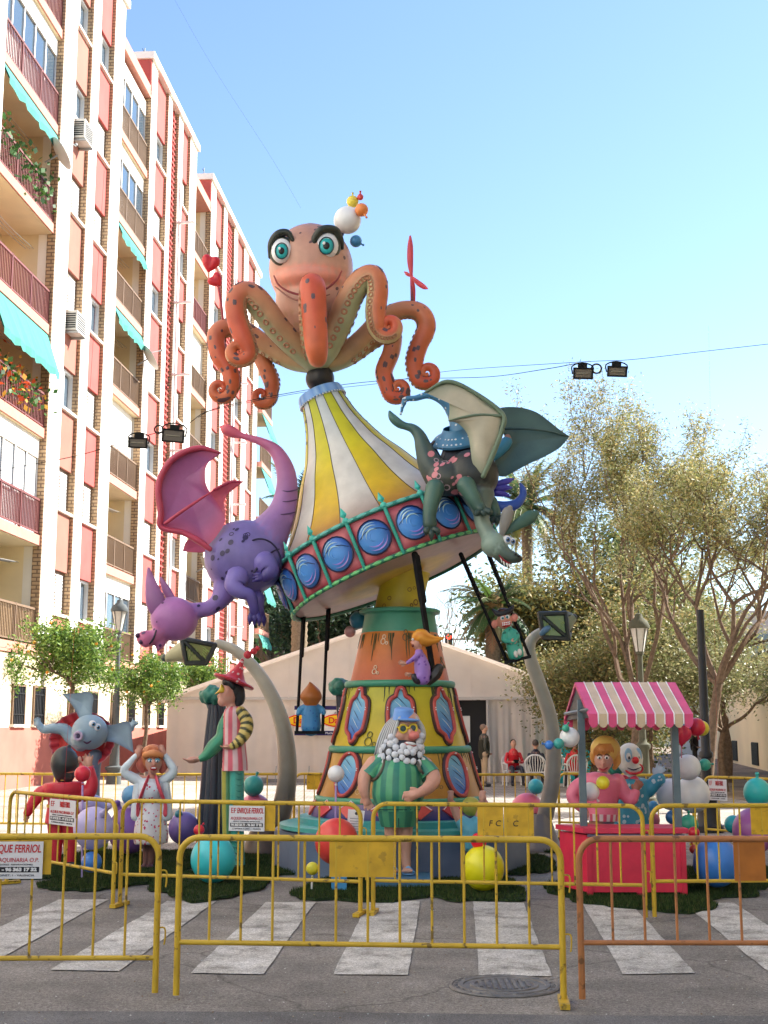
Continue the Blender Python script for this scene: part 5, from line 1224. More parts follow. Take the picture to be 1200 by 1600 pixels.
def wing(name, Y, outline, d, parent, c_in, c_edge, bulge, ribs, thick=5, center=None):
    o = [(x, y, d) for x, y in outline]; sp2 = smooth_closed(o, outline)
    B = MB(Y); B.plate(sp2, c_in, thick, bulge=bulge, res=6, colfn=lambda q, t: mixc(c_in, c_edge, (t-.7)*2.2), center=center); w = B.build(name, PAINT, parent)
    for rb_ in ribs:
        B = MB(Y); B.tube([tuple(p) for p in rb_], n=8, sub=5, col=c_edge); B.build('wing_rib', PAINT, w)
    return w
def smooth_closed(o, ref, sub=4, sharp=()):
    n = len(o); out = []
    a = np.array(o, float)
    for i in range(n):
        p0, p1, p2, p3 = a[(i-1) % n], a[i], a[(i+1) % n], a[(i+2) % n]
        # keep corners crisp where the outline turns hard
        def corner(u, v, w):
            d1, d2 = (v-u)[:2], (w-v)[:2]; c = d1@d2/(np.linalg.norm(d1)*np.linalg.norm(d2)+1e-9); return c < .35
        if corner(p0, p1, p2): p0 = 2*p1-p2
        if corner(p1, p2, p3): p3 = 2*p2-p1
        for s_ in range(sub):
            t = s_/sub; out.append(tuple(.5*((2*p1)+(-p0+p2)*t+(2*p0-5*p1+4*p2-p3)*t*t+(-p0+3*p1-3*p2+p3)*t**3)))
    return out
PKW, PKE = (.3, .08, .21), (.42, .05, .09)
wing('wing', Y, [(346, 708), (330, 701), (308, 700), (286, 706), (266, 720), (252, 742), (247, 770), (251, 800), (252, 826), (280, 831), (305, 842), (322, 855), (338, 838), (352, 812), (341, 788), (328, 769), (321, 752), (322, 730), (333, 715)], -44, pd, PKW, PKE, 12,
     [[(345, 708, -44, 1.5), (310, 700, -46, 4.5), (270, 717, -48, 5), (248, 755, -48, 5), (251, 800, -48, 5), (252, 824, -46, 4.5), (285, 832, -46, 4.5), (310, 845, -46, 5), (328, 858, -44, 4)], [(258, 818, -50, 3), (290, 795, -58, 2.8), (328, 770, -50, 1.5)]], center=(287, 750))
wing('wing', Y, [(380, 753), (362, 752), (345, 757), (330, 768), (318, 790), (330, 806), (345, 812), (352, 802), (350, 785), (358, 768), (368, 760)], 30, pd, (.5, .1, .14), PKE, 8, [[(380, 753, 30, 1.2), (360, 753, 30, 2.5), (335, 765, 30, 2.5)]])
wing('wing', Y, [(292, 845), (285, 861), (300, 863), (322, 862), (335, 850), (310, 838)], 26, pd, (.4, .08, .16), PKE, 4, [])

# ------------------------------------------------------------------ green dragon
Y = 15.0
GD, GK, GL = (.035, .09, .07), (.025, .027, .024), (.1, .17, .13)
gd = thing('green_dragon', 'dark green dragon with pale bat wings clinging head down to the right rim', 'dragon', P(735, 745, Y))
B = MB(Y)
B.ball((738, 742, 0), (42, 40, 36), GK, n=24, m=16, rot=20); B.ball((700, 748, 0), (36, 28, 30), (.045, .05, .04), n=20, m=14)
B.tube([(690, 748, 4, 27), (672, 725, 4, 20), (662, 700, 4, 14), (656, 682, 4, 10.5), (646, 670, 4, 8), (634, 666, 4, 6.5), (624, 662, 4, 7.5), (613, 652, 4, 7), (607, 640, 4, 1.5)], n=14, sub=5, colfn=lambda t, a, v: mixc((.04, .042, .04), (.05, .12, .1), t*1.4))
B.tube([(748, 775, -8, 26), (752, 800, -14, 14), (754, 818, -18, 12.5), (764, 838, -22, 13)], n=14, sub=4, colfn=lambda t, a, v: mixc((.04, .06, .05), (.18, .24, .2), t*1.5))
B.ball((772, 851, -26), (21, 20, 19), (.2, .27, .22), n=20, m=14)
B.tube([(782, 860, -32, 14), (795, 868, -36, 10), (806, 872, -38, 9), (812, 873, -38, 6)], n=12, sub=4, colfn=lambda t, a, v: mixc((.1, .15, .12), (.03, .04, .035), t*1.3))
B.tube([(778, 868, -26, 8), (788, 880, -28, 5.5), (796, 886, -28, 3)], n=10, sub=3, col=(.06, .09, .07))
B.fuse(.02, 5); B.build('body', PAINT, gd)
S2 = MB(); spots(S2, B, 22, .02, .055, (.5, .18, .2), lambda c: c.y < Y-.08 and P(655, 0, Y).x < c.x < P(735, 0, Y).x and c.z > P(0, 775, Y).z, seed=5); spots(S2, B, 8, .03, .045, (.35, .25, .27), lambda c: c.y < Y-.08 and P(655, 0, Y).x < c.x < P(750, 0, Y).x and c.z > P(0, 775, Y).z, ring=True, seed=6); S2.build('painted_spots', PAINT, gd, kind='stuff')
for pts, cl in (([(680, 762, -22, 15), (674, 785, -26, 12.5), (671, 805, -28, 10.5), (672, 820, -30, 11)], ((666, 836), (674, 845), (684, 836))), ([(728, 758, -30, 15), (738, 775, -36, 12), (746, 790, -38, 10), (752, 796, -40, 10)], ((744, 806), (756, 806), (766, 800))), ([(765, 785, 16, 13), (772, 798, 12, 10), (774, 806, 10, 9)], ((768, 818), (777, 820), (784, 814)))):
    B = MB(Y); B.tube(pts, n=12, sub=4, colfn=lambda t, a, v: mixc((.055, .12, .09), (.025, .05, .04), (t-.4)*1.8)); lg = B.build('leg', PAINT, gd); e = pts[-1]
    for x, y in cl:
        B = MB(Y); B.tube([(e[0]*.6+x*.4, e[1]*.6+y*.4, e[2]-4, 5.5), (x, (e[1]+y)/2+2, e[2]-9, 5), (x, y, e[2]-6, 1.4)], n=8, sub=3, col=(.03, .055, .045)); B.build('claw', PAINT, lg)
wing('wing', Y, [(664, 613), (680, 602), (699, 596), (718, 600), (739, 612), (760, 630), (784, 646), (785, 670), (778, 694), (768, 716), (758, 740), (748, 738), (738, 722), (735, 700), (730, 678), (716, 662), (700, 658), (702, 645), (701, 628), (690, 614)], -34, gd, (.4, .36, .26), (.12, .17, .11), -8,
     [[(664, 613, -36, 1.5), (699, 596, -38, 3.4), (739, 612, -38, 3.4), (784, 646, -38, 4), (784, 672, -38, 4), (768, 714, -36, 4.5), (755, 744, -34, 4)], [(782, 650, -40, 2.5), (750, 648, -44, 2.2), (722, 652, -44, 1.8), (702, 657, -38, 1)]], center=(757, 655))
wing('wing', Y, [(770, 640), (790, 636), (815, 637), (838, 644), (858, 658), (874, 671), (890, 682), (874, 700), (850, 714), (824, 726), (802, 738), (786, 745), (768, 740), (772, 722), (783, 706), (790, 690), (784, 672)], 26, gd, (.05, .1, .095), (.022, .05, .045), 10,
     [[(775, 670, 20, 2.5), (815, 670, 14, 2), (855, 674, 18, 1.6), (888, 682, 26, 1)]], thick=7)
for pts, c1 in (([(783, 838, -34, 3), (788, 820, -36, 8), (794, 800, -36, 9), (797, 793, -36, 4)], (.2, .19, .17)), ([(790, 832, -28, 4), (808, 820, -26, 8), (828, 808, -24, 10.5), (838, 802, -24, 5)], (.05, .11, .08))):
    B = MB(Y); B.tube(pts, n=12, sub=5, col=c1, flat=.45, up=Vector((0, -1, 0)) if False else None); B.build('ear', PAINT, gd)
eye(gd, Y, 792, 843, -36, 6.5, iris=(.1, .2, .4), look=(1.5, 0)); eye(gd, Y, 800, 846, -32, 6, iris=(.1, .2, .4), look=(1.5, 0))
B = MB(Y); B.tube([(780, 868, -42, 1.2), (788, 876, -42, 1.6), (796, 880, -40, 1.2)], n=5, sub=3, col=(.25, .02, .03)); B.build('mouth', PAINT, gd)
for x, y in ((783, 874), (787, 879), (792, 882), (796, 884)):
    B = MB(Y); B.tube([(x, y-2, -40, 1.8), (x+1, y+5, -41, .4)], n=5, sub=1, col=(.7, .68, .6)); B.build('tooth', PAINT, gd)
for x, y in ((811, 869), (806, 866)):
    B = MB(Y); B.ball((x, y, -46), (2.2, 2.2, 2), (.005, .005, .005), n=8, m=6); B.build('nostril', PAINT, gd)
# rider behind the wing
rd_ = thing('witch_rider', 'rider with a dotted blue pointed hat and dark hair sitting behind the green dragon wing', 'figure', P(712, 720, Y+.3))
BT = (.05, .17, .3)
B = MB(Y+.25); B.tube([(710, 668, 0, 40), (708, 662, 0, 41), (709, 652, 0, 26)], n=24, sub=2, col=BT); B.build('unused', PAINT, rd_) if False else None
B = MB(Y+.25)
def hatp(pts, col): B.tube(pts, n=16, sub=6, col=col)
T_ = Matrix.Translation(P(712, 686, Y+.25)) @ Matrix.Rotation(R(-8), 4, 'Y') @ Matrix.Rotation(R(28), 4, 'X')
B = MB(); B.lathe([(0, .0), (-.02, .26), (-.05, .3), (-.02, .305), (.03, .26), (.08, .17), (.14, .14)], BT, n=32, T=T_); B.build('hat_brim', PAINT, rd_)
H = MB(Y+.25); H.tube([(722, 682, 8, 21), (722, 662, 8, 20), (713, 641, 6, 17), (697, 624, 4, 13), (672, 617, 2, 6.5), (650, 622, 0, 4.5), (634, 624, 0, 4.2), (630, 632, 0, 3.4), (626, 647, 0, 1)], n=16, sub=6, col=BT); H.build('hat_cone', PAINT, rd_)
S2 = MB(); spots(S2, H, 90, .011, .016, (.5, .55, .58), None, seed=3); S2.build('hat_dots', PAINT, rd_, kind='stuff')
B2 = MB(); B2.lathe([(-.02, .2), (-.045, .29), (-.02, .304), (.03, .26), (.08, .18)], BT, n=32, T=T_); S2 = MB(); spots(S2, B2, 70, .011, .016, (.5, .55, .58), None, seed=7); S2.build('brim_dots', PAINT, rd_, kind='stuff')
B = MB(Y+.25); B.ball((716, 705, 4), (19, 22, 20), (.28, .15, .12), n=18, m=12); B.build('head', PAINT, rd_)
g = random.Random(3)
for i in range(16):
    x0 = 694+i*2.8; B = MB(Y+.25); sw = g.uniform(-8, 8)
    B.tube([(x0*.7+716*.3, 692, -12, 4.5), (x0, 710, -18, 5), (x0+sw*.4-3, 728, -16, 4), (x0+sw, 745+g.uniform(-6, 8), -10, 1.2)], n=6, sub=3, col=(.02, .018, .022)); B.build('hair_lock', PAINT, rd_)
B = MB(Y+.25); B.tube([(690, 690, -8, 3), (676, 695, -4, 5), (684, 712, 0, 4), (698, 730, -4, 3)], n=8, sub=4, col=(.04, .03, .035)); B.build('hair_lock', PAINT, rd_)
B = MB(Y+.2); B.tube([(735, 720, 0, 10), (765, 712, 0, 11), (785, 698, 0, 10), (792, 690, 0, 9)], n=12, sub=4, col=(.04, .2, .32)); B.ball((793, 686, 0), (6, 8, 6), (.4, .2, .16)); B.build('arm', PAINT, rd_)
B = MB(Y+.25); B.tube([(720, 728, 4, 18), (728, 750, 6, 20), (735, 775, 8, 18)], n=12, sub=3, col=(.03, .04, .12)); B.build('torso', PAINT, rd_)
B = MB(Y+.2); B.tube([(770, 790, 0, 9), (788, 792, 0, 9), (806, 788, 0, 8), (816, 776, 0, 6), (817, 765, 0, 5), (813, 756, 0, 2)], n=12, sub=5, col=(.03, .08, .34)); B.build('boot', PAINT, rd_)
for pts in ([(775, 758, 0, 6), (792, 752, 0, 5), (803, 748, 0, 1)], [(775, 764, 0, 6), (790, 762, 0, 5), (800, 762, 0, 1)], [(775, 770, 0, 6), (788, 772, 0, 4.5), (797, 776, 0, 1)]):
    B = MB(Y+.2); B.tube(pts, n=8, sub=3, col=(.06, .05, .36)); B.build('ruffle', PAINT, rd_)

# ------------------------------------------------------------------ swings and riders
SW = (.014, .014, .016)
def swing(label, Y, tops, bots, rr, lug=True):
    c = P((bots[0][0]+bots[1][0])/2, bots[0][1], Y); t = thing('swing', label, 'swing', c, 'swings hanging under the disc')
    for (a, b) in zip(tops, bots):
        B = MB(Y); B.tube([(a[0], a[1], a[2], rr), (b[0], b[1], b[2], rr)], n=4, sub=0, col=SW); br = B.build('hanger_bar', MATTE, t)
        m = [a[i]*.62+b[i]*.38 for i in range(3)]; B = MB(Y); B.tube([(a[0]+1, a[1], a[2], rr*1.5), (m[0]+1, m[1], m[2], rr*1.5)], n=4, sub=0, col=SW); B.build('sleeve', MATTE, br)
    B = MB(Y); (x0, y0, d0_), (x1, y1, d1_) = bots
    B.poly([(x0-4, y0, d0_-14), (x1+4, y1, d1_-14), (x1+4, y1, d1_+14), (x0-4, y0, d0_+14)], SW, off=(0, 0, -.04)); B.build('seat', MATTE, t, smooth=False)
    return t
swing('left swing on two thin black bars carrying a rider in blue', 16.6, [(474, 953, 0), (513, 936, 0)], [(464, 1142, 0), (504, 1142, 0)], 2.4)
Yw = 16.6
p1 = thing('swing_rider', 'figure in dotted blue dress with orange flame shaped hair on the left swing', 'figure', P(485, 1140, Yw))
B = MB(Yw); B.tube([(486, 1136, 0, 16), (486, 1115, 0, 14), (486, 1100, 0, 10)], n=14, sub=3, col=(.04, .2, .42)); B.tube([(480, 1105, 0, 7), (469, 1108, 0, 5), (466, 1115, -3, 4)], n=8, sub=2, col=(.06, .24, .44)); B.tube([(492, 1105, 0, 7), (503, 1108, 0, 5), (506, 1114, -3, 4)], n=8, sub=2, col=(.06, .24, .44))
B.fuse(.014, 3); B.build('dress', PAINT, p1); S2 = MB(); spots(S2, B, 40, .008, .012, (.02, .08, .3), None, seed=3); S2.build('dress_dots', PAINT, p1, kind='stuff')
B = MB(Yw); B.tube([(486, 1098, 0, 12), (486, 1090, 0, 17), (486, 1080, 0, 14), (485, 1070, 0, 5), (484, 1066, 0, 1)], n=16, sub=4, colfn=lambda t, a, v: mixc((.3, .09, .02), (.45, .15, .03), .5+.5*sin(a*8))); B.build('hair', PAINT, p1)
B = MB(Yw); B.ball((486, 1096, -3), (8, 8, 8), (.45, .25, .18)); B.build('head', PAINT, p1)
swing('front swing on thick black bars before the orange tier', 15.0, [(647, 866, 0), (650, 870, 26)], [(676, 1056, 0), (678, 1052, 26)], 3.4)
Yw = 14.95
p2 = thing('swing_rider', 'figure in dotted violet suit with pointed orange hair leaning forward on front swing', 'figure', P(665, 1058, Yw)); VI = (.26, .14, .42)
B = MB(Yw); B.tube([(661, 1060, 0, 12), (660, 1045, 0, 13), (657, 1030, 0, 10), (654, 1018, 0, 6)], n=14, sub=3, col=VI); B.tube([(655, 1022, -6, 5), (645, 1030, -9, 4), (636, 1036, -10, 3)], n=8, sub=3, col=VI); B.tube([(662, 1060, -4, 8), (655, 1056, -6, 7), (652, 1061, -6, 5)], n=8, sub=2, col=VI); B.fuse(.013, 3); B.build('suit', PAINT, p2)
S2 = MB(); spots(S2, B, 34, .01, .018, (.14, .05, .3), None, seed=3); S2.build('suit_dots', PAINT, p2, kind='stuff')
B = MB(Yw); fingers(B, (634, 1037, -10), (-1, -.25, 0), (0, 0, -1), 12, (.45, .24, .17)); B.build('hand', PAINT, p2)
B = MB(Yw); fingers(B, (642, 1053, 2), (-1, .05, 0), (0, 0, -1), 10, (.45, .24, .17)); B.build('hand', PAINT, p2)
B = MB(Yw); B.ball((652, 1004, 0), (8.5, 11, 8.5), (.48, .24, .18)); B.tube([(646, 1002, 0, 3), (643, 1004, 0, 2)], n=6, sub=1, col=(.5, .2, .15)); B.tube([(654, 1012, 0, 5), (655, 1020, 0, 4)], n=8, sub=1, col=(.48, .24, .18)); B.fuse(.01, 2); B.build('head', PAINT, p2)
B = MB(Yw); B.tube([(652, 1004, 3, 8), (656, 995, 0, 13), (666, 999, 0, 12), (678, 1000, 0, 7), (688, 998, 0, 3.5), (694, 996, 0, 1)], n=14, sub=5, colfn=lambda t, a, v: mixc((.5, .16, .01), (.65, .3, .04), .5+.5*sin(a*6))); B.build('hair', PAINT, p2)
B = MB(Yw); B.ball((645, 999, -6), (2, 2, 2), (.7, .7, .7), n=8, m=6); B.build('eye', PAINT, p2); B = MB(Yw); B.ball((645, 1009, -4), (2, 2.5, 3), (.1, .01, .01), n=8, m=6); B.build('mouth', PAINT, p2)
B = MB(Yw); B.ball((650, 1061, -6), (6, 10, 6), (.02, .015, .02), rot=-35); B.build('shoe', PAINT, p2)
B = MB(Yw); B.tube([(670, 1064, 8, 8), (680, 1054, 8, 10), (686, 1044, 8, 8)], n=7, sub=2, col=(.03, .025, .02)); B.build('backrest', PAINT, p2)
swing('right swing hanging slanted with a grimacing rider', 15.9, [(719, 866, 0), (763, 868, 0)], [(792, 1033, 0), (826, 1023, 0)], 2.4)
Yw = 15.85
p3 = thing('swing_rider', 'grimacing figure with big ears and horned black hair in green suit on right swing', 'figure', P(806, 1026, Yw)); GP = (.04, .3, .22)
B = MB(Yw); B.tube([(806, 1022, 0, 13), (802, 1005, 0, 12), (797, 990, 0, 10), (794, 982, 0, 6)], n=14, sub=3, col=GP); B.tube([(790, 990, -3, 6), (788, 1000, -8, 5), (798, 1003, -11, 4)], n=8, sub=3, col=GP); B.tube([(803, 988, -3, 6), (808, 995, -8, 5), (803, 1003, -11, 4)], n=8, sub=3, col=GP); B.fuse(.013, 3); B.build('suit', PAINT, p3)
S2 = MB(); spots(S2, B, 24, .012, .02, (.015, .12, .09), None, seed=4); S2.build('suit_dots', PAINT, p3, kind='stuff')
B = MB(Yw); B.ball((788, 970, 0), (12, 13, 11), (.5, .22, .15)); B.ball((773, 975, 0), (5.5, 7, 3), (.55, .2, .15)); B.ball((804, 965, 0), (5.5, 7, 3), (.55, .2, .15)); B.tube([(792, 980, 0, 5), (794, 986, 0, 4)], n=8, sub=1, col=(.5, .22, .15)); B.fuse(.01, 2); B.build('head', PAINT, p3)
B = MB(Yw); B.ball((791, 975, -8), (8, 5.5, 4), (.4, .03, .03), rot=-10); mo = B.build('mouth', PAINT, p3); 
for i in range(5):
    for j in (0, 1): B = MB(Yw); B.ball((785.5+i*2.7, 973.6+j*3-i*.45, -11.6), (1.2, 1.3, .8), (.75, .74, .68), n=6, m=5); B.build('tooth', PAINT, mo)
eye(p3, Yw, 785, 966, -9, 3.4, look=(.4, 0)); eye(p3, Yw, 793, 964, -9, 3.4, look=(-.4, 0))
B = MB(Yw); B.ball((787, 956, 1), (11, 6, 10), (.05, .02, .015)); B.tube([(770, 953, -2, 2), (778, 959, -4, 4.5), (788, 958, -5, 5), (798, 953, -4, 4.5), (802, 946, -2, 1.5)], n=10, sub=4, col=(.015, .015, .018)); B.build('hair', PAINT, p3)
for x, y in ((812, 1022), (820-2, 1019)):
    B = MB(Yw); B.ball((x-6, y, -13), (3.4, 5.5, 3), (.55, .52, .48), rot=-10); B.build('foot_sole', PAINT, p3)
B = MB(Yw); fingers(B, (798, 1001, -12), (1, .3, 0), (0, 0, -1), 10, (.5, .22, .15)); fingers(B, (806, 1001, -12), (-1, .3, 0), (0, 0, -1), 10, (.5, .22, .15)); B.build('hands', PAINT, p3, kind='stuff')
for (x, y, r, c, l) in ((560, 969, 14, (.03, .16, .25), 'dark blue balloon at the tower collar left side'), (547, 987, 9, (.5, .27, .26), 'small pinkish balloon under the dark blue one at the tower collar')): balloon(l, x, y, r, c, 16.6, knot=(.7, -.5), group='balloons at the tower collar')

# ================================================================== FIGURES AROUND THE TOWER
SK = (.5, .26, .19)
def S_(name, B, parent, vox=None, sm=4, m=None, kind=None):
    if vox: B.fuse(vox, sm)
    return B.build(name, m or PAINT, parent, kind=kind)
# ---- bearded man
Y = 14.55
bm_ = thing('bearded_man_statue', 'bearded man statue in blue cap, yellow glasses and green striped suit before the tower', 'statue', P(628, 1365, Y))
B = MB(Y)
B.ball((634, 1146, 0), (22, 27, 20), SK); B.ball((636, 1128, 2), (21, 18, 19), SK); B.ball((647, 1149, -22), (9, 6.5, 8), (.58, .17, .15)); B.ball((641, 1143, -19), (4.5, 8, 4), SK)
B.ball((650, 1143, -14), (8, 6, 6), SK); B.ball((626, 1150, -16), (9, 7, 6), SK)
B.tube([(628, 1160, 4, 15), (625, 1190, 6, 22)], n=12, sub=1, col=SK)
B.ball((622, 1232, 2), (38, 40, 30), SK); B.ball((624, 1200, 4), (36, 24, 20), SK)
B.tube([(584, 1192, 2, 12), (571, 1212, -2, 11.5), (569, 1232, -6, 9.5), (571, 1242, -8, 7.5)], n=12, sub=4, col=SK)
B.tube([(664, 1194, 2, 12), (677, 1215, -12, 12), (670, 1230, -34, 10), (656, 1239, -47, 7.5)], n=12, sub=4, col=SK)
fingers(B, (571, 1242, -8), (.25, -.9 if False else .9, 0), (0, 0, -1), 25, SK, spread=.5, curl=.2, side=-1)
fingers(B, (657, 1239, -49), (-.95, .3, 0), (0, 0, 1), 29, SK, spread=.5, curl=.3, side=1)
for x0, x1 in ((612, 611), (634, 634)):
    B.tube([(x0, 1280, 2, 13), (x1, 1310, 1, 10), (x1, 1335, 2, 8), (x1+1, 1352, 0, 7.5)], n=12, sub=4, col=(.42, .24, .18)); B.ball((x1+3, 1360, -8), (9, 5, 14), (.42, .24, .18))
    for j in range(5): B.ball((x1-5+j*3.6, 1361, -21+abs(j-1)*1.2), (2.2, 2.4, 3.4), (.42, .24, .18), n=8, m=6)
S_('body', B, bm_, .011, 3)
def stripes(T, pts, n, cols, parent, name, k=1, sub=6, r_off=0, seg=4, dots=None):
    seg = max(seg*2, 4)
    """tube whose circumference is split in separate coloured strips"""
    B = MB(T); B.tube(pts, n=n*seg, sub=sub, col=cols[0], round_=False, cap=True); B.c = [tuple(cols[((i % (n*seg))//seg) % len(cols)]) for i in range(len(B.v))]
    return B
GR1, GR2 = (.025, .17, .12), (.075, .3, .15)
B = stripes(Y, [(624, 1184, 2, 24), (623, 1200, 2, 35), (622, 1222, 0, 39), (622, 1242, 0, 41), (622, 1258, 0, 36), (622, 1266, 0, 34)], 24, [GR1, GR2], bm_, 'x', seg=3); S_('striped_shirt', B, bm_)
B = MB(Y); B.tube([(588+34*(1-cos(a))+0, 1265, -34*sin(a)*1.0 if True else 0, 1.3) for a in np.linspace(0, pi, 14)], n=5, sub=1, col=(.01, .04, .03)); S_('shirt_hem', B, bm_)
for pts in ([(599, 1190, 4, 15), (586, 1200, 2, 15), (577, 1212, 0, 16)], [(650, 1190, 4, 15), (664, 1200, 0, 15), (673, 1212, -6, 16)]):
    B = stripes(Y, pts, 10, [GR1, GR2], bm_, 'x', seg=2); S_('sleeve', B, bm_)
B = stripes(Y, [(622, 1262, 0, 33), (622, 1275, 0, 31), (622, 1291, 0, 27)], 15, [(.02, .13, .09), (.05, .22, .12)], bm_, 'x', seg=3); S_('striped_shorts', B, bm_)
B = MB(Y); B.poly([(622, 1278, -28), (623.5, 1278, -28), (623.5, 1292, -28), (622, 1292, -28)], (.01, .05, .04), off=(0, -.02, 0)); S_('shorts_split', B, bm_)
# beard of pebbles
B = MB(Y); B.ball((628, 1180, -2), (33, 32, 24), (.02, .025, .035), n=24, m=16); S_('beard_base', B, bm_)
g = random.Random(12); cnt = 0; used_ = []
tries = 0
while cnt < 62 and tries < 9000:
    tries += 1; th = g.uniform(-1.0, 1.0)*1.5; ph = g.uniform(-.95, 1.35)
    x = 628+33*sin(th)*cos(ph); y = 1180+32*sin(ph); d = -2-24*cos(th)*cos(ph)
    if y < 1166 and abs(x-638) < 19-(y-1150)*.3 and th > -.9: continue
    rr = g.uniform(5.2, 6.6)+(1.6 if ph > .4 else 0)
    if any((x-a)**2+(y-b)**2+(d-c)**2 < (rr+r2)**2*.62 for a, b, c, r2 in used_): continue
    used_.append((x, y, d, rr)); cnt += 1
    B = MB(Y); B.ball((x, y, d), (rr*g.uniform(.85, 1.15), rr*g.uniform(.8, 1.0), rr*.5), (.58, .6, .64), n=9, m=7, rot=g.uniform(0, 90)); B.build('beard_pebble', PAINT, bm_)
for (x, y) in ((611, 1152), (617, 1158), (610, 1162), (618, 1168), (655, 1158), (658, 1150), (656, 1168), (626, 1170), (648, 1170), (637, 1169)):
    B = MB(Y); B.ball((x, y, -19 if x < 650 else -13), (6, 5.6, 4.5), (.58, .6, .64), n=9, m=7); B.build('beard_pebble', PAINT, bm_)
B = MB(Y); B.ball((641, 1163, -21), (10, 4, 4), (.4, .12, .12), rot=10); mo = S_('mouth', B, bm_); B = MB(Y); B.ball((642, 1161.6, -23.5), (8.5, 2.3, 3), (.75, .74, .7), rot=10); S_('teeth', B, mo)
gl = None
for x in (630, 645.5):
    B = MB(Y); B.tube([(x+6*cos(a), 1138.5+6.2*sin(a)-(x-630)*.05, -21, 1.5) for a in np.linspace(0, 2*pi, 14)], n=6, sub=2, col=(.7, .48, .04)); gl = S_('glasses_ring', B, bm_)
    B = MB(Y); B.ball((x, 1138.5-(x-630)*.05, -20), (5.5, 5.5, 1.5), (.03, .06, .06), n=14, m=8); S_('lens', B, gl)
B = MB(Y); B.tube([(636, 1138, -22, 1.4), (638, 1137, -23, 1.4), (640, 1138, -22, 1.4)], n=6, sub=2, col=(.7, .48, .04)); B.tube([(624, 1137, -20, 1.4), (618, 1136, -14, 1.4), (613, 1136, -2, 1.2)], n=6, sub=2, col=(.7, .48, .04)); S_('glasses_bridge', B, bm_, kind='stuff')
for i in range(13):
    t = i/12; x0 = 622-10*t; d0_ = -14+26*t
    B = MB(Y); B.tube([(626-8*t, 1119, d0_, 2.4), (620-16*t, 1133, d0_*1.1, 3), (615-21*t, 1153, d0_, 3.2), (609-21*t+g.uniform(-1, 1), 1172, d0_*.9, 2.8), (605-20*t+g.uniform(-2, 2), 1182+g.uniform(-5, 3), d0_*.8, 1)], n=7, sub=4, col=(.14, .15, .16) if i % 2 else (.4, .42, .43)); B.build('hair_lock', PAINT, bm_)
for i in range(7):
    t = i/6; B = MB(Y); B.tube([(650, 1122, -8+20*t, 3), (657+t*2, 1136, -8+22*t, 4), (660+t*2, 1152, -6+22*t, 3.6), (658, 1168, -4+20*t, 1.2)], n=7, sub=4, col=(.27, .29, .3) if i % 2 else (.36, .38, .39)); B.build('hair_lock', PAINT, bm_)
CP = (.14, .3, .64)
B = MB(Y); T_ = Matrix.Translation(P(630, 1125, Y)) @ Matrix.Rotation(R(5), 4, 'Y') @ Matrix.Rotation(R(8), 4, 'X'); kq = K(1127, Y)
B.lathe([(0, 17*kq), (6*kq, 16.5*kq), (14*kq, 15.5*kq), (17*kq, 15*kq), (18.5*kq, 13*kq), (19.5*kq, 8*kq), (19.8*kq, .001)], CP, n=28, T=T_); S_('cap', B, bm_)
B = MB(Y); B.plate([(635+22*cos(a), 1124-3+ 6*sin(a)*0+(x_:=0), -12-16*sin(a)) for a in np.linspace(0, pi, 12)], CP, 3, res=3) if False else None
B.ball((638, 1125, -17), (18, 3, 17), CP, n=20, m=8, rot=3); S_('cap_brim', B, bm_)
B = MB(Y); B.poly([(578, 1183, 16), (604, 1176, 16), (650, 1176, 16), (669, 1184, 16), (672, 1214, 16), (580, 1214, 16)], (.1, .3, .6), off=(0, .12, 0)); S_('backpack', B, bm_, .02, 3)
for pts in ([(601, 1186, -12, 2.6), (598, 1200, -24, 2.6), (590, 1214, -22, 2.6), (582, 1220, -6, 2.4)], [(652, 1188, -14, 2.6), (656, 1202, -22, 2.6), (662, 1210, -14, 2.4)]):
    B = MB(Y); B.tube(pts, n=7, sub=4, col=(.09, .08, .06)); S_('backpack_strap', B, bm_)
for x in (612, 635):
    B = MB(Y); B.ball((x+3, 1365, -8), (10, 1.8, 17), (.12, .28, .5), n=18, m=6); sn = S_('sandal', B, bm_); B = MB(Y); B.tube([(x-5, 1363, -12, 1.6), (x+3, 1355, -13, 2), (x+12, 1363, -12, 1.6)], n=6, sub=4, col=(.13, .3, .52)); S_('strap', B, sn)
for j in range(4):
    B = MB(Y); B.ball((630-j*.4, 1245+j*2.1-3, -53), (.9, 1.2, .7), (.6, .35, .32), n=6, m=4); S_('fingernail', B, bm_)
pd_ = G(631, 1392); B = MB(); B.box((P(587, 1380, 14.2).x, 14.15, 0), (P(675, 1380, 14.2).x, 14.75, P(600, 1367, 14.5).z), (.045, .13, .22)); B.build('pedestal', PAINT, loc=(pd_.x, 14.4, 0), label='low blue box under the bearded man statue', cat='pedestal', smooth=False)

# ---- boy in red from behind
Y = 16.4
rb_ = thing('red_boy_statue', 'boy statue seen from behind in red suit with yellow belt and dark domed hair', 'statue', P(98, 1352, Y)); RC = (.52, .025, .045)
B = MB(Y); B.ball((103, 1196, -2), (17, 17, 16), SK); B.tube([(102, 1206, 0, 9), (101, 1222, 0, 9)], n=10, sub=1, col=SK); B.ball((83, 1192, 0), (4, 6, 3), SK); B.ball((124, 1187, -1), (4, 6, 3), SK)
B.tube([(101, 1224, 0, 8), (70, 1240, 0, 5), (52, 1255, -2, 5), (43, 1268, -2, 5), (40, 1276, -3, 4)], n=8, sub=2, col=SK); B.tube([(101, 1224, 0, 8), (134, 1239, 0, 5), (144, 1225, -2, 5), (140, 1200, -4, 5)], n=8, sub=2, col=SK); fingers(B, (41, 1272, -3), (-.1, 1, 0), (0, 0, -1), 14, SK, spread=.6)
fingers(B, (140, 1200, -4), (-.15, -1, 0), (0, 0, -1), 24, SK, spread=.8); S_('body', B, rb_, .013, 3)
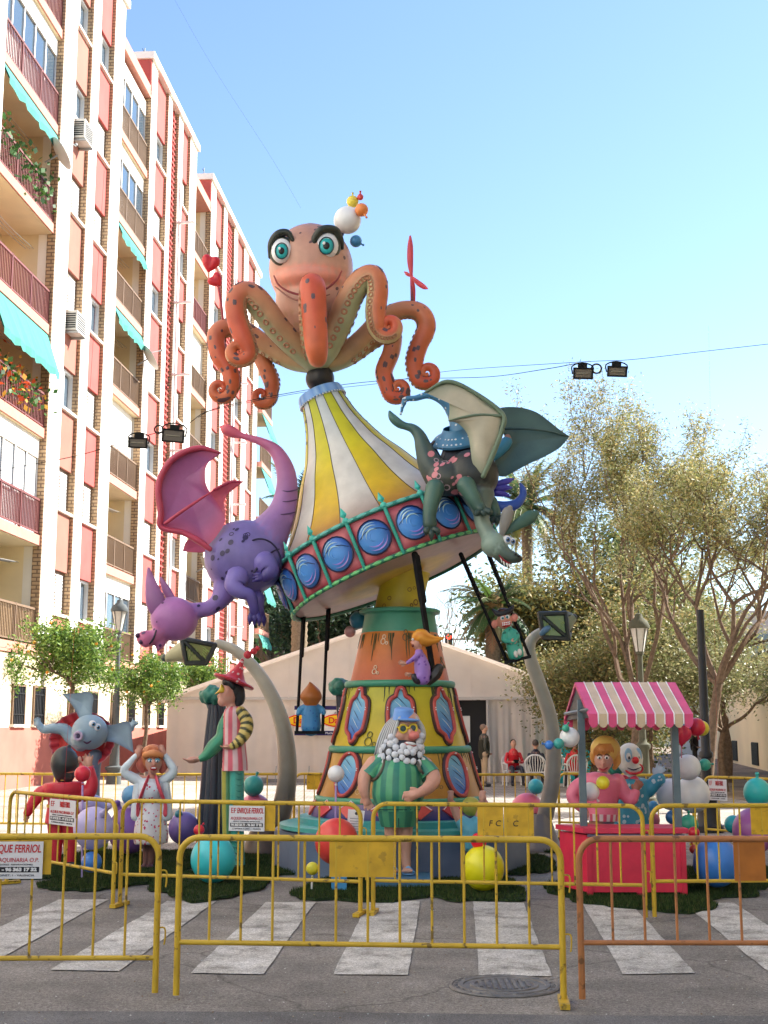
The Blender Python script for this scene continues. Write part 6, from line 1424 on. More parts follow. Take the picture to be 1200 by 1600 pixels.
B = MB(Y); B.tube([(104, 1212, 0, 14), (101, 1208, 0, 17), (101, 1195, 0, 22), (103, 1182, 0, 20), (106, 1172, 0, 13), (108, 1167, 0, 4)], n=24, sub=5, col=(.03, .035, .035)); S_('hair', B, rb_)
B = MB(Y); B.tube([(100, 1222, 0, 30), (100, 1235, 0, 31), (99, 1252, 0, 24), (98, 1258, 0, 23), (98, 1266, 0, 25), (99, 1284, 0, 29)], n=24, sub=4, col=RC, flat=1, round_=False)
B.tube([(84, 1236, 0, 13), (64, 1240, 0, 11.5), (52, 1254, -2, 9), (43, 1270, -3, 7)], n=14, sub=4, col=RC); B.tube([(118, 1238, 0, 13), (136, 1240, 0, 12), (144, 1225, -2, 9.5), (141, 1202, -4, 7)], n=14, sub=4, col=RC); S_('red_coat', B, rb_, .015, 4)
B = MB(Y); B.lathe([(0, 24.6*K(1258, Y)), (.035, 24.6*K(1258, Y))], (.6, .38, .04), n=28, T=Matrix.Translation(P(98, 1261, Y))); S_('belt', B, rb_); B = MB(Y); B.tube([(101, 1219, 0, 12), (101, 1210, 0, 10.5)], n=16, sub=1, col=(.65, .45, .05), round_=False); S_('collar', B, rb_)
for x in (87, 109):
    B = MB(Y); B.tube([(x, 1278, 0, 14), (x, 1310, 0, 11.5), (x, 1345, 0, 8.5)], n=14, sub=3, col=RC); lg = S_('trouser_leg', B, rb_); B = MB(Y); B.ball((x, 1350, -5), (8, 4, 12), (.03, .02, .02)); S_('shoe', B, lg)
# ---- elephant
Y = 18.2
el = thing('elephant_statue', 'diving blue grey elephant statue with wide ears inside a red ruffled skirt', 'statue', P(146, 1290, Y)); EB = (.24, .34, .4)
B = MB(Y); B.ball((140, 1144, -26), (28, 27, 26), EB, n=24, m=16); B.ball((134, 1155, -30), (24, 16, 22), EB); B.tube([(126, 1151, -44, 10), (123, 1150, -54, 7.5), (122, 1150, -60, 7)], n=12, sub=2, col=EB)
B.tube([(128, 1158, -4, 18), (112, 1152, -4, 12), (100, 1140, -6, 10), (82, 1138, -8, 8), (68, 1140, -8, 6.5), (60, 1132, -8, 5.5)], n=12, sub=4, col=EB)
fingers(B, (62, 1136, -8), (-.35, -1, 0), (0, 0, -1), 17, EB, spread=.8); B.tube([(160, 1150, 6, 12), (185, 1145, 8, 8), (205, 1138, 8, 6)], n=10, sub=3, col=EB); fingers(B, (204, 1138, 8), (.5, -.7, 0), (0, 0, -1), 18, EB, spread=.8); S_('body', B, el, .016, 4)
B = MB(Y); B.tube([(148, 1180, 0, 12), (146, 1220, 4, 10), (146, 1290, 4, 11)], n=12, sub=3, col=(.15, .2, .27)); S_('support_leg', B, el)
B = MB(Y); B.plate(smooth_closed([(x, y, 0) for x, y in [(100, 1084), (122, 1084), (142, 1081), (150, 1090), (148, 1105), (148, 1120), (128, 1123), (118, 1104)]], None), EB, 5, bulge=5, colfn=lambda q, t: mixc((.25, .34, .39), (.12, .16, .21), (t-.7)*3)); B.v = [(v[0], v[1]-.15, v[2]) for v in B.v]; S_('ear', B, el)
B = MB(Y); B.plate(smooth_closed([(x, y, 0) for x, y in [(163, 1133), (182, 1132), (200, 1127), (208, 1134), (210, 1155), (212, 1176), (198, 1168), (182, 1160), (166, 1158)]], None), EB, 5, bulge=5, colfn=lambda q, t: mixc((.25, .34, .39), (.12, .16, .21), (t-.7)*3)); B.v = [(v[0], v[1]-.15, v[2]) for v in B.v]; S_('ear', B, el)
B = MB(Y); B.tube([(122+5.5*cos(a), 1150+6*sin(a), -66, 2) for a in np.linspace(0, 2*pi, 12)], n=6, sub=2, col=(.42, .33, .45)); S_('trunk_rim', B, el); B = MB(Y); B.ball((122, 1150, -64), (4.5, 5, 2), (.06, .04, .08)); S_('trunk_hole', B, el)
eye(el, Y, 144.5, 1131, -49, 5.5, iris=(.1, .25, .4), look=(1.5, .5)); eye(el, Y, 152, 1136, -47, 5.5, iris=(.1, .25, .4), look=(1.5, .5))
B = MB(Y); B.tube([(131, 1159, -51, 1), (136, 1161.5, -51, 1.4), (142, 1158, -51, 1)], n=5, sub=3, col=(.1, .04, .08)); S_('mouth', B, el)
B = MB(Y)
B.ball((129, 1160, 10), (38, 36, 22), (.45, .04, .035), n=28, m=16); S_('red_dress', B, el)
B = MB(); cR = P(130, 1156, Y); kq = K(1156, Y); vs, cc = [], []; na = 132
for j in range(6):
    for i in range(na):
        a = 2*pi*i/na; r_ = (36+15*j/5)*kq; wv = .035*sin(a*22)*j/5; vs.append(cR+Vector((r_*cos(a), wv+.02-.02*j, r_*.86*sin(a)))); cc.append(mixc((.45, .03, .04), (.62, .07, .08), .5+.5*sin(a*22)) if j < 5 else (.55, .2, .22))
vs += [v+Vector((0, .02, 0)) for v in vs]; n6 = 6*na; cc = cc*2
fs = [(b+j*na+i, b+j*na+(i+1) % na, b+(j+1)*na+(i+1) % na, b+(j+1)*na+i) for b in (0, n6) for j in range(5) for i in range(na)]+[(5*na+i, 5*na+(i+1) % na, n6+5*na+(i+1) % na, n6+5*na+i) for i in range(na)]
B.add(vs, fs, cc); S_('ruffle', B, el)
# ---- woman with hands on her head
Y = 16.1
wo_ = thing('woman_statue', 'woman statue with ginger bob and white dotted dress holding both hands on her head', 'statue', P(235, 1356, Y)); SK2 = (.48, .24, .18)
B = MB(Y); B.ball((240, 1190, -6), (13.5, 17, 14), (.48, .27, .21)); B.ball((240, 1201, -10), (9, 8, 8), SK2); B.tube([(238, 1200, -2, 6), (237, 1216, 0, 6.5)], n=10, sub=1, col=SK2); B.ball((241, 1193, -20), (2.4, 4, 3), (.52, .24, .18))
for pts, w, d_ in (([(218, 1180, -6, 4), (216, 1174, -6, 3.6)], (217, 1180, -8), (.1, -1, 0)), ([(256, 1180, -6, 4), (254, 1174, -6, 3.6)], (257, 1178, -8), (-.45, -.9, 0))):
    B.tube(pts, n=8, sub=1, col=SK2); fingers(B, w, d_, (0, 0, -1), 17, SK2, spread=.4)
B.tube([(237, 1214, 0, 7), (236, 1260, 0, 10), (236, 1312, 2, 9)], n=10, sub=1, col=SK2)
for s_ in (-1, 1): B.tube([(237, 1220, 0, 7), (237+s_*32, 1212, -2, 4), (237+s_*36, 1202, -4, 4), (236+s_*20, 1180, -7, 3.6)], n=8, sub=3, col=SK2)
for x in (229, 238): B.tube([(x+2, 1310, 2, 8), (x, 1330, 2, 6), (x-2, 1350, 0, 4)], n=10, sub=3, col=(.13, .06, .05)); B.ball((x-4, 1354, -6), (6, 3.4, 9), (.07, .03, .04))
S_('body', B, wo_, .011, 3)
B = MB(Y); WD = (.52, .6, .66)
B.tube([(237, 1216, 0, 11), (236, 1224, 0, 18), (235, 1238, -2, 20), (236, 1250, 0, 16.5), (237, 1260, 0, 18), (236, 1282, 0, 24), (236, 1305, 0, 27), (236, 1318, 0, 26)], n=28, sub=4, col=WD, round_=False, colfn=lambda t, a, v: mixc(WD, (.6, .55, .55), t))
B.ball((229, 1235, -13), (8, 8, 7), WD); B.ball((243, 1235, -13), (8, 8, 7), WD)
B.tube([(222, 1222, 0, 9), (205, 1214, -2, 8), (194, 1204, -4, 7), (203, 1192, -5, 6), (213, 1181, -6, 5)], n=12, sub=4, col=WD); B.tube([(252, 1222, 0, 9), (264, 1214, -2, 8), (271, 1204, -4, 7), (265, 1192, -5, 6), (257, 1180, -6, 5)], n=12, sub=4, col=WD)
S_('white_dress', B, wo_, .014, 3); S2 = MB(); spots(S2, B, 120, .009, .014, (.45, .03, .1), lambda c: c.z < P(0, 1225, Y).z and c.y < Y, seed=2); S_('dress_dots', S2, wo_, kind='stuff')
for x0, x1, x2 in ((229, 222, 216), (246, 252, 258)):
    B = MB(Y); B.tube([(x0+ (3 if x0 < 236 else -3), 1213, -6, 3), (x0, 1222, -17, 4.5), (x1, 1240, -20, 4.5), (x2, 1256, -14, 4), (x2, 1272, -12, 5)], n=8, sub=4, col=(.5, .06, .09), flat=.5); S_('red_waistcoat_edge', B, wo_)
    B = MB(Y); B.tube([(x2, 1225, -3, 7), (x2+(2 if x2 > 236 else -2), 1250, -4, 8), (x2+(3 if x2 > 236 else -3), 1275, -6, 9)], n=10, sub=3, col=(.56, .62, .68), flat=.8); S_('waistcoat_panel', B, wo_)
B = MB(Y); B.ball((238, 1183, 2), (20, 20, 17), (.5, .17, .06)); B.tube([(222, 1185, 0, 8), (220, 1196, 0, 7.5), (223, 1204, 0, 5)], n=10, sub=3, col=(.4, .1, .07)); B.tube([(254, 1185, 0, 8), (256, 1196, 0, 7.5), (253, 1205, 0, 5)], n=10, sub=3, col=(.4, .1, .07)); B.tube([(226, 1180, -15, 5), (240, 1177, -19, 6), (252, 1181, -14, 5)], n=10, sub=3, col=(.52, .2, .07)); S_('hair', B, wo_, .014, 3)
for i in range(9):
    B = MB(Y); x = 226+i*3.2; B.tube([(238+(x-238)*.4, 1168, -14, 1), (x, 1180, -21+abs(i-4)*.9, 1.5), (x+g.uniform(-1, 1), 1186, -20+abs(i-4)*.9, .5)], n=5, sub=3, col=(.42, .13, .05)); B.build('fringe_lock', PAINT, wo_)
for x in (234.5, 246):
    B = MB(Y); B.ball((x, 1188, -18), (4.3, 3.4, 2.4), (.06, .22, .3)); ey = S_('eye_shadow', B, wo_)
    B = MB(Y); B.ball((x, 1189.3, -19.6), (3.2, 1.8, 1.6), (.75, .75, .72)); S_('eye', B, ey); B = MB(Y); B.ball((x+.2, 1189.3, -21), (1.4, 1.5, .7), (.02, .06, .1)); S_('iris', B, ey)
    B = MB(Y); B.tube([(x-4, 1184, -19, .6), (x, 1181.5, -20, .9), (x+4, 1183.5, -19, .5)], n=5, sub=3, col=(.12, .04, .02)); S_('eyebrow', B, wo_)
B = MB(Y); B.ball((240, 1201, -18.5), (5.5, 3, 2.5), (.4, .02, .03)); mo = S_('mouth', B, wo_); B = MB(Y); B.ball((240, 1200, -20.4), (4, 1.2, 1.2), (.75, .74, .7)); S_('teeth', B, mo)

# ---- harlequin with pointed hat
Y = 16.2
hq = thing('harlequin_statue', 'harlequin statue in a red dotted pointed hat, pink striped tunic and tiger sleeve', 'statue', P(364, 1354, Y)); HC = (.52, .04, .06)
B = MB(Y); B.ball((357, 1083, 0), (14, 20, 15), (.5, .26, .2)); B.ball((348, 1096, -2), (8, 8, 8), (.52, .26, .2)); B.tube([(360, 1098, 0, 7.5), (364, 1112, 0, 8)], n=10, sub=1, col=SK); B.ball((342, 1088, 0), (3, 4, 3), SK); B.ball((343, 1098, 0), (3, 2.4, 3), (.5, .15, .12)); B.ball((356, 1081, -14), (3.6, 5.5, 2), (.52, .24, .18))
B.tube([(364, 1112, 0, 7), (376, 1116, -8, 5), (384, 1140, -16, 5), (374, 1158, -19, 4.5), (361, 1167, -18, 4)], n=8, sub=2, col=SK); B.tube([(364, 1112, 0, 7), (349, 1135, 6, 5), (334, 1167, 0, 5), (309, 1187, -6, 4)], n=8, sub=2, col=SK); fingers(B, (361, 1167, -18), (-1, .02, 0), (0, -1, 0), 18, SK, spread=.4); fingers(B, (309, 1187, -6), (-1, .05, 0), (0, -1, 0), 24, SK, spread=.35); S_('body', B, hq, .011, 3)
B = MB(Y); B.ball((366, 1076, 3), (15, 19, 15), (.02, .022, .025)); B.tube([(372, 1080, 2, 11), (374, 1094, 2, 9), (370, 1103, 0, 4)], n=10, sub=3, col=(.02, .022, .025)); B.tube([(352, 1066, -8, 6), (358, 1066, -12, 6), (364, 1072, -12, 5)], n=8, sub=2, col=(.02, .022, .025)); S_('hair', B, hq, .013, 3)
B = MB(Y); B.plate(smooth_closed([(x, y, -9) for x, y in [(346, 1068), (352, 1076), (350, 1083), (343, 1083), (335, 1085), (342, 1077)]], None), (.68, .45, .05), 9, bulge=-3); S_('beak_mask', B, hq)
T_ = Matrix.Translation(P(365, 1066, Y)) @ Matrix.Rotation(R(20), 4, 'Y') @ Matrix.Rotation(R(-6), 4, 'X'); kq = K(1066, Y)
B = MB(Y); B.lathe([(-1*kq, .001), (-2*kq, 20*kq), (-1*kq, 32*kq), (1.5*kq, 33.5*kq), (3*kq, 32*kq), (3*kq, 22*kq), (8*kq, 16*kq), (18*kq, 9.5*kq), (30*kq, 4.5*kq), (38*kq, 2.2*kq), (40*kq, .001)], HC, n=36, T=T_); hat = S_('pointed_hat', B, hq); S2 = MB(); spots(S2, B, 70, .012, .02, (.65, .45, .45), None, seed=5); S_('hat_dots', S2, hat, kind='stuff')
for x, y, r in ((387, 1023, 6.5), (396.5, 1017.5, 5.5), (402.5, 1013, 4)):
    B = MB(Y); B.ball((x, y, 0), r, HC); S_('hat_bead', B, hat)
B = stripes(Y, [(366, 1104, 0, 10), (366, 1112, 0, 16), (366, 1135, 0, 17), (366, 1160, 0, 17.5), (367, 1190, 0, 19.5), (367, 1204, 0, 20)], 15, [(.55, .1, .14), (.62, .42, .42)], hq, 'x', seg=2); S_('striped_tunic', B, hq)
for y in (1120, 1138, 1155, 1172, 1190): B = MB(Y); B.ball((350.5-(y-1120)*.03, y, -5), 1.7, (.05, .02, .03), n=8, m=6); S_('button', B, hq)
tg_ = lambda t, a, v: (.55, .42, .12) if sin(t*46+1.6*sin(a*1)) > -.15 else (.05, .05, .02)
B = MB(Y); B.tube([(376, 1112, -10, 9), (385, 1126, -14, 10), (384, 1142, -17, 10.5), (374, 1158, -19, 8), (363, 1166, -19, 5.5)], n=16, sub=14, colfn=tg_); S_('tiger_sleeve', B, hq)
B = stripes(Y, [(357, 1116, 8, 8), (349, 1135, 6, 9), (346, 1152, 4, 10), (334, 1167, 0, 11.5), (322, 1180, -3, 8), (311, 1187, -6, 4.5)], 9, [(.05, .27, .15), (.035, .2, .11)], hq, 'x', seg=2); S_('green_sleeve', B, hq)
for x, r, cs in ((355, 9, [(.35, .33, .06), (.08, .22, .1)]), (370, 11.5, [(.05, .32, .26), (.06, .26, .2)])):
    B = stripes(Y, [(x, 1200, 2 if x < 360 else -4, r), (x, 1260, 2 if x < 360 else -4, r*.97), (x+1, 1320, 2, r*.92), (x+1, 1352, 0, r*1.05)], 7, cs, hq, 'x', seg=2); lg = S_('trouser_leg', B, hq)
    if x > 360:
        B = MB(Y)
        for j in range(16):
            y0 = 1208+j*9; B.tube([(x-r*.95, y0+2, -6, .6), (x-r*.4, y0-1.5, -13.5, 1), (x+r*.3, y0+2, -14.5, 1), (x+r*.9, y0-1, -8, .6)], n=4, sub=3, col=(.02, .15, .13))
        B.build('painted_waves', PAINT, lg, kind='stuff')
    B = MB(Y); B.ball((x-3, 1354, -5), (10, 4, 12), (.04, .1, .08)); S_('shoe', B, lg)

# ---- cartoon trees
def cartoon_tree(label, fx, fy, fr, pts, Y, seed=1):
    t = thing('cartoon_tree', label, 'cartoon tree', P(pts[0][0], pts[0][1], Y)); g = random.Random(seed)
    for j in range(5): 
        o = (j-2)*.38; B = MB(Y); B.tube([(p[0]+o*p[3]*1.5, p[1], p[2]-abs(2-abs(j-2))*p[3]*.3, p[3]*.55) for p in pts], n=8, sub=4, col=(.045, .055, .07) if j % 2 else (.03, .035, .05)); B.build('trunk_strand', PAINT, t)
    B = MB(Y); a = 0
    for i in range(95):
        u = Vector((g.gauss(0, 1), g.gauss(0, 1), g.gauss(0, 1))).normalized(); B.ball((fx+u.x*fr[0]*.8, fy-u.z*fr[1]*.8, u.y*fr[0]*.8), g.uniform(3, 4.6), mixc((.02, .12, .09), (.05, .24, .17), g.random()), n=7, m=5)
    B.ball((fx, fy, 0), (fr[0]*.8, fr[1]*.8, fr[0]*.8), (.02, .1, .08)); B.fuse(.022, 1); B.build('leaf_clump', PAINT, t)
    return t
ctr = cartoon_tree('dark ribbed cartoon tree with a small green crown behind the harlequin', 331, 1087, (22, 17), [(331, 1302, 0, 15), (334, 1240, 0, 13), (336, 1170, 0, 11), (338, 1110, 0, 8), (336, 1096, 0, 6)], 16.9)
for pts in ([(334, 1170, 0, 3), (330, 1140, 0, 3), (331, 1120, 0, 2.6), (326, 1105, 0, 2.4), (322, 1095, 0, 2)], [(342, 1150, 0, 4), (350, 1128, 0, 3.4), (350, 1105, 0, 3)]):
    B = MB(16.9); B.tube(pts, n=8, sub=4, col=(.05, .09, .1)); B.build('branch', PAINT, ctr)
cartoon_tree('small cartoon tree peeping out left of the yellow middle tier', 530, 1073, (18, 15), [(540, 1140, 0, 7), (536, 1110, 0, 6), (533, 1085, 0, 5)], 17.2, 2)
cartoon_tree('teal cartoon bush behind the blond stall keeper', 962, 1196, (15, 17), [(962, 1290, 0, 6), (962, 1240, 0, 5), (962, 1210, 0, 5)], 15.6, 3)

# ---- leaning cartoon lamps
def bent_lamp(label, pts, base, cols, Y):
    t = thing('leaning_lantern', label, 'cartoon lamp', P(pts[0][0], base[1], Y))
    B = MB(Y); B.tube(pts, n=18, sub=7, colfn=lambda s, a, v: mixc(cols[0], cols[1], s*1.5)); B.build('bent_post', PAINT, t)
    bx, by, r0, h = base; k = K(by, Y); b = P(bx, by, Y)
    B = MB(); B.lathe([(0, r0*k), (.04, r0*k), (.06, r0*.93*k), (h*k*.5, r0*.68*k), (h*k, pts[0][3]*1.05*k)], cols[0], n=28, T=Matrix.Translation((b.x, Y, max(b.z, 0)))); B.build('cone_base', PAINT, t)
    return t
l1 = bent_lamp('left cartoon lantern on a thick grey post bowing far over to the left', [(432, 1292, 0, 16), (446, 1240, 0, 15.5), (449, 1190, 0, 14.5), (443, 1140, 0, 13), (428, 1095, 0, 11.5), (402, 1050, 0, 10), (370, 1018, 0, 8.5), (340, 1005, 0, 7)], (415, 1332, 38, 62), ((.07, .05, .04), (.42, .4, .32)), 18.0)
l2 = bent_lamp('right cartoon lantern on a snaking grey post with its glass facing the viewer', [(852, 1275, 0, 13), (862, 1225, 0, 12.5), (865, 1170, 0, 12), (859, 1120, 0, 11.5), (843, 1070, 0, 11), (829, 1030, 0, 10), (828, 1006, 0, 9), (838, 992, 0, 7.5), (852, 984, 0, 6)], (846, 1330, 34, 56), ((.14, .13, .13), (.36, .36, .3)), 18.6)
def lantern(parent, Y, quad_a, quad_b, capc, capr, glass, frame):
    """frustum between two quads given in px+depth"""
    B = MB(Y); va = [B.w(p) for p in quad_a]; vb = [B.w(p) for p in quad_b]
    B.add(va+vb, [(0, 1, 2, 3), (4, 5, 6, 7), (0, 1, 5, 4), (1, 2, 6, 5), (2, 3, 7, 6), (3, 0, 4, 7)], glass); b = B.build('lantern_glass', PAINT, parent, smooth=False)
    E = [(a, c) for q in (va, vb) for a, c in zip(q, q[1:]+q[:1])]+list(zip(va, vb))
    for a, c in E:
        B = MB(); B.tube([tuple(a), tuple(c)], r=.035, n=6, sub=0, col=frame); B.build('lantern_frame', PAINT, parent)
    for (a, c) in ((va[0], va[2]),): B = MB(); B.tube([tuple(a), tuple(c)], r=.03, n=6, sub=0, col=frame); B.build('cross_bar', PAINT, parent)
    B = MB(); g = random.Random(1)
    for i in range(26):
        s = g.random(); t_ = g.random(); p = va[0].lerp(va[1], s).lerp(va[3].lerp(va[2], s), t_)*1.0; q = p.lerp((va[0]+va[2])/2, .25)+Vector((0, 0, .03)); B.tube([tuple(p+Vector((0, -.004, 0))), tuple(q+Vector((0, -.004, 0)))], r=.006, n=4, sub=0, col=(.3, .4, .12))
    B.build('brush_strokes', PAINT, b, kind='stuff')
    return b
FRC = (.025, .03, .025)
lantern(l1, 17.6, [(284, 998, -20), (336, 1008, -16), (322, 1036, -16), (291, 1036, -20)], [(288, 1000, 20), (336, 1008, 16), (322, 1036, 16), (292, 1036, 20)], None, 0, (.2, .22, .07), FRC)
B = MB(17.6); B.tube([(290, 1018, 0, 19), (275, 1022, 0, 13), (262, 1028, 0, 7)], n=14, sub=4, col=(.4, .38, .22)); B.build('lantern_cap', PAINT, l1); B = MB(17.6); B.ball((257, 1028, 0), 6, (.08, .1, .07)); B.build('cap_knob', PAINT, l1)
lantern(l2, 18.0, [(843, 959, -22), (884, 958, -22), (888, 998, -22), (849, 996, -22)], [(868, 960, 20), (892, 961, 20), (890, 990, 20), (868, 988, 20)], None, 0, (.24, .34, .15), FRC)
B = MB(18.0); B.tube([(880, 975, 4, 16), (892, 967, 10, 9)], n=12, sub=3, col=(.16, .2, .14)); B.ball((896, 965, 10), 6, (.03, .05, .06)); B.build('lantern_cap', PAINT, l2)
B = MB(18.0); B.tube([(846, 990, -24, 4), (852, 984, -26, 5), (857, 981, -22, 4)], n=8, sub=3, col=(.12, .24, .36)); B.build('blue_bow', PAINT, l2)

# ---- upside down child
Y = 14.85
uc = thing('upside_down_child_statue', 'small statue diving head down with bare feet up and pale blue shorts beside the tower', 'statue', P(737, 1320, Y))
B = MB(Y); B.tube([(726, 1292, 0, 9), (714, 1272, 0, 7.5), (707, 1256, 0, 6)], n=10, sub=3, col=SK); B.ball((704, 1246, -3), (5, 10, 5), SK, rot=8); B.tube([(744, 1290, 0, 9), (751, 1270, 0, 7), (752, 1256, 0, 6)], n=10, sub=3, col=SK); B.ball((754, 1246, -3), (6, 10, 5), SK, rot=-12)
for bx in (704, 754):
    for j in range(4): B.ball((bx-4+j*2.8, 1236+abs(j-1.5), -4), (1.6, 2.6, 1.8), SK, n=8, m=6)
B.tube([(736, 1300, 0, 13), (738, 1322, 0, 12)], n=10, sub=1, col=SK); S_('body', B, uc, .011, 3)
B = MB(Y); B.tube([(722, 1284, 0, 11), (736, 1296, 0, 16), (746, 1284, 0, 11)], n=14, sub=3, col=(.1, .36, .46)); B.tube([(736, 1296, 0, 17), (737, 1318, 0, 16)], n=14, sub=1, col=(.1, .36, .46)); S_('blue_shorts', B, uc, .013, 3)
B = MB(Y+.3); B.ball((736, 1260, 6), (15, 15, 13), (.38, .36, .06)); S_('yellow_green_drum', B, uc)

# ---- stall
st_l = thing('market_stall', 'toy market stall with a pink and cream striped scalloped awning and two grey posts', 'stall', P(985, 1400, 13.9))
YA, YBk = 13.3, 14.7; ef0, ef1 = P(920, 1115, YA), P(1083, 1116, YA); rg0, rg1 = P(898, 1065, 14.0), P(1055, 1067, 14.0); bk0, bk1 = P(882, 1127, YBk), P(1050, 1127, YBk)
ef0.z = ef1.z = (ef0.z+ef1.z)/2; rg0.z = rg1.z = (rg0.z+rg1.z)/2; bk0.z = bk1.z = ef0.z-.03; bk0.x = rg0.x-.03; bk1.x = rg1.x-.03
NA = 11; PKA, CRA, WHA = (.55, .06, .16), (.5, .38, .25), (.62, .6, .66)
for side, e0, e1 in (('f', ef0, ef1), ('b', bk0, bk1)):
    for i in range(NA):
        s0, s1 = i/NA, (i+1)/NA; c = PKA if i % 2 == 0 else CRA
        B = MB(); a, b, cc_, d = rg0.lerp(rg1, s0), rg0.lerp(rg1, s1), e0.lerp(e1, s1), e0.lerp(e1, s0)
        nrm = Vector((0, -.03 if side == 'f' else .03, .03)); col_ = c if side == 'f' else mixc(c, c, 0)
        B.add([a, b, cc_, d, a-nrm, b-nrm, cc_-nrm, d-nrm], [(0, 1, 2, 3), (7, 6, 5, 4), (0, 3, 7, 4), (1, 5, 6, 2)], col_)
        # scalloped valance
        n = 8; w_ = (cc_-d); pts = [d, cc_]; low = [d+w_*(1-j/n)+Vector((0, 0, -.085-.055*sin(pi*j/n)**.55)) for j in range(n+1)]
        q = [d, cc_]+low; off = Vector((0, .02 if side == 'f' else -.02, 0)); m_ = len(q); B.add(q+[v+off for v in q], [tuple(range(m_)), tuple(range(2*m_-1, m_-1, -1))]+[(j, (j+1) % m_, (j+1) % m_+m_, j+m_) for j in range(m_)], col_)
        pn = B.build('awning_panel', PAINT, st_l, smooth=False)
        if side == 'f':
            B = MB(); x = a if i % 2 else b
            for u, v in (((a, d) if i % 2 else (a, d)),): 
                if i: B.tube([tuple(u+nrm*.1), tuple(v+nrm*.1), tuple(v+Vector((0, -.004, -.1)))], r=.007, n=4, sub=0, col=WHA); B.build('white_stripe', PAINT, pn)
B = MB(); B.add([rg0+Vector((.02, 0, -.03)), ef0+Vector((.02, 0, -.03)), bk0+Vector((.02, 0, -.03)), rg0+Vector((.05, 0, -.03)), ef0+Vector((.05, 0, -.03)), bk0+Vector((.05, 0, -.03))], [(0, 1, 2), (5, 4, 3), (0, 3, 4, 1), (1, 4, 5, 2)], (.05, .06, .07)); B.build('gable_end', PAINT, st_l, smooth=False)
B = MB(); B.tube([tuple(bk0.lerp(rg0, .12)), tuple(ef0.lerp(rg0, .12))], r=.02, n=4, sub=0, col=(.16, .17, .17)); B.build('gable_rail', PAINT, st_l)
for (x, y0, y1, Yp) in ((907, 1093, 1292, 13.75), (1053, 1122, 1290, 13.6)):
    a, b = P(x, y0, Yp), P(x, y1, Yp); B = MB(); B.box((a.x-.035, Yp-.035, .0), (a.x+.035, Yp+.035, a.z), (.1, .14, .16)); B.build('post', PAINT, st_l, smooth=False)
ct_ = thing('red_counter', 'bright red wooden counter with a lid and short feet under the striped awning', 'counter', P(998, 1404, 13.45)); CR = (.56, .025, .06)
X0, X1, zt_ = P(917, 1350, 13.45).x, P(1072, 1350, 13.45).x, P(998, 1294, 13.45).z
q = [(X0, 13.45), (X1, 13.45), (X1-.02, 13.98), (X0-.2, 13.98)]
def prism(B, q, z0, z1, col): n = len(q); return B.add([(x, y, z0) for x, y in q]+[(x, y, z1) for x, y in q], [tuple(range(n))[::-1], tuple(range(n, 2*n))]+[(i, (i+1) % n, (i+1) % n+n, i+n) for i in range(n)], col)
B = MB(); prism(B, q, .06, zt_-.07, CR); B.build('box', PAINT, ct_, smooth=False)
B = MB(); prism(B, [(X0-.03, 13.42), (X1+.03, 13.42), (X1+.0, 14.0), (X0-.24, 14.0)], zt_-.05, zt_, (.52, .03, .07)); B.build('lid', PAINT, ct_, smooth=False)
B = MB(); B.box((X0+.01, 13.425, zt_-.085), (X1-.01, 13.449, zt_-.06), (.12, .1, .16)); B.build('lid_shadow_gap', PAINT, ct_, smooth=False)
for x in (X0, (X0+X1)/2, X1-.06): B = MB(); B.box((x, 13.445, 0), (x+.06, 13.51, .0601), CR); B.build('foot', PAINT, ct_, smooth=False)
for x in (X0-.001, X1-.05): B = MB(); B.box((x, 13.43, .05), (x+.05, 13.447, zt_-.09), (.5, .02, .05)); B.build('corner_strip', PAINT, ct_, smooth=False)

# ---- stall keeper
Y = 14.35
sk_ = thing('stall_keeper_statue', 'blond stall keeper statue in a pink jumper waving one hand behind the red counter', 'statue', P(937, 1390, Y)); PJ = (.58, .14, .22)
B = MB(Y); B.ball((943, 1186, -4), (15, 19, 15), (.48, .27, .22)); B.ball((942, 1198, -8), (9, 8, 8), (.48, .26, .2)); B.ball((942, 1192, -20), (3.2, 5.5, 4), (.5, .25, .2)); B.tube([(943, 1200, 0, 6.5), (943, 1214, 0, 7)], n=10, sub=1, col=(.5, .1, .14)); B.ball((958, 1187, 0), (3, 5, 3), (.5, .25, .2))
fingers(B, (992, 1238, -10), (.45, -.95, 0), (0, 0, -1), 22, (.26, .1, .07), spread=.7); fingers(B, (914, 1268, -12), (.6, .6, 0), (0, 0, -1), 18, (.45, .2, .16), spread=.5); B.tube([(942, 1212, 0, 8), (940, 1270, 0, 20), (940, 1330, 0, 20)], n=12, sub=1, col=(.2, .2, .3)); B.tube([(942, 1216, 0, 8), (972, 1236, -3, 5), (985, 1250, -6, 5), (992, 1238, -10, 5)], n=8, sub=2, col=(.4, .16, .12)); B.tube([(942, 1216, 0, 8), (902, 1232, -2, 5), (896, 1247, -6, 5), (914, 1268, -12, 5)], n=8, sub=2, col=(.45, .2, .16)); S_('body', B, sk_, .012, 3)
B = MB(Y); B.tube([(943, 1208, 0, 14), (942, 1216, 0, 28), (941, 1235, 0, 28), (940, 1255, 0, 25), (940, 1274, 0, 27)], n=20, sub=4, col=PJ, round_=False); B.tube([(920, 1220, 0, 13), (900, 1232, -2, 12), (895, 1247, -6, 10), (908, 1263, -12, 7)], n=12, sub=4, col=PJ); B.tube([(964, 1220, 0, 13), (976, 1240, -3, 11), (986, 1250, -6, 10), (993, 1238, -10, 7.5)], n=12, sub=4, col=PJ); S_('pink_jumper', B, sk_, .014, 3)
B = stripes(Y, [(940, 1271, 0, 27.5), (940, 1282, 0, 26)], 30, [(.6, .5, .5), (.5, .08, .14)], sk_, 'x', seg=1, sub=2); S_('ribbed_hem', B, sk_)
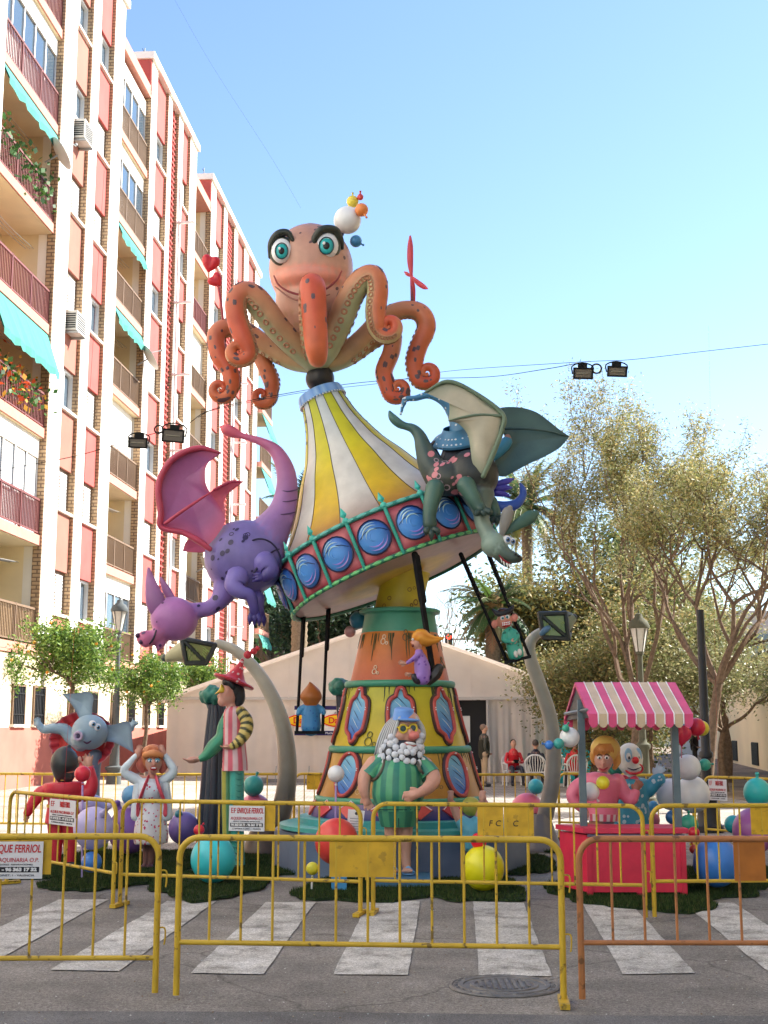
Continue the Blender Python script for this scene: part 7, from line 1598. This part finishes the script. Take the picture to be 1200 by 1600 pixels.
B = MB(Y); B.ball((946, 1171, 3), (24, 22, 21), (.6, .4, .1)); B.tube([(926, 1178, -4, 5), (926, 1186, -1, 4.5), (930, 1194, 2, 3)], n=8, sub=3, col=(.55, .28, .07)); B.tube([(963, 1180, 0, 7), (965, 1190, 2, 6), (960, 1200, 4, 4)], n=8, sub=3, col=(.55, .28, .07)); S_('hair', B, sk_, .014, 3)
for i in range(12):
    B = MB(Y); x = 929+i*2.6; B.tube([(946+(x-945)*.6, 1163, -15, 1.5), (x, 1172, -19+abs(i-5.5)*.8, 2.2), (x, 1180+g.uniform(-1, 2), -17+abs(i-5.5)*.8, .8)], n=6, sub=3, col=(.5, .2, .05)); B.build('fringe_lock', PAINT, sk_)
for x in (937, 948):
    B = MB(Y); B.ball((x, 1184, -17.5), (3.8, 2.6, 2), (.7, .7, .66)); ey = S_('eye', B, sk_); B = MB(Y); B.ball((x, 1184.3, -19), (1.7, 1.7, 1), (.03, .03, .03)); S_('iris', B, ey); B = MB(Y); B.tube([(x-4, 1180.5, -17, .6), (x, 1178.5, -18.5, .9), (x+4, 1180.5, -17, .6)], n=5, sub=3, col=(.08, .04, .02)); S_('eyebrow', B, sk_)
B = MB(Y); B.tube([(936, 1200, -15, .8), (942, 1203, -17.5, 1.5), (949, 1199.5, -15, .8)], n=6, sub=4, col=(.3, .03, .05)); S_('mouth', B, sk_)
# ---- clown
Y = 15.0
cl_ = thing('clown_statue', 'white faced clown statue with red nose and dotted teal suit raising a gloved hand', 'statue', P(985, 1390, Y)); CS = (.04, .24, .36)
B = MB(Y); B.ball((984, 1186, -3), (21, 25, 20), (.66, .64, .6)); B.ball((990, 1200, -12), (13, 9, 9), (.66, .64, .6)); B.ball((966, 1187, 2), (4, 6, 4), (.66, .6, .55)); B.tube([(984, 1208, 0, 9), (984, 1220, 0, 9)], n=8, sub=1, col=(.6, .55, .5)); B.tube([(984, 1220, 0, 8), (1004, 1232, -3, 6), (1012, 1236, -5, 6), (1025, 1216, -8, 6)], n=8, sub=2, col=(.4, .5, .6)); fingers(B, (1024, 1214, -8), (.5, -.8, 0), (0, 0, -1), 24, (.4, .5, .6), spread=.8); S_('body', B, cl_, .013, 3)
B = MB(Y); B.tube([(985, 1214, 0, 13), (985, 1222, 0, 26), (986, 1250, 0, 27), (987, 1290, 0, 29), (987, 1380, 0, 26)], n=20, sub=4, col=CS, round_=False); B.tube([(1002, 1226, -2, 12), (1010, 1236, -4, 12), (1022, 1224, -7, 11), (1030, 1217, -8, 11)], n=12, sub=4, col=CS); S_('teal_suit', B, cl_, .015, 3)
S2 = MB(); spots(S2, B, 110, .014, .026, (.4, .52, .58), lambda c: c.y < Y, seed=2); S_('suit_dots', S2, cl_, kind='stuff')
B = MB(Y); B.ball((993, 1188, -24), 5.6, (.6, .02, .03)); S_('red_nose', B, cl_)
B = MB(Y); B.tube([(991+13*cos(a), 1201+8*sin(a), -20+abs(cos(a))*7, 2) for a in np.linspace(0, 2*pi, 16)], n=7, sub=2, col=(.5, .02, .04)); mo = S_('painted_mouth', B, cl_); B = MB(Y); B.tube([(981, 1200, -20, .7), (990, 1203, -23, 1.2), (1001, 1199, -17, .7)], n=5, sub=3, col=(.03, .03, .06)); S_('mouth_line', B, mo)
for x, d_ in ((982, -21), (997, -15)):
    B = MB(Y); B.ball((x, 1180, d_), (6, 11, 2.5), (.25, .45, .7)); ep = S_('blue_eye_patch', B, cl_); B = MB(Y); B.ball((x, 1182, d_-2), (3.6, 5.6, 1.8), (.75, .75, .74)); S_('eye', B, ep); B = MB(Y); B.ball((x+1, 1184, d_-3.6), (1.6, 2.4, .8), (.02, .02, .03)); S_('pupil', B, ep)
B = MB(Y)
for i in range(40): 
    u = Vector((g.gauss(0, 1), g.gauss(0, 1), g.gauss(0, 1))).normalized(); B.ball((965+u.x*9, 1190-u.z*13, 6+u.y*8), 4, (.03, .2, .18), n=7, m=5)
B.fuse(.02, 1); S_('curly_hair', B, cl_)
B = MB(Y); B.tube([(982, 1218, -14, 3), (974, 1214, -16, 4), (970, 1220, -15, 3), (982, 1219, -16, 2), (993, 1215, -16, 4), (996, 1222, -15, 3)], n=8, sub=2, col=(.5, .05, .1)); S_('bow_tie', B, cl_)

# ---- balloons round about
def stick(label, x0, y0, x1, y1, Y, col=(.3, .22, .5), r=1.6):
    B = MB(Y); a = G(x1, y1); B.tube([(x0, y0, 0, r), (x1, y1, 0, r)], n=6, sub=0, col=col); return B
def bstick(label, x, y, r, col, Y, y1, scol=(.32, .25, .52)):
    t = thing('balloon_on_stick', label, 'balloon', P(x, y, Y), 'balloons on sticks')
    balloon('', x, y, r, col, Y, knot=(0, 1), parent=t); B = MB(Y); b = P(x-1, y1, Y); B.tube([(x, y+r, 0, 1.6), (x-1, y1, 0, 1.5)], n=6, sub=0, col=scol); B.build('stick', PAINT, t)
BLN = [
 ('large pale lilac balloon with its nozzle facing out, behind the left barriers', 146, 1294, 31, LI, 14.6, (.4, -.55, -24)),
 ('mid blue balloon on the grass under the pale lilac one', 143, 1347, 16, BL, 14.5, None),
 ('pale violet balloon behind the lilac one beside the red boy', 143, 1266, 23, (.3, .3, .55), 17.2, None),
 ('big purple balloon left of the woman statue', 203, 1297, 34, PU, 17.2, (-.5, -1)),
 ('pale blue balloon resting on the big purple one', 206, 1243, 16, (.13, .35, .56), 17.1, None),
 ('slate violet balloon right of the woman statue skirt', 287, 1294, 24, (.17, .12, .36), 16.9, None),
 ('tiny teal balloon on top of the slate violet one', 279, 1272, 6, (.03, .2, .27), 16.8, (.2, -1)),
 ('large turquoise balloon before the harlequin legs', 333, 1342, 35, (.04, .48, .52), 14.4, None),
 ('small crimson balloon above the turquoise one', 311, 1297, 8.5, RD, 14.4, (.7, -1)),
 ('small orange balloon between the crimson and turquoise ones', 313, 1313, 7.5, (.55, .14, .03), 14.5, None),
 ('sea green balloon behind the harlequin legs', 396, 1228, 16, (.05, .33, .3), 17.9, (.3, -1)),
 ('large pink balloon under the sea green one', 398, 1268, 26, (.55, .13, .22), 18.0, (1, -.4)),
 ('large coral red balloon at the foot of the tower left of the bearded man', 526, 1315, 34, (.6, .05, .04), 14.3, None),
 ('large yellow balloon at the foot of the tower right of the bearded man', 755, 1356, 33, (.62, .58, .01), 13.7, None),
 ('small red balloon on top of the large yellow one', 748, 1314, 12.5, (.6, .01, .03), 13.7, None),
 ('teal balloon left of the right leaning lantern post', 837, 1229, 12, (.03, .33, .4), 19.6, None),
 ('large rose pink balloon left of the right leaning lantern base', 824, 1268, 27, PK, 19.7, None),
 ('white balloon high on the left awning post', 890, 1152, 15.5, W_, 13.5, None),
 ('small green balloon above the white one on the awning post', 884, 1138, 6, GR, 13.4, (.5, -1)),
 ('green balloon left of the white one on the awning post', 873, 1162, 8.5, (.04, .28, .24), 13.4, None),
 ('small blue balloon at the left end of the post cluster', 858, 1164, 7, BL, 13.4, (-1, -.2)),
 ('white balloon held at the stall keeper jumper', 922, 1237, 14.5, W_, 13.9, (.7, .8)),
 ('yellow balloon on the stall keeper chest', 942, 1223, 10.5, YL, 13.85, None),
 ('blue balloon tucked under the right end of the awning', 1066, 1134, 13, BL, 13.9, (1, .2)),
 ('glossy red balloon right of the awning end', 1088, 1136, 14, RD, 13.95, (.2, 1)),
 ('yellow balloon behind the glossy red one', 1096, 1138, 12, (.6, .5, .03), 14.2, None),
 ('white balloon stacked as a head on the big white ones', 1075, 1199, 20, W_, 14.6, None),
 ('green balloon beside the stacked white head balloon', 1101, 1195, 9.5, GR, 14.6, (1, -.1)),
 ('big white balloon right of the right awning post', 1082, 1241, 27, W_, 14.9, None),
 ('white balloon partly hidden left of the big white one', 1048, 1241, 23, (.66, .62, .62), 15.2, None),
 ('green balloon under the big white one', 1076, 1288, 15, GR, 14.6, (0, -1)),
 ('dark blue balloon beside the green one by the awning post', 1051, 1277, 11, (.03, .12, .3), 14.8, (0, -1)),
 ('small sky blue balloon behind the stall right of the clown', 1021, 1261, 9.5, (.07, .27, .45), 15.4, (-.6, .8)),
 ('small pink balloon behind the red counter right of the clown', 1019, 1281, 12, (.5, .12, .2), 15.5, None),
 ('small crimson balloon by the right corner of the red counter', 1084, 1301, 9, RD, 14.3, None),
 ('tiny orange balloon on the side of the big blue one', 1084, 1327, 7, (.5, .08, .05), 13.9, (-.3, -1)),
 ('big blue balloon on the grass right of the red counter', 1119, 1347, 36, BL, 13.7, None),
 ('turquoise balloon behind the violet one at the right', 1146, 1288, 14, (.03, .38, .38), 15.0, None),
 ('large violet pink balloon at the right edge', 1178, 1298, 33, (.33, .1, .28), 14.7, None),
 ('turquoise pear shaped balloon standing on the violet one at the right edge', 1183, 1238, 21, (.03, .4, .36), 14.7, (0, -1)),
 ('small lime balloon behind the left lilac balloon', 158, 1318, 11, (.35, .4, .05), 16.2, None),
 ('dark pink balloon behind the cartoon tree trunk', 348, 1270, 14, (.4, .05, .14), 17.8, None),
]
for l, x, y, r, c, Yb_, kn in BLN: balloon(l, x, y, r, c, Yb_, knot=kn, ry=r*1.06 if r > 20 else r)
B = MB(13.8); B.tube([(1065, 1166, 0, 2), (1065, 1158, 0, 6), (1060, 1147, 0, 10), (1062, 1140, 0, 8)], n=14, sub=3, col=(.55, .02, .06)); B.tube([(1065, 1166, 0, 2), (1066, 1158, 0, 6), (1071, 1147, 0, 10), (1069, 1140, 0, 8)], n=14, sub=3, col=(.55, .02, .06)); B.tube([(1065, 1163, 0, 1.5), (1065, 1185, 0, 1.2)], n=6, sub=0, col=(.5, .1, .12)); B.fuse(.012, 3)
B.build('heart_balloon', LATEX, loc=P(1065, 1150, 13.8), label='red heart shaped balloon under the right end of the awning', cat='balloon')
bstick('crimson balloon on a violet stick behind the left barrier', 129, 1209, 12.5, RD, 14.9, 1370)
bstick('white balloon on a lilac stick before the tower left side', 525, 1209, 13, W_, 14.6, 1300)
bstick('small yellow balloon on a white stick left of the coral balloon', 488, 1357, 10, (.55, .5, .03), 13.6, 1388, (.7, .7, .72))
# notice sheet and small blue stand by the tower
nb = thing('notice_sheet', 'white printed notice sheet standing against the left side of the platform', 'notice', P(555, 1280, 14.4))
B = MB(14.4); B.poly([(544, 1264, 0), (570, 1267, 0), (566, 1299, 0), (542, 1297, 0)], (.72, .7, .7), off=(0, .006, 0)); B.build('sheet', PAINT, nb, smooth=False)
B = MB(14.39); B.ball((557, 1271, -1), (2.5, 2.5, .5), (.02, .02, .03), n=10, m=5); B.build('emblem', PAINT, nb)
for j in range(5): B = MB(14.39); B.poly([(547, 1278+j*4, -.6), (565-j % 2*3, 1279+j*4, -.6), (565-j % 2*3, 1280.2+j*4, -.6), (547, 1279.2+j*4, -.6)], (.25, .25, .27)); B.build('text_line', PAINT, nb, smooth=False)
B = MB(); q = P(530, 1380, 14.0); B.box((q.x-.08, 13.9, 0), (q.x+.08, 14.1, P(530, 1340, 14).z), (.05, .25, .5)); B.build('blue_stand', PAINT, loc=(q.x, 14, 0), label='small blue block standing under the coral red balloon', cat='block', smooth=False)

# ---- artificial grass mats
GM = mat('artificial_grass', attr=True, rough=.8, spec=.15)
def mat_(label, px, py, rx, ry, seed):
    c = G(px, py); a, b = G(px-rx, py), G(px, py+ry); RX = c.x-a.x; b2 = G(px, py-ry); RY = (b2.y-b.y)/2; cy = (b2.y+b.y)/2
    g = np.random.default_rng(seed); ph = g.uniform(0, 6, 4)
    def rad(t): return 1+.1*np.sin(3*t+ph[0])+.07*np.sin(5*t+ph[1])+.04*np.sin(11*t+ph[2])+.02*np.sin(23*t+ph[3])
    n = int(min(26000, 5200*RX*RY*pi)); t = g.uniform(0, 2*pi, n); r = np.sqrt(g.uniform(0, 1, n))*rad(t)
    x = c.x+RX*r*np.cos(t); y = cy+RY*r*np.sin(t); B = MB(); m = 64
    ts = np.linspace(0, 2*pi, m, endpoint=False); ring = [(c.x+RX*rad(q)*cos(q), cy+RY*rad(q)*sin(q)) for q in ts]
    B.add([(p[0], p[1], .001+.002*(seed % 5)) for p in ring]+[(c.x+(p[0]-c.x)*.985, cy+(p[1]-cy)*.985, .022+.002*(seed % 5)) for p in ring]+[(c.x, cy, .03+.002*(seed % 5))], [(i, (i+1) % m, (i+1) % m+m, i+m) for i in range(m)]+[(i+m, (i+1) % m+m, 2*m) for i in range(m)], (.018, .035, .012))
    me_t = thing('grass_mat', label, 'grass mat', (c.x, cy, 0), 'artificial grass mats'); B.build('mat', GM, me_t, smooth=False)
    h = g.uniform(.025, .055, n); a_ = g.uniform(0, 2*pi, n); w = .006; lx, ly = g.normal(0, .014, n), g.normal(0, .014, n)
    v = np.stack([np.stack([x-w*np.cos(a_), y-w*np.sin(a_), np.full(n, .012)], 1), np.stack([x+w*np.cos(a_), y+w*np.sin(a_), np.full(n, .012)], 1), np.stack([x+lx, y+ly, .015+h], 1)], 1).reshape(-1, 3)-np.array([c.x, cy, 0])
    me = bpy.data.meshes.new('blades'); me.vertices.add(3*n); me.vertices.foreach_set('co', v.ravel()); me.loops.add(3*n); me.loops.foreach_set('vertex_index', np.arange(3*n)); me.polygons.add(n)
    me.polygons.foreach_set('loop_start', np.arange(n)*3); me.polygons.foreach_set('loop_total', np.full(n, 3)); me.update()
    pal = np.array([(.03, .06, .016), (.045, .08, .02), (.02, .04, .012), (.07, .085, .03)]); cc = np.repeat(pal[g.integers(0, 4, n)]*g.uniform(.7, 1.3, (n, 1)), 3, 0)
    at = me.color_attributes.new('Col', 'FLOAT_COLOR', 'POINT'); at.data.foreach_set('color', np.hstack([cc, np.ones((3*n, 1))]).astype('f').ravel()); me.materials.append(GM)
    o = bpy.data.objects.new('grass_blades', me); C.objects.link(o); o.parent = me_t; o['kind'] = 'stuff'
for i, (l, x, y, rx, ry) in enumerate((('grass mat under the red boy statue at the far left', 118, 1355, 92, 22), ('grass mat jutting forward below the lilac balloons', 160, 1376, 88, 17), ('grass mat under the woman statue', 245, 1352, 88, 22), ('grass mat under the large turquoise balloon', 330, 1384, 92, 23),
    ('grass mat between the harlequin and the left leaning lantern', 400, 1348, 95, 24), ('grass mat under the bearded man pedestal', 570, 1392, 105, 20), ('grass mat under the large yellow balloon', 735, 1388, 82, 24), ('grass mat between the platform and the red counter', 812, 1350, 52, 18), ('grass mat behind the right leaning lantern base', 850, 1322, 45, 12),
    ('grass mat under the red counter', 1000, 1400, 132, 24), ('grass mat under the big blue balloon', 1110, 1378, 88, 22), ('grass mat at the right edge under the violet balloon', 1210, 1370, 60, 14))): mat_(l, x, y, rx, ry, i+1)

# ---- manhole
mc = G(788, 1541); mh = thing('manhole_cover', 'round cast iron manhole cover in the asphalt before the middle barrier', 'manhole cover', mc)
IR = mat('cast_iron', (.19, .185, .18), rough=.6, metal=.4, noise=.3, nscale=12, bump=.2)
B = MB(); B.lathe([(.0, .37), (.008, .365), (.012, .35), (.006, .345), (.006, .31), (.014, .305), (.014, .275), (.006, .27), (.006, .23), (.015, .225), (.015, .2), (.007, .195), (.007, .001)], (1, 1, 1), n=56, T=Matrix.Translation((mc.x, mc.y, .001))); B.build('cover', IR, mh)
for i in range(8):
    B = MB(); x = (i-3.5)*.045; B.box((mc.x+x-.011, mc.y-sqrt(.18**2-x*x), .004), (mc.x+x+.011, mc.y+sqrt(.18**2-x*x), .02), (1, 1, 1)); B.build('rib', IR, mh, smooth=False)
for i in range(26):
    a = 2*pi*i/26; B = MB(); B.ball((mc.x+.327*cos(a), mc.y+.327*sin(a), .009), (.016, .016, .008), (1, 1, 1), n=8, m=4); B.build('stud', IR, mh)

# ================================================================== BARRIERS
YP = mat('barrier_yellow', (.58, .38, .03), rough=.45, noise=.15, nscale=5, dirt=.75)
OP = mat('barrier_orange', (.42, .17, .06), rough=.5, noise=.2, nscale=5, dirt=.6)
YPF = mat('barrier_plate_yellow', (.62, .37, .02), rough=.55, noise=.2, nscale=9, dirt=.35)
OPF = mat('barrier_plate_orange', (.42, .14, .02), rough=.55, noise=.2, nscale=9)
INKR, INKB, INKW = mat('ink_red', (.5, .02, .02), rough=.6), mat('ink_black', (.012, .012, .02), rough=.6), mat('ink_white', (.7, .7, .7), rough=.6)
SIGNW = mat('sign_white', (.68, .68, .7), rough=.5, noise=.05)
def barrier(label, p0, p1, zr=.3, n=11, plates=(), m=None, mp=None, H=1.0, foot0=True, foot1=True, sign=None, group='crowd control barriers', sgn_small=False, z_foot=0, scr=None, R0=.021):
    m = m or YP; mp = mp or YPF; p0, p1 = Vector(p0), Vector(p1); u = (p1-p0).normalized(); L_ = (p1-p0).length; up_ = Vector((0, 0, 1)); nr = u.cross(up_)
    t = thing('crowd_barrier', label, 'barrier', (p0+p1)/2, group)
    W3 = lambda s, z, d=0: tuple(p0+u*s+up_*z+nr*d)
    rc = .13; B = MB()
    pts = [W3(0, .02), W3(0, H-rc)]+[W3(rc-rc*cos(a), H-rc+rc*sin(a)) for a in np.linspace(.25, pi/2, 6)]
    pts += [W3(L_-rc+rc*sin(a), H-rc+rc*cos(a)) for a in np.linspace(0, pi/2-.25, 6)]+[W3(L_, H-rc), W3(L_, .02)]
    B.tube(pts, r=R0, n=10, sub=0, round_=False); B.build('frame', m, t)
    B = MB(); B.tube([W3(.01, zr), W3(L_-.01, zr)], r=.0165, n=8, sub=0, round_=False); B.build('bottom_rail', m, t)
    for i in range(1, n+1):
        s = L_*i/(n+1); zt2 = H-.01; B = MB(); B.tube([W3(s, zr), W3(s, zt2)], r=.0088, n=6, sub=0, round_=False); B.build('bar', m, t)
    for s in ([0] if foot0 else [])+([L_] if foot1 else []):
        B = MB(); a = p0+u*s
        q = [a+nr*-.16+u*-.03, a+nr*.16+u*-.03, a+nr*.16+u*.03, a+nr*-.16+u*.03]; B.add([tuple(v+up_*.002) for v in q]+[tuple(v+up_*.035) for v in q], [(3, 2, 1, 0), (4, 5, 6, 7), (0, 1, 5, 4), (1, 2, 6, 5), (2, 3, 7, 6), (3, 0, 4, 7)], (1, 1, 1)); B.build('foot', m, t, smooth=False)
    B = MB(); 
    for z in (.42, .78): B.tube([W3(L_+.0, z), W3(L_+.05, z), W3(L_+.055, z-.06), W3(L_+.05, z-.1)], r=.006, n=5, sub=3)
    B.build('hook', m, t, kind='stuff')
    out = []
    for (s0, s1, h) in plates:
        B = MB(); q = [p0+u*s0+up_*(H-.04-h), p0+u*s1+up_*(H-.04-h), p0+u*s1+up_*(H-.02), p0+u*s0+up_*(H-.02)]; B.add([tuple(v-nr*-.001) for v in q]+[tuple(v+nr*.006) for v in q], [(0, 1, 2, 3), (7, 6, 5, 4), (0, 4, 5, 1), (1, 5, 6, 2), (2, 6, 7, 3), (3, 7, 4, 0)], (1, 1, 1)); pl = B.build('plate', mp, t, smooth=False); out.append(pl)
    if sign:
        s0, s1, h, front = sign; d = .024*front
        B = MB(); q = [p0+u*s0+up_*(H-.03-h)+nr*d, p0+u*s1+up_*(H-.03-h)+nr*d, p0+u*s1+up_*(H-.03)+nr*d, p0+u*s0+up_*(H-.03)+nr*d]; B.add([tuple(v) for v in q]+[tuple(v+nr*.004) for v in q], [(0, 1, 2, 3), (7, 6, 5, 4), (0, 4, 5, 1), (1, 5, 6, 2), (2, 6, 7, 3), (3, 7, 4, 0)], (1, 1, 1)); sg = B.build('sign', SIGNW, t, smooth=False)
        w = s1-s0; cx = (s0+s1)/2; c = lambda s, z: p0+u*s+up_*(H-.03-z)+nr*(d+.0055)
        text_mesh('ENRIQUE FERRIOL', h*.3, c(cx+w*.1, h*.2), u, up_, INKR, sg, fit=w*.74, bold=.0012, shear=.15)
        text_mesh('EF', h*.3, c(s0+w*.13, h*.2), u, up_, INKR, sg, fit=w*.14)
        text_mesh('ALQUILER MAQUINARIA O.P.', h*.16, c(cx, h*.5), u, up_, INKR, sg, fit=w*.9, shear=.1)
        B = MB(); q = [c(s0+w*.04, h*.83), c(s1-w*.04, h*.83), c(s1-w*.04, h*.68), c(s0+w*.04, h*.68)]; B.add([tuple(v-nr*.0005) for v in q], [(0, 1, 2, 3)], (1, 1, 1)); B.build('phone_strip', INKB, sg, smooth=False)
        text_mesh('96 363 23 71 - 96 363 17 32', h*.12, c(cx, h*.755)+nr*.001, u, up_, INKW, sg, fit=w*.86, bold=.002)
        text_mesh('SERVICIO  COMPRESORES  REPARACIONES', h*.055, c(cx, h*.62), u, up_, INKB, sg, fit=w*.75)
        text_mesh('C/. ENTRADA ALGINET, 1 - VALENCIA', h*.07, c(cx, h*.91), u, up_, INKB, sg, fit=w*.8)
    if scr and out: 
        for ch, s in scr: text_mesh(ch, .075, p0+u*s+up_*(H-.17)+nr*.009, u, up_, INKB, out[0], shear=.15)
    return t
def gp(x, y): q = G(x, y); return (q.x, q.y, 0)
a, b = Vector(gp(275, 1560)), Vector(gp(881, 1570)); 
barrier('front middle yellow barrier with two plates, one patchy and one plain', a, b, zr=.345, n=11, plates=((.98, 1.19, .2), (1.19, 1.395, .2)), foot0=False)
a = Vector(gp(242, 1556)); d = Vector((-1, -.02, 0)).normalized()
barrier('front left yellow barrier cut by the frame with a white rental sign', a+d*2.46, a, zr=.235, n=11, plates=((1.38, 1.76, .2),), sign=(1.2, 1.71, .235, 1), foot1=False)
a = Vector(gp(910, 1566)); barrier('front right orange rusty barrier with an orange plate', a, a+Vector((2.45, -.02, 0)), zr=.36, n=11, plates=((.99, 1.19, .22),), m=OP, mp=OPF, foot0=False)
a, b = Vector(gp(2, 1392)), Vector(gp(176, 1418)); a = b+(Vector((-4.3, 14.8, 0))-b).normalized()*2.45
barrier('middle row yellow barrier at the far left turned inwards with a small rental sign', a, b, zr=.32, n=11, sign=(1.05, 1.65, .26, 1), foot1=False)
barrier('middle row yellow barrier in front of the woman and harlequin statues with a rental sign', gp(187, 1416), gp(563, 1430), zr=.3, n=11, plates=((1.15, 1.58, .22),), sign=(1.12, 1.48, .235, 1))
barrier('middle row yellow barrier before the bearded man with a scribbled double plate', gp(583, 1428), gp(1009, 1437), zr=.3, n=11, plates=((.98, 1.22, .24), (1.225, 1.5, .24)), scr=(('F', 1.1), ('C', 1.17), ('C', 1.33)), foot1=False)
barrier('middle row yellow barrier before the red counter and blue balloon', gp(1023, 1436), (gp(1023, 1436)[0]+2.45, gp(1023, 1436)[1]+.1, 0), zr=.33, n=11, plates=((.92, 1.18, .22),), foot0=False)
bk = [((-6.1, 20.4), (-3.72, 20.0), 'back row barrier behind the red boy statue', ()), ((-3.6, 20.0), (-2.25+.8, 20.3), 'back row barrier behind the woman statue', ((1.05, 1.3, .2),)), ((-2.25+.85, 20.4), (.5, 20.1), 'back row barrier left of the tower skirt', ((.2, .55, .2),)),
      ((.55, 20.0), (2.5, 20.1), 'back row barrier right of the tower before the seated people', ()), ((2.75, 20.6), (4.6, 19.5), 'back row barrier behind the stall', ()), ((4.7, 19.2), (6.6, 16.8), 'back row barrier with a red lettered sign slanting in at the right', ())]
for i, (p, q, l, pls) in enumerate(bk): barrier(l, (*p, 0), (*q, 0), zr=.25, n=11, plates=pls, sign=(.1, .42, .3, 1) if i == 5 else None)
# second rear barrier line lying beyond on the right
# leaf litter, paper bits and gravel grains scattered on the road
g = np.random.default_rng(3); B = MB()
for i in range(520):
    y = g.uniform(7.4, 13); x = g.uniform(-.31*y, .31*y); s = g.uniform(.003, .009); c = [(.5, .5, .48), (.3, .27, .2), (.35, .42, .42), (.16, .1, .05)][g.integers(0, 4)]; a_ = g.uniform(0, 3)
    B.add([(x-s*cos(a_), y-s*sin(a_), .003), (x+s*sin(a_), y-s*cos(a_), .004), (x+s*cos(a_), y+s*sin(a_), .008), (x-s*sin(a_), y+s*cos(a_), .004)], [(0, 1, 2, 3)], c)
B.build('litter_specks', MATTE, smooth=False, kind='stuff', label='tiny pale paper bits and grit scattered over the asphalt', cat='litter')
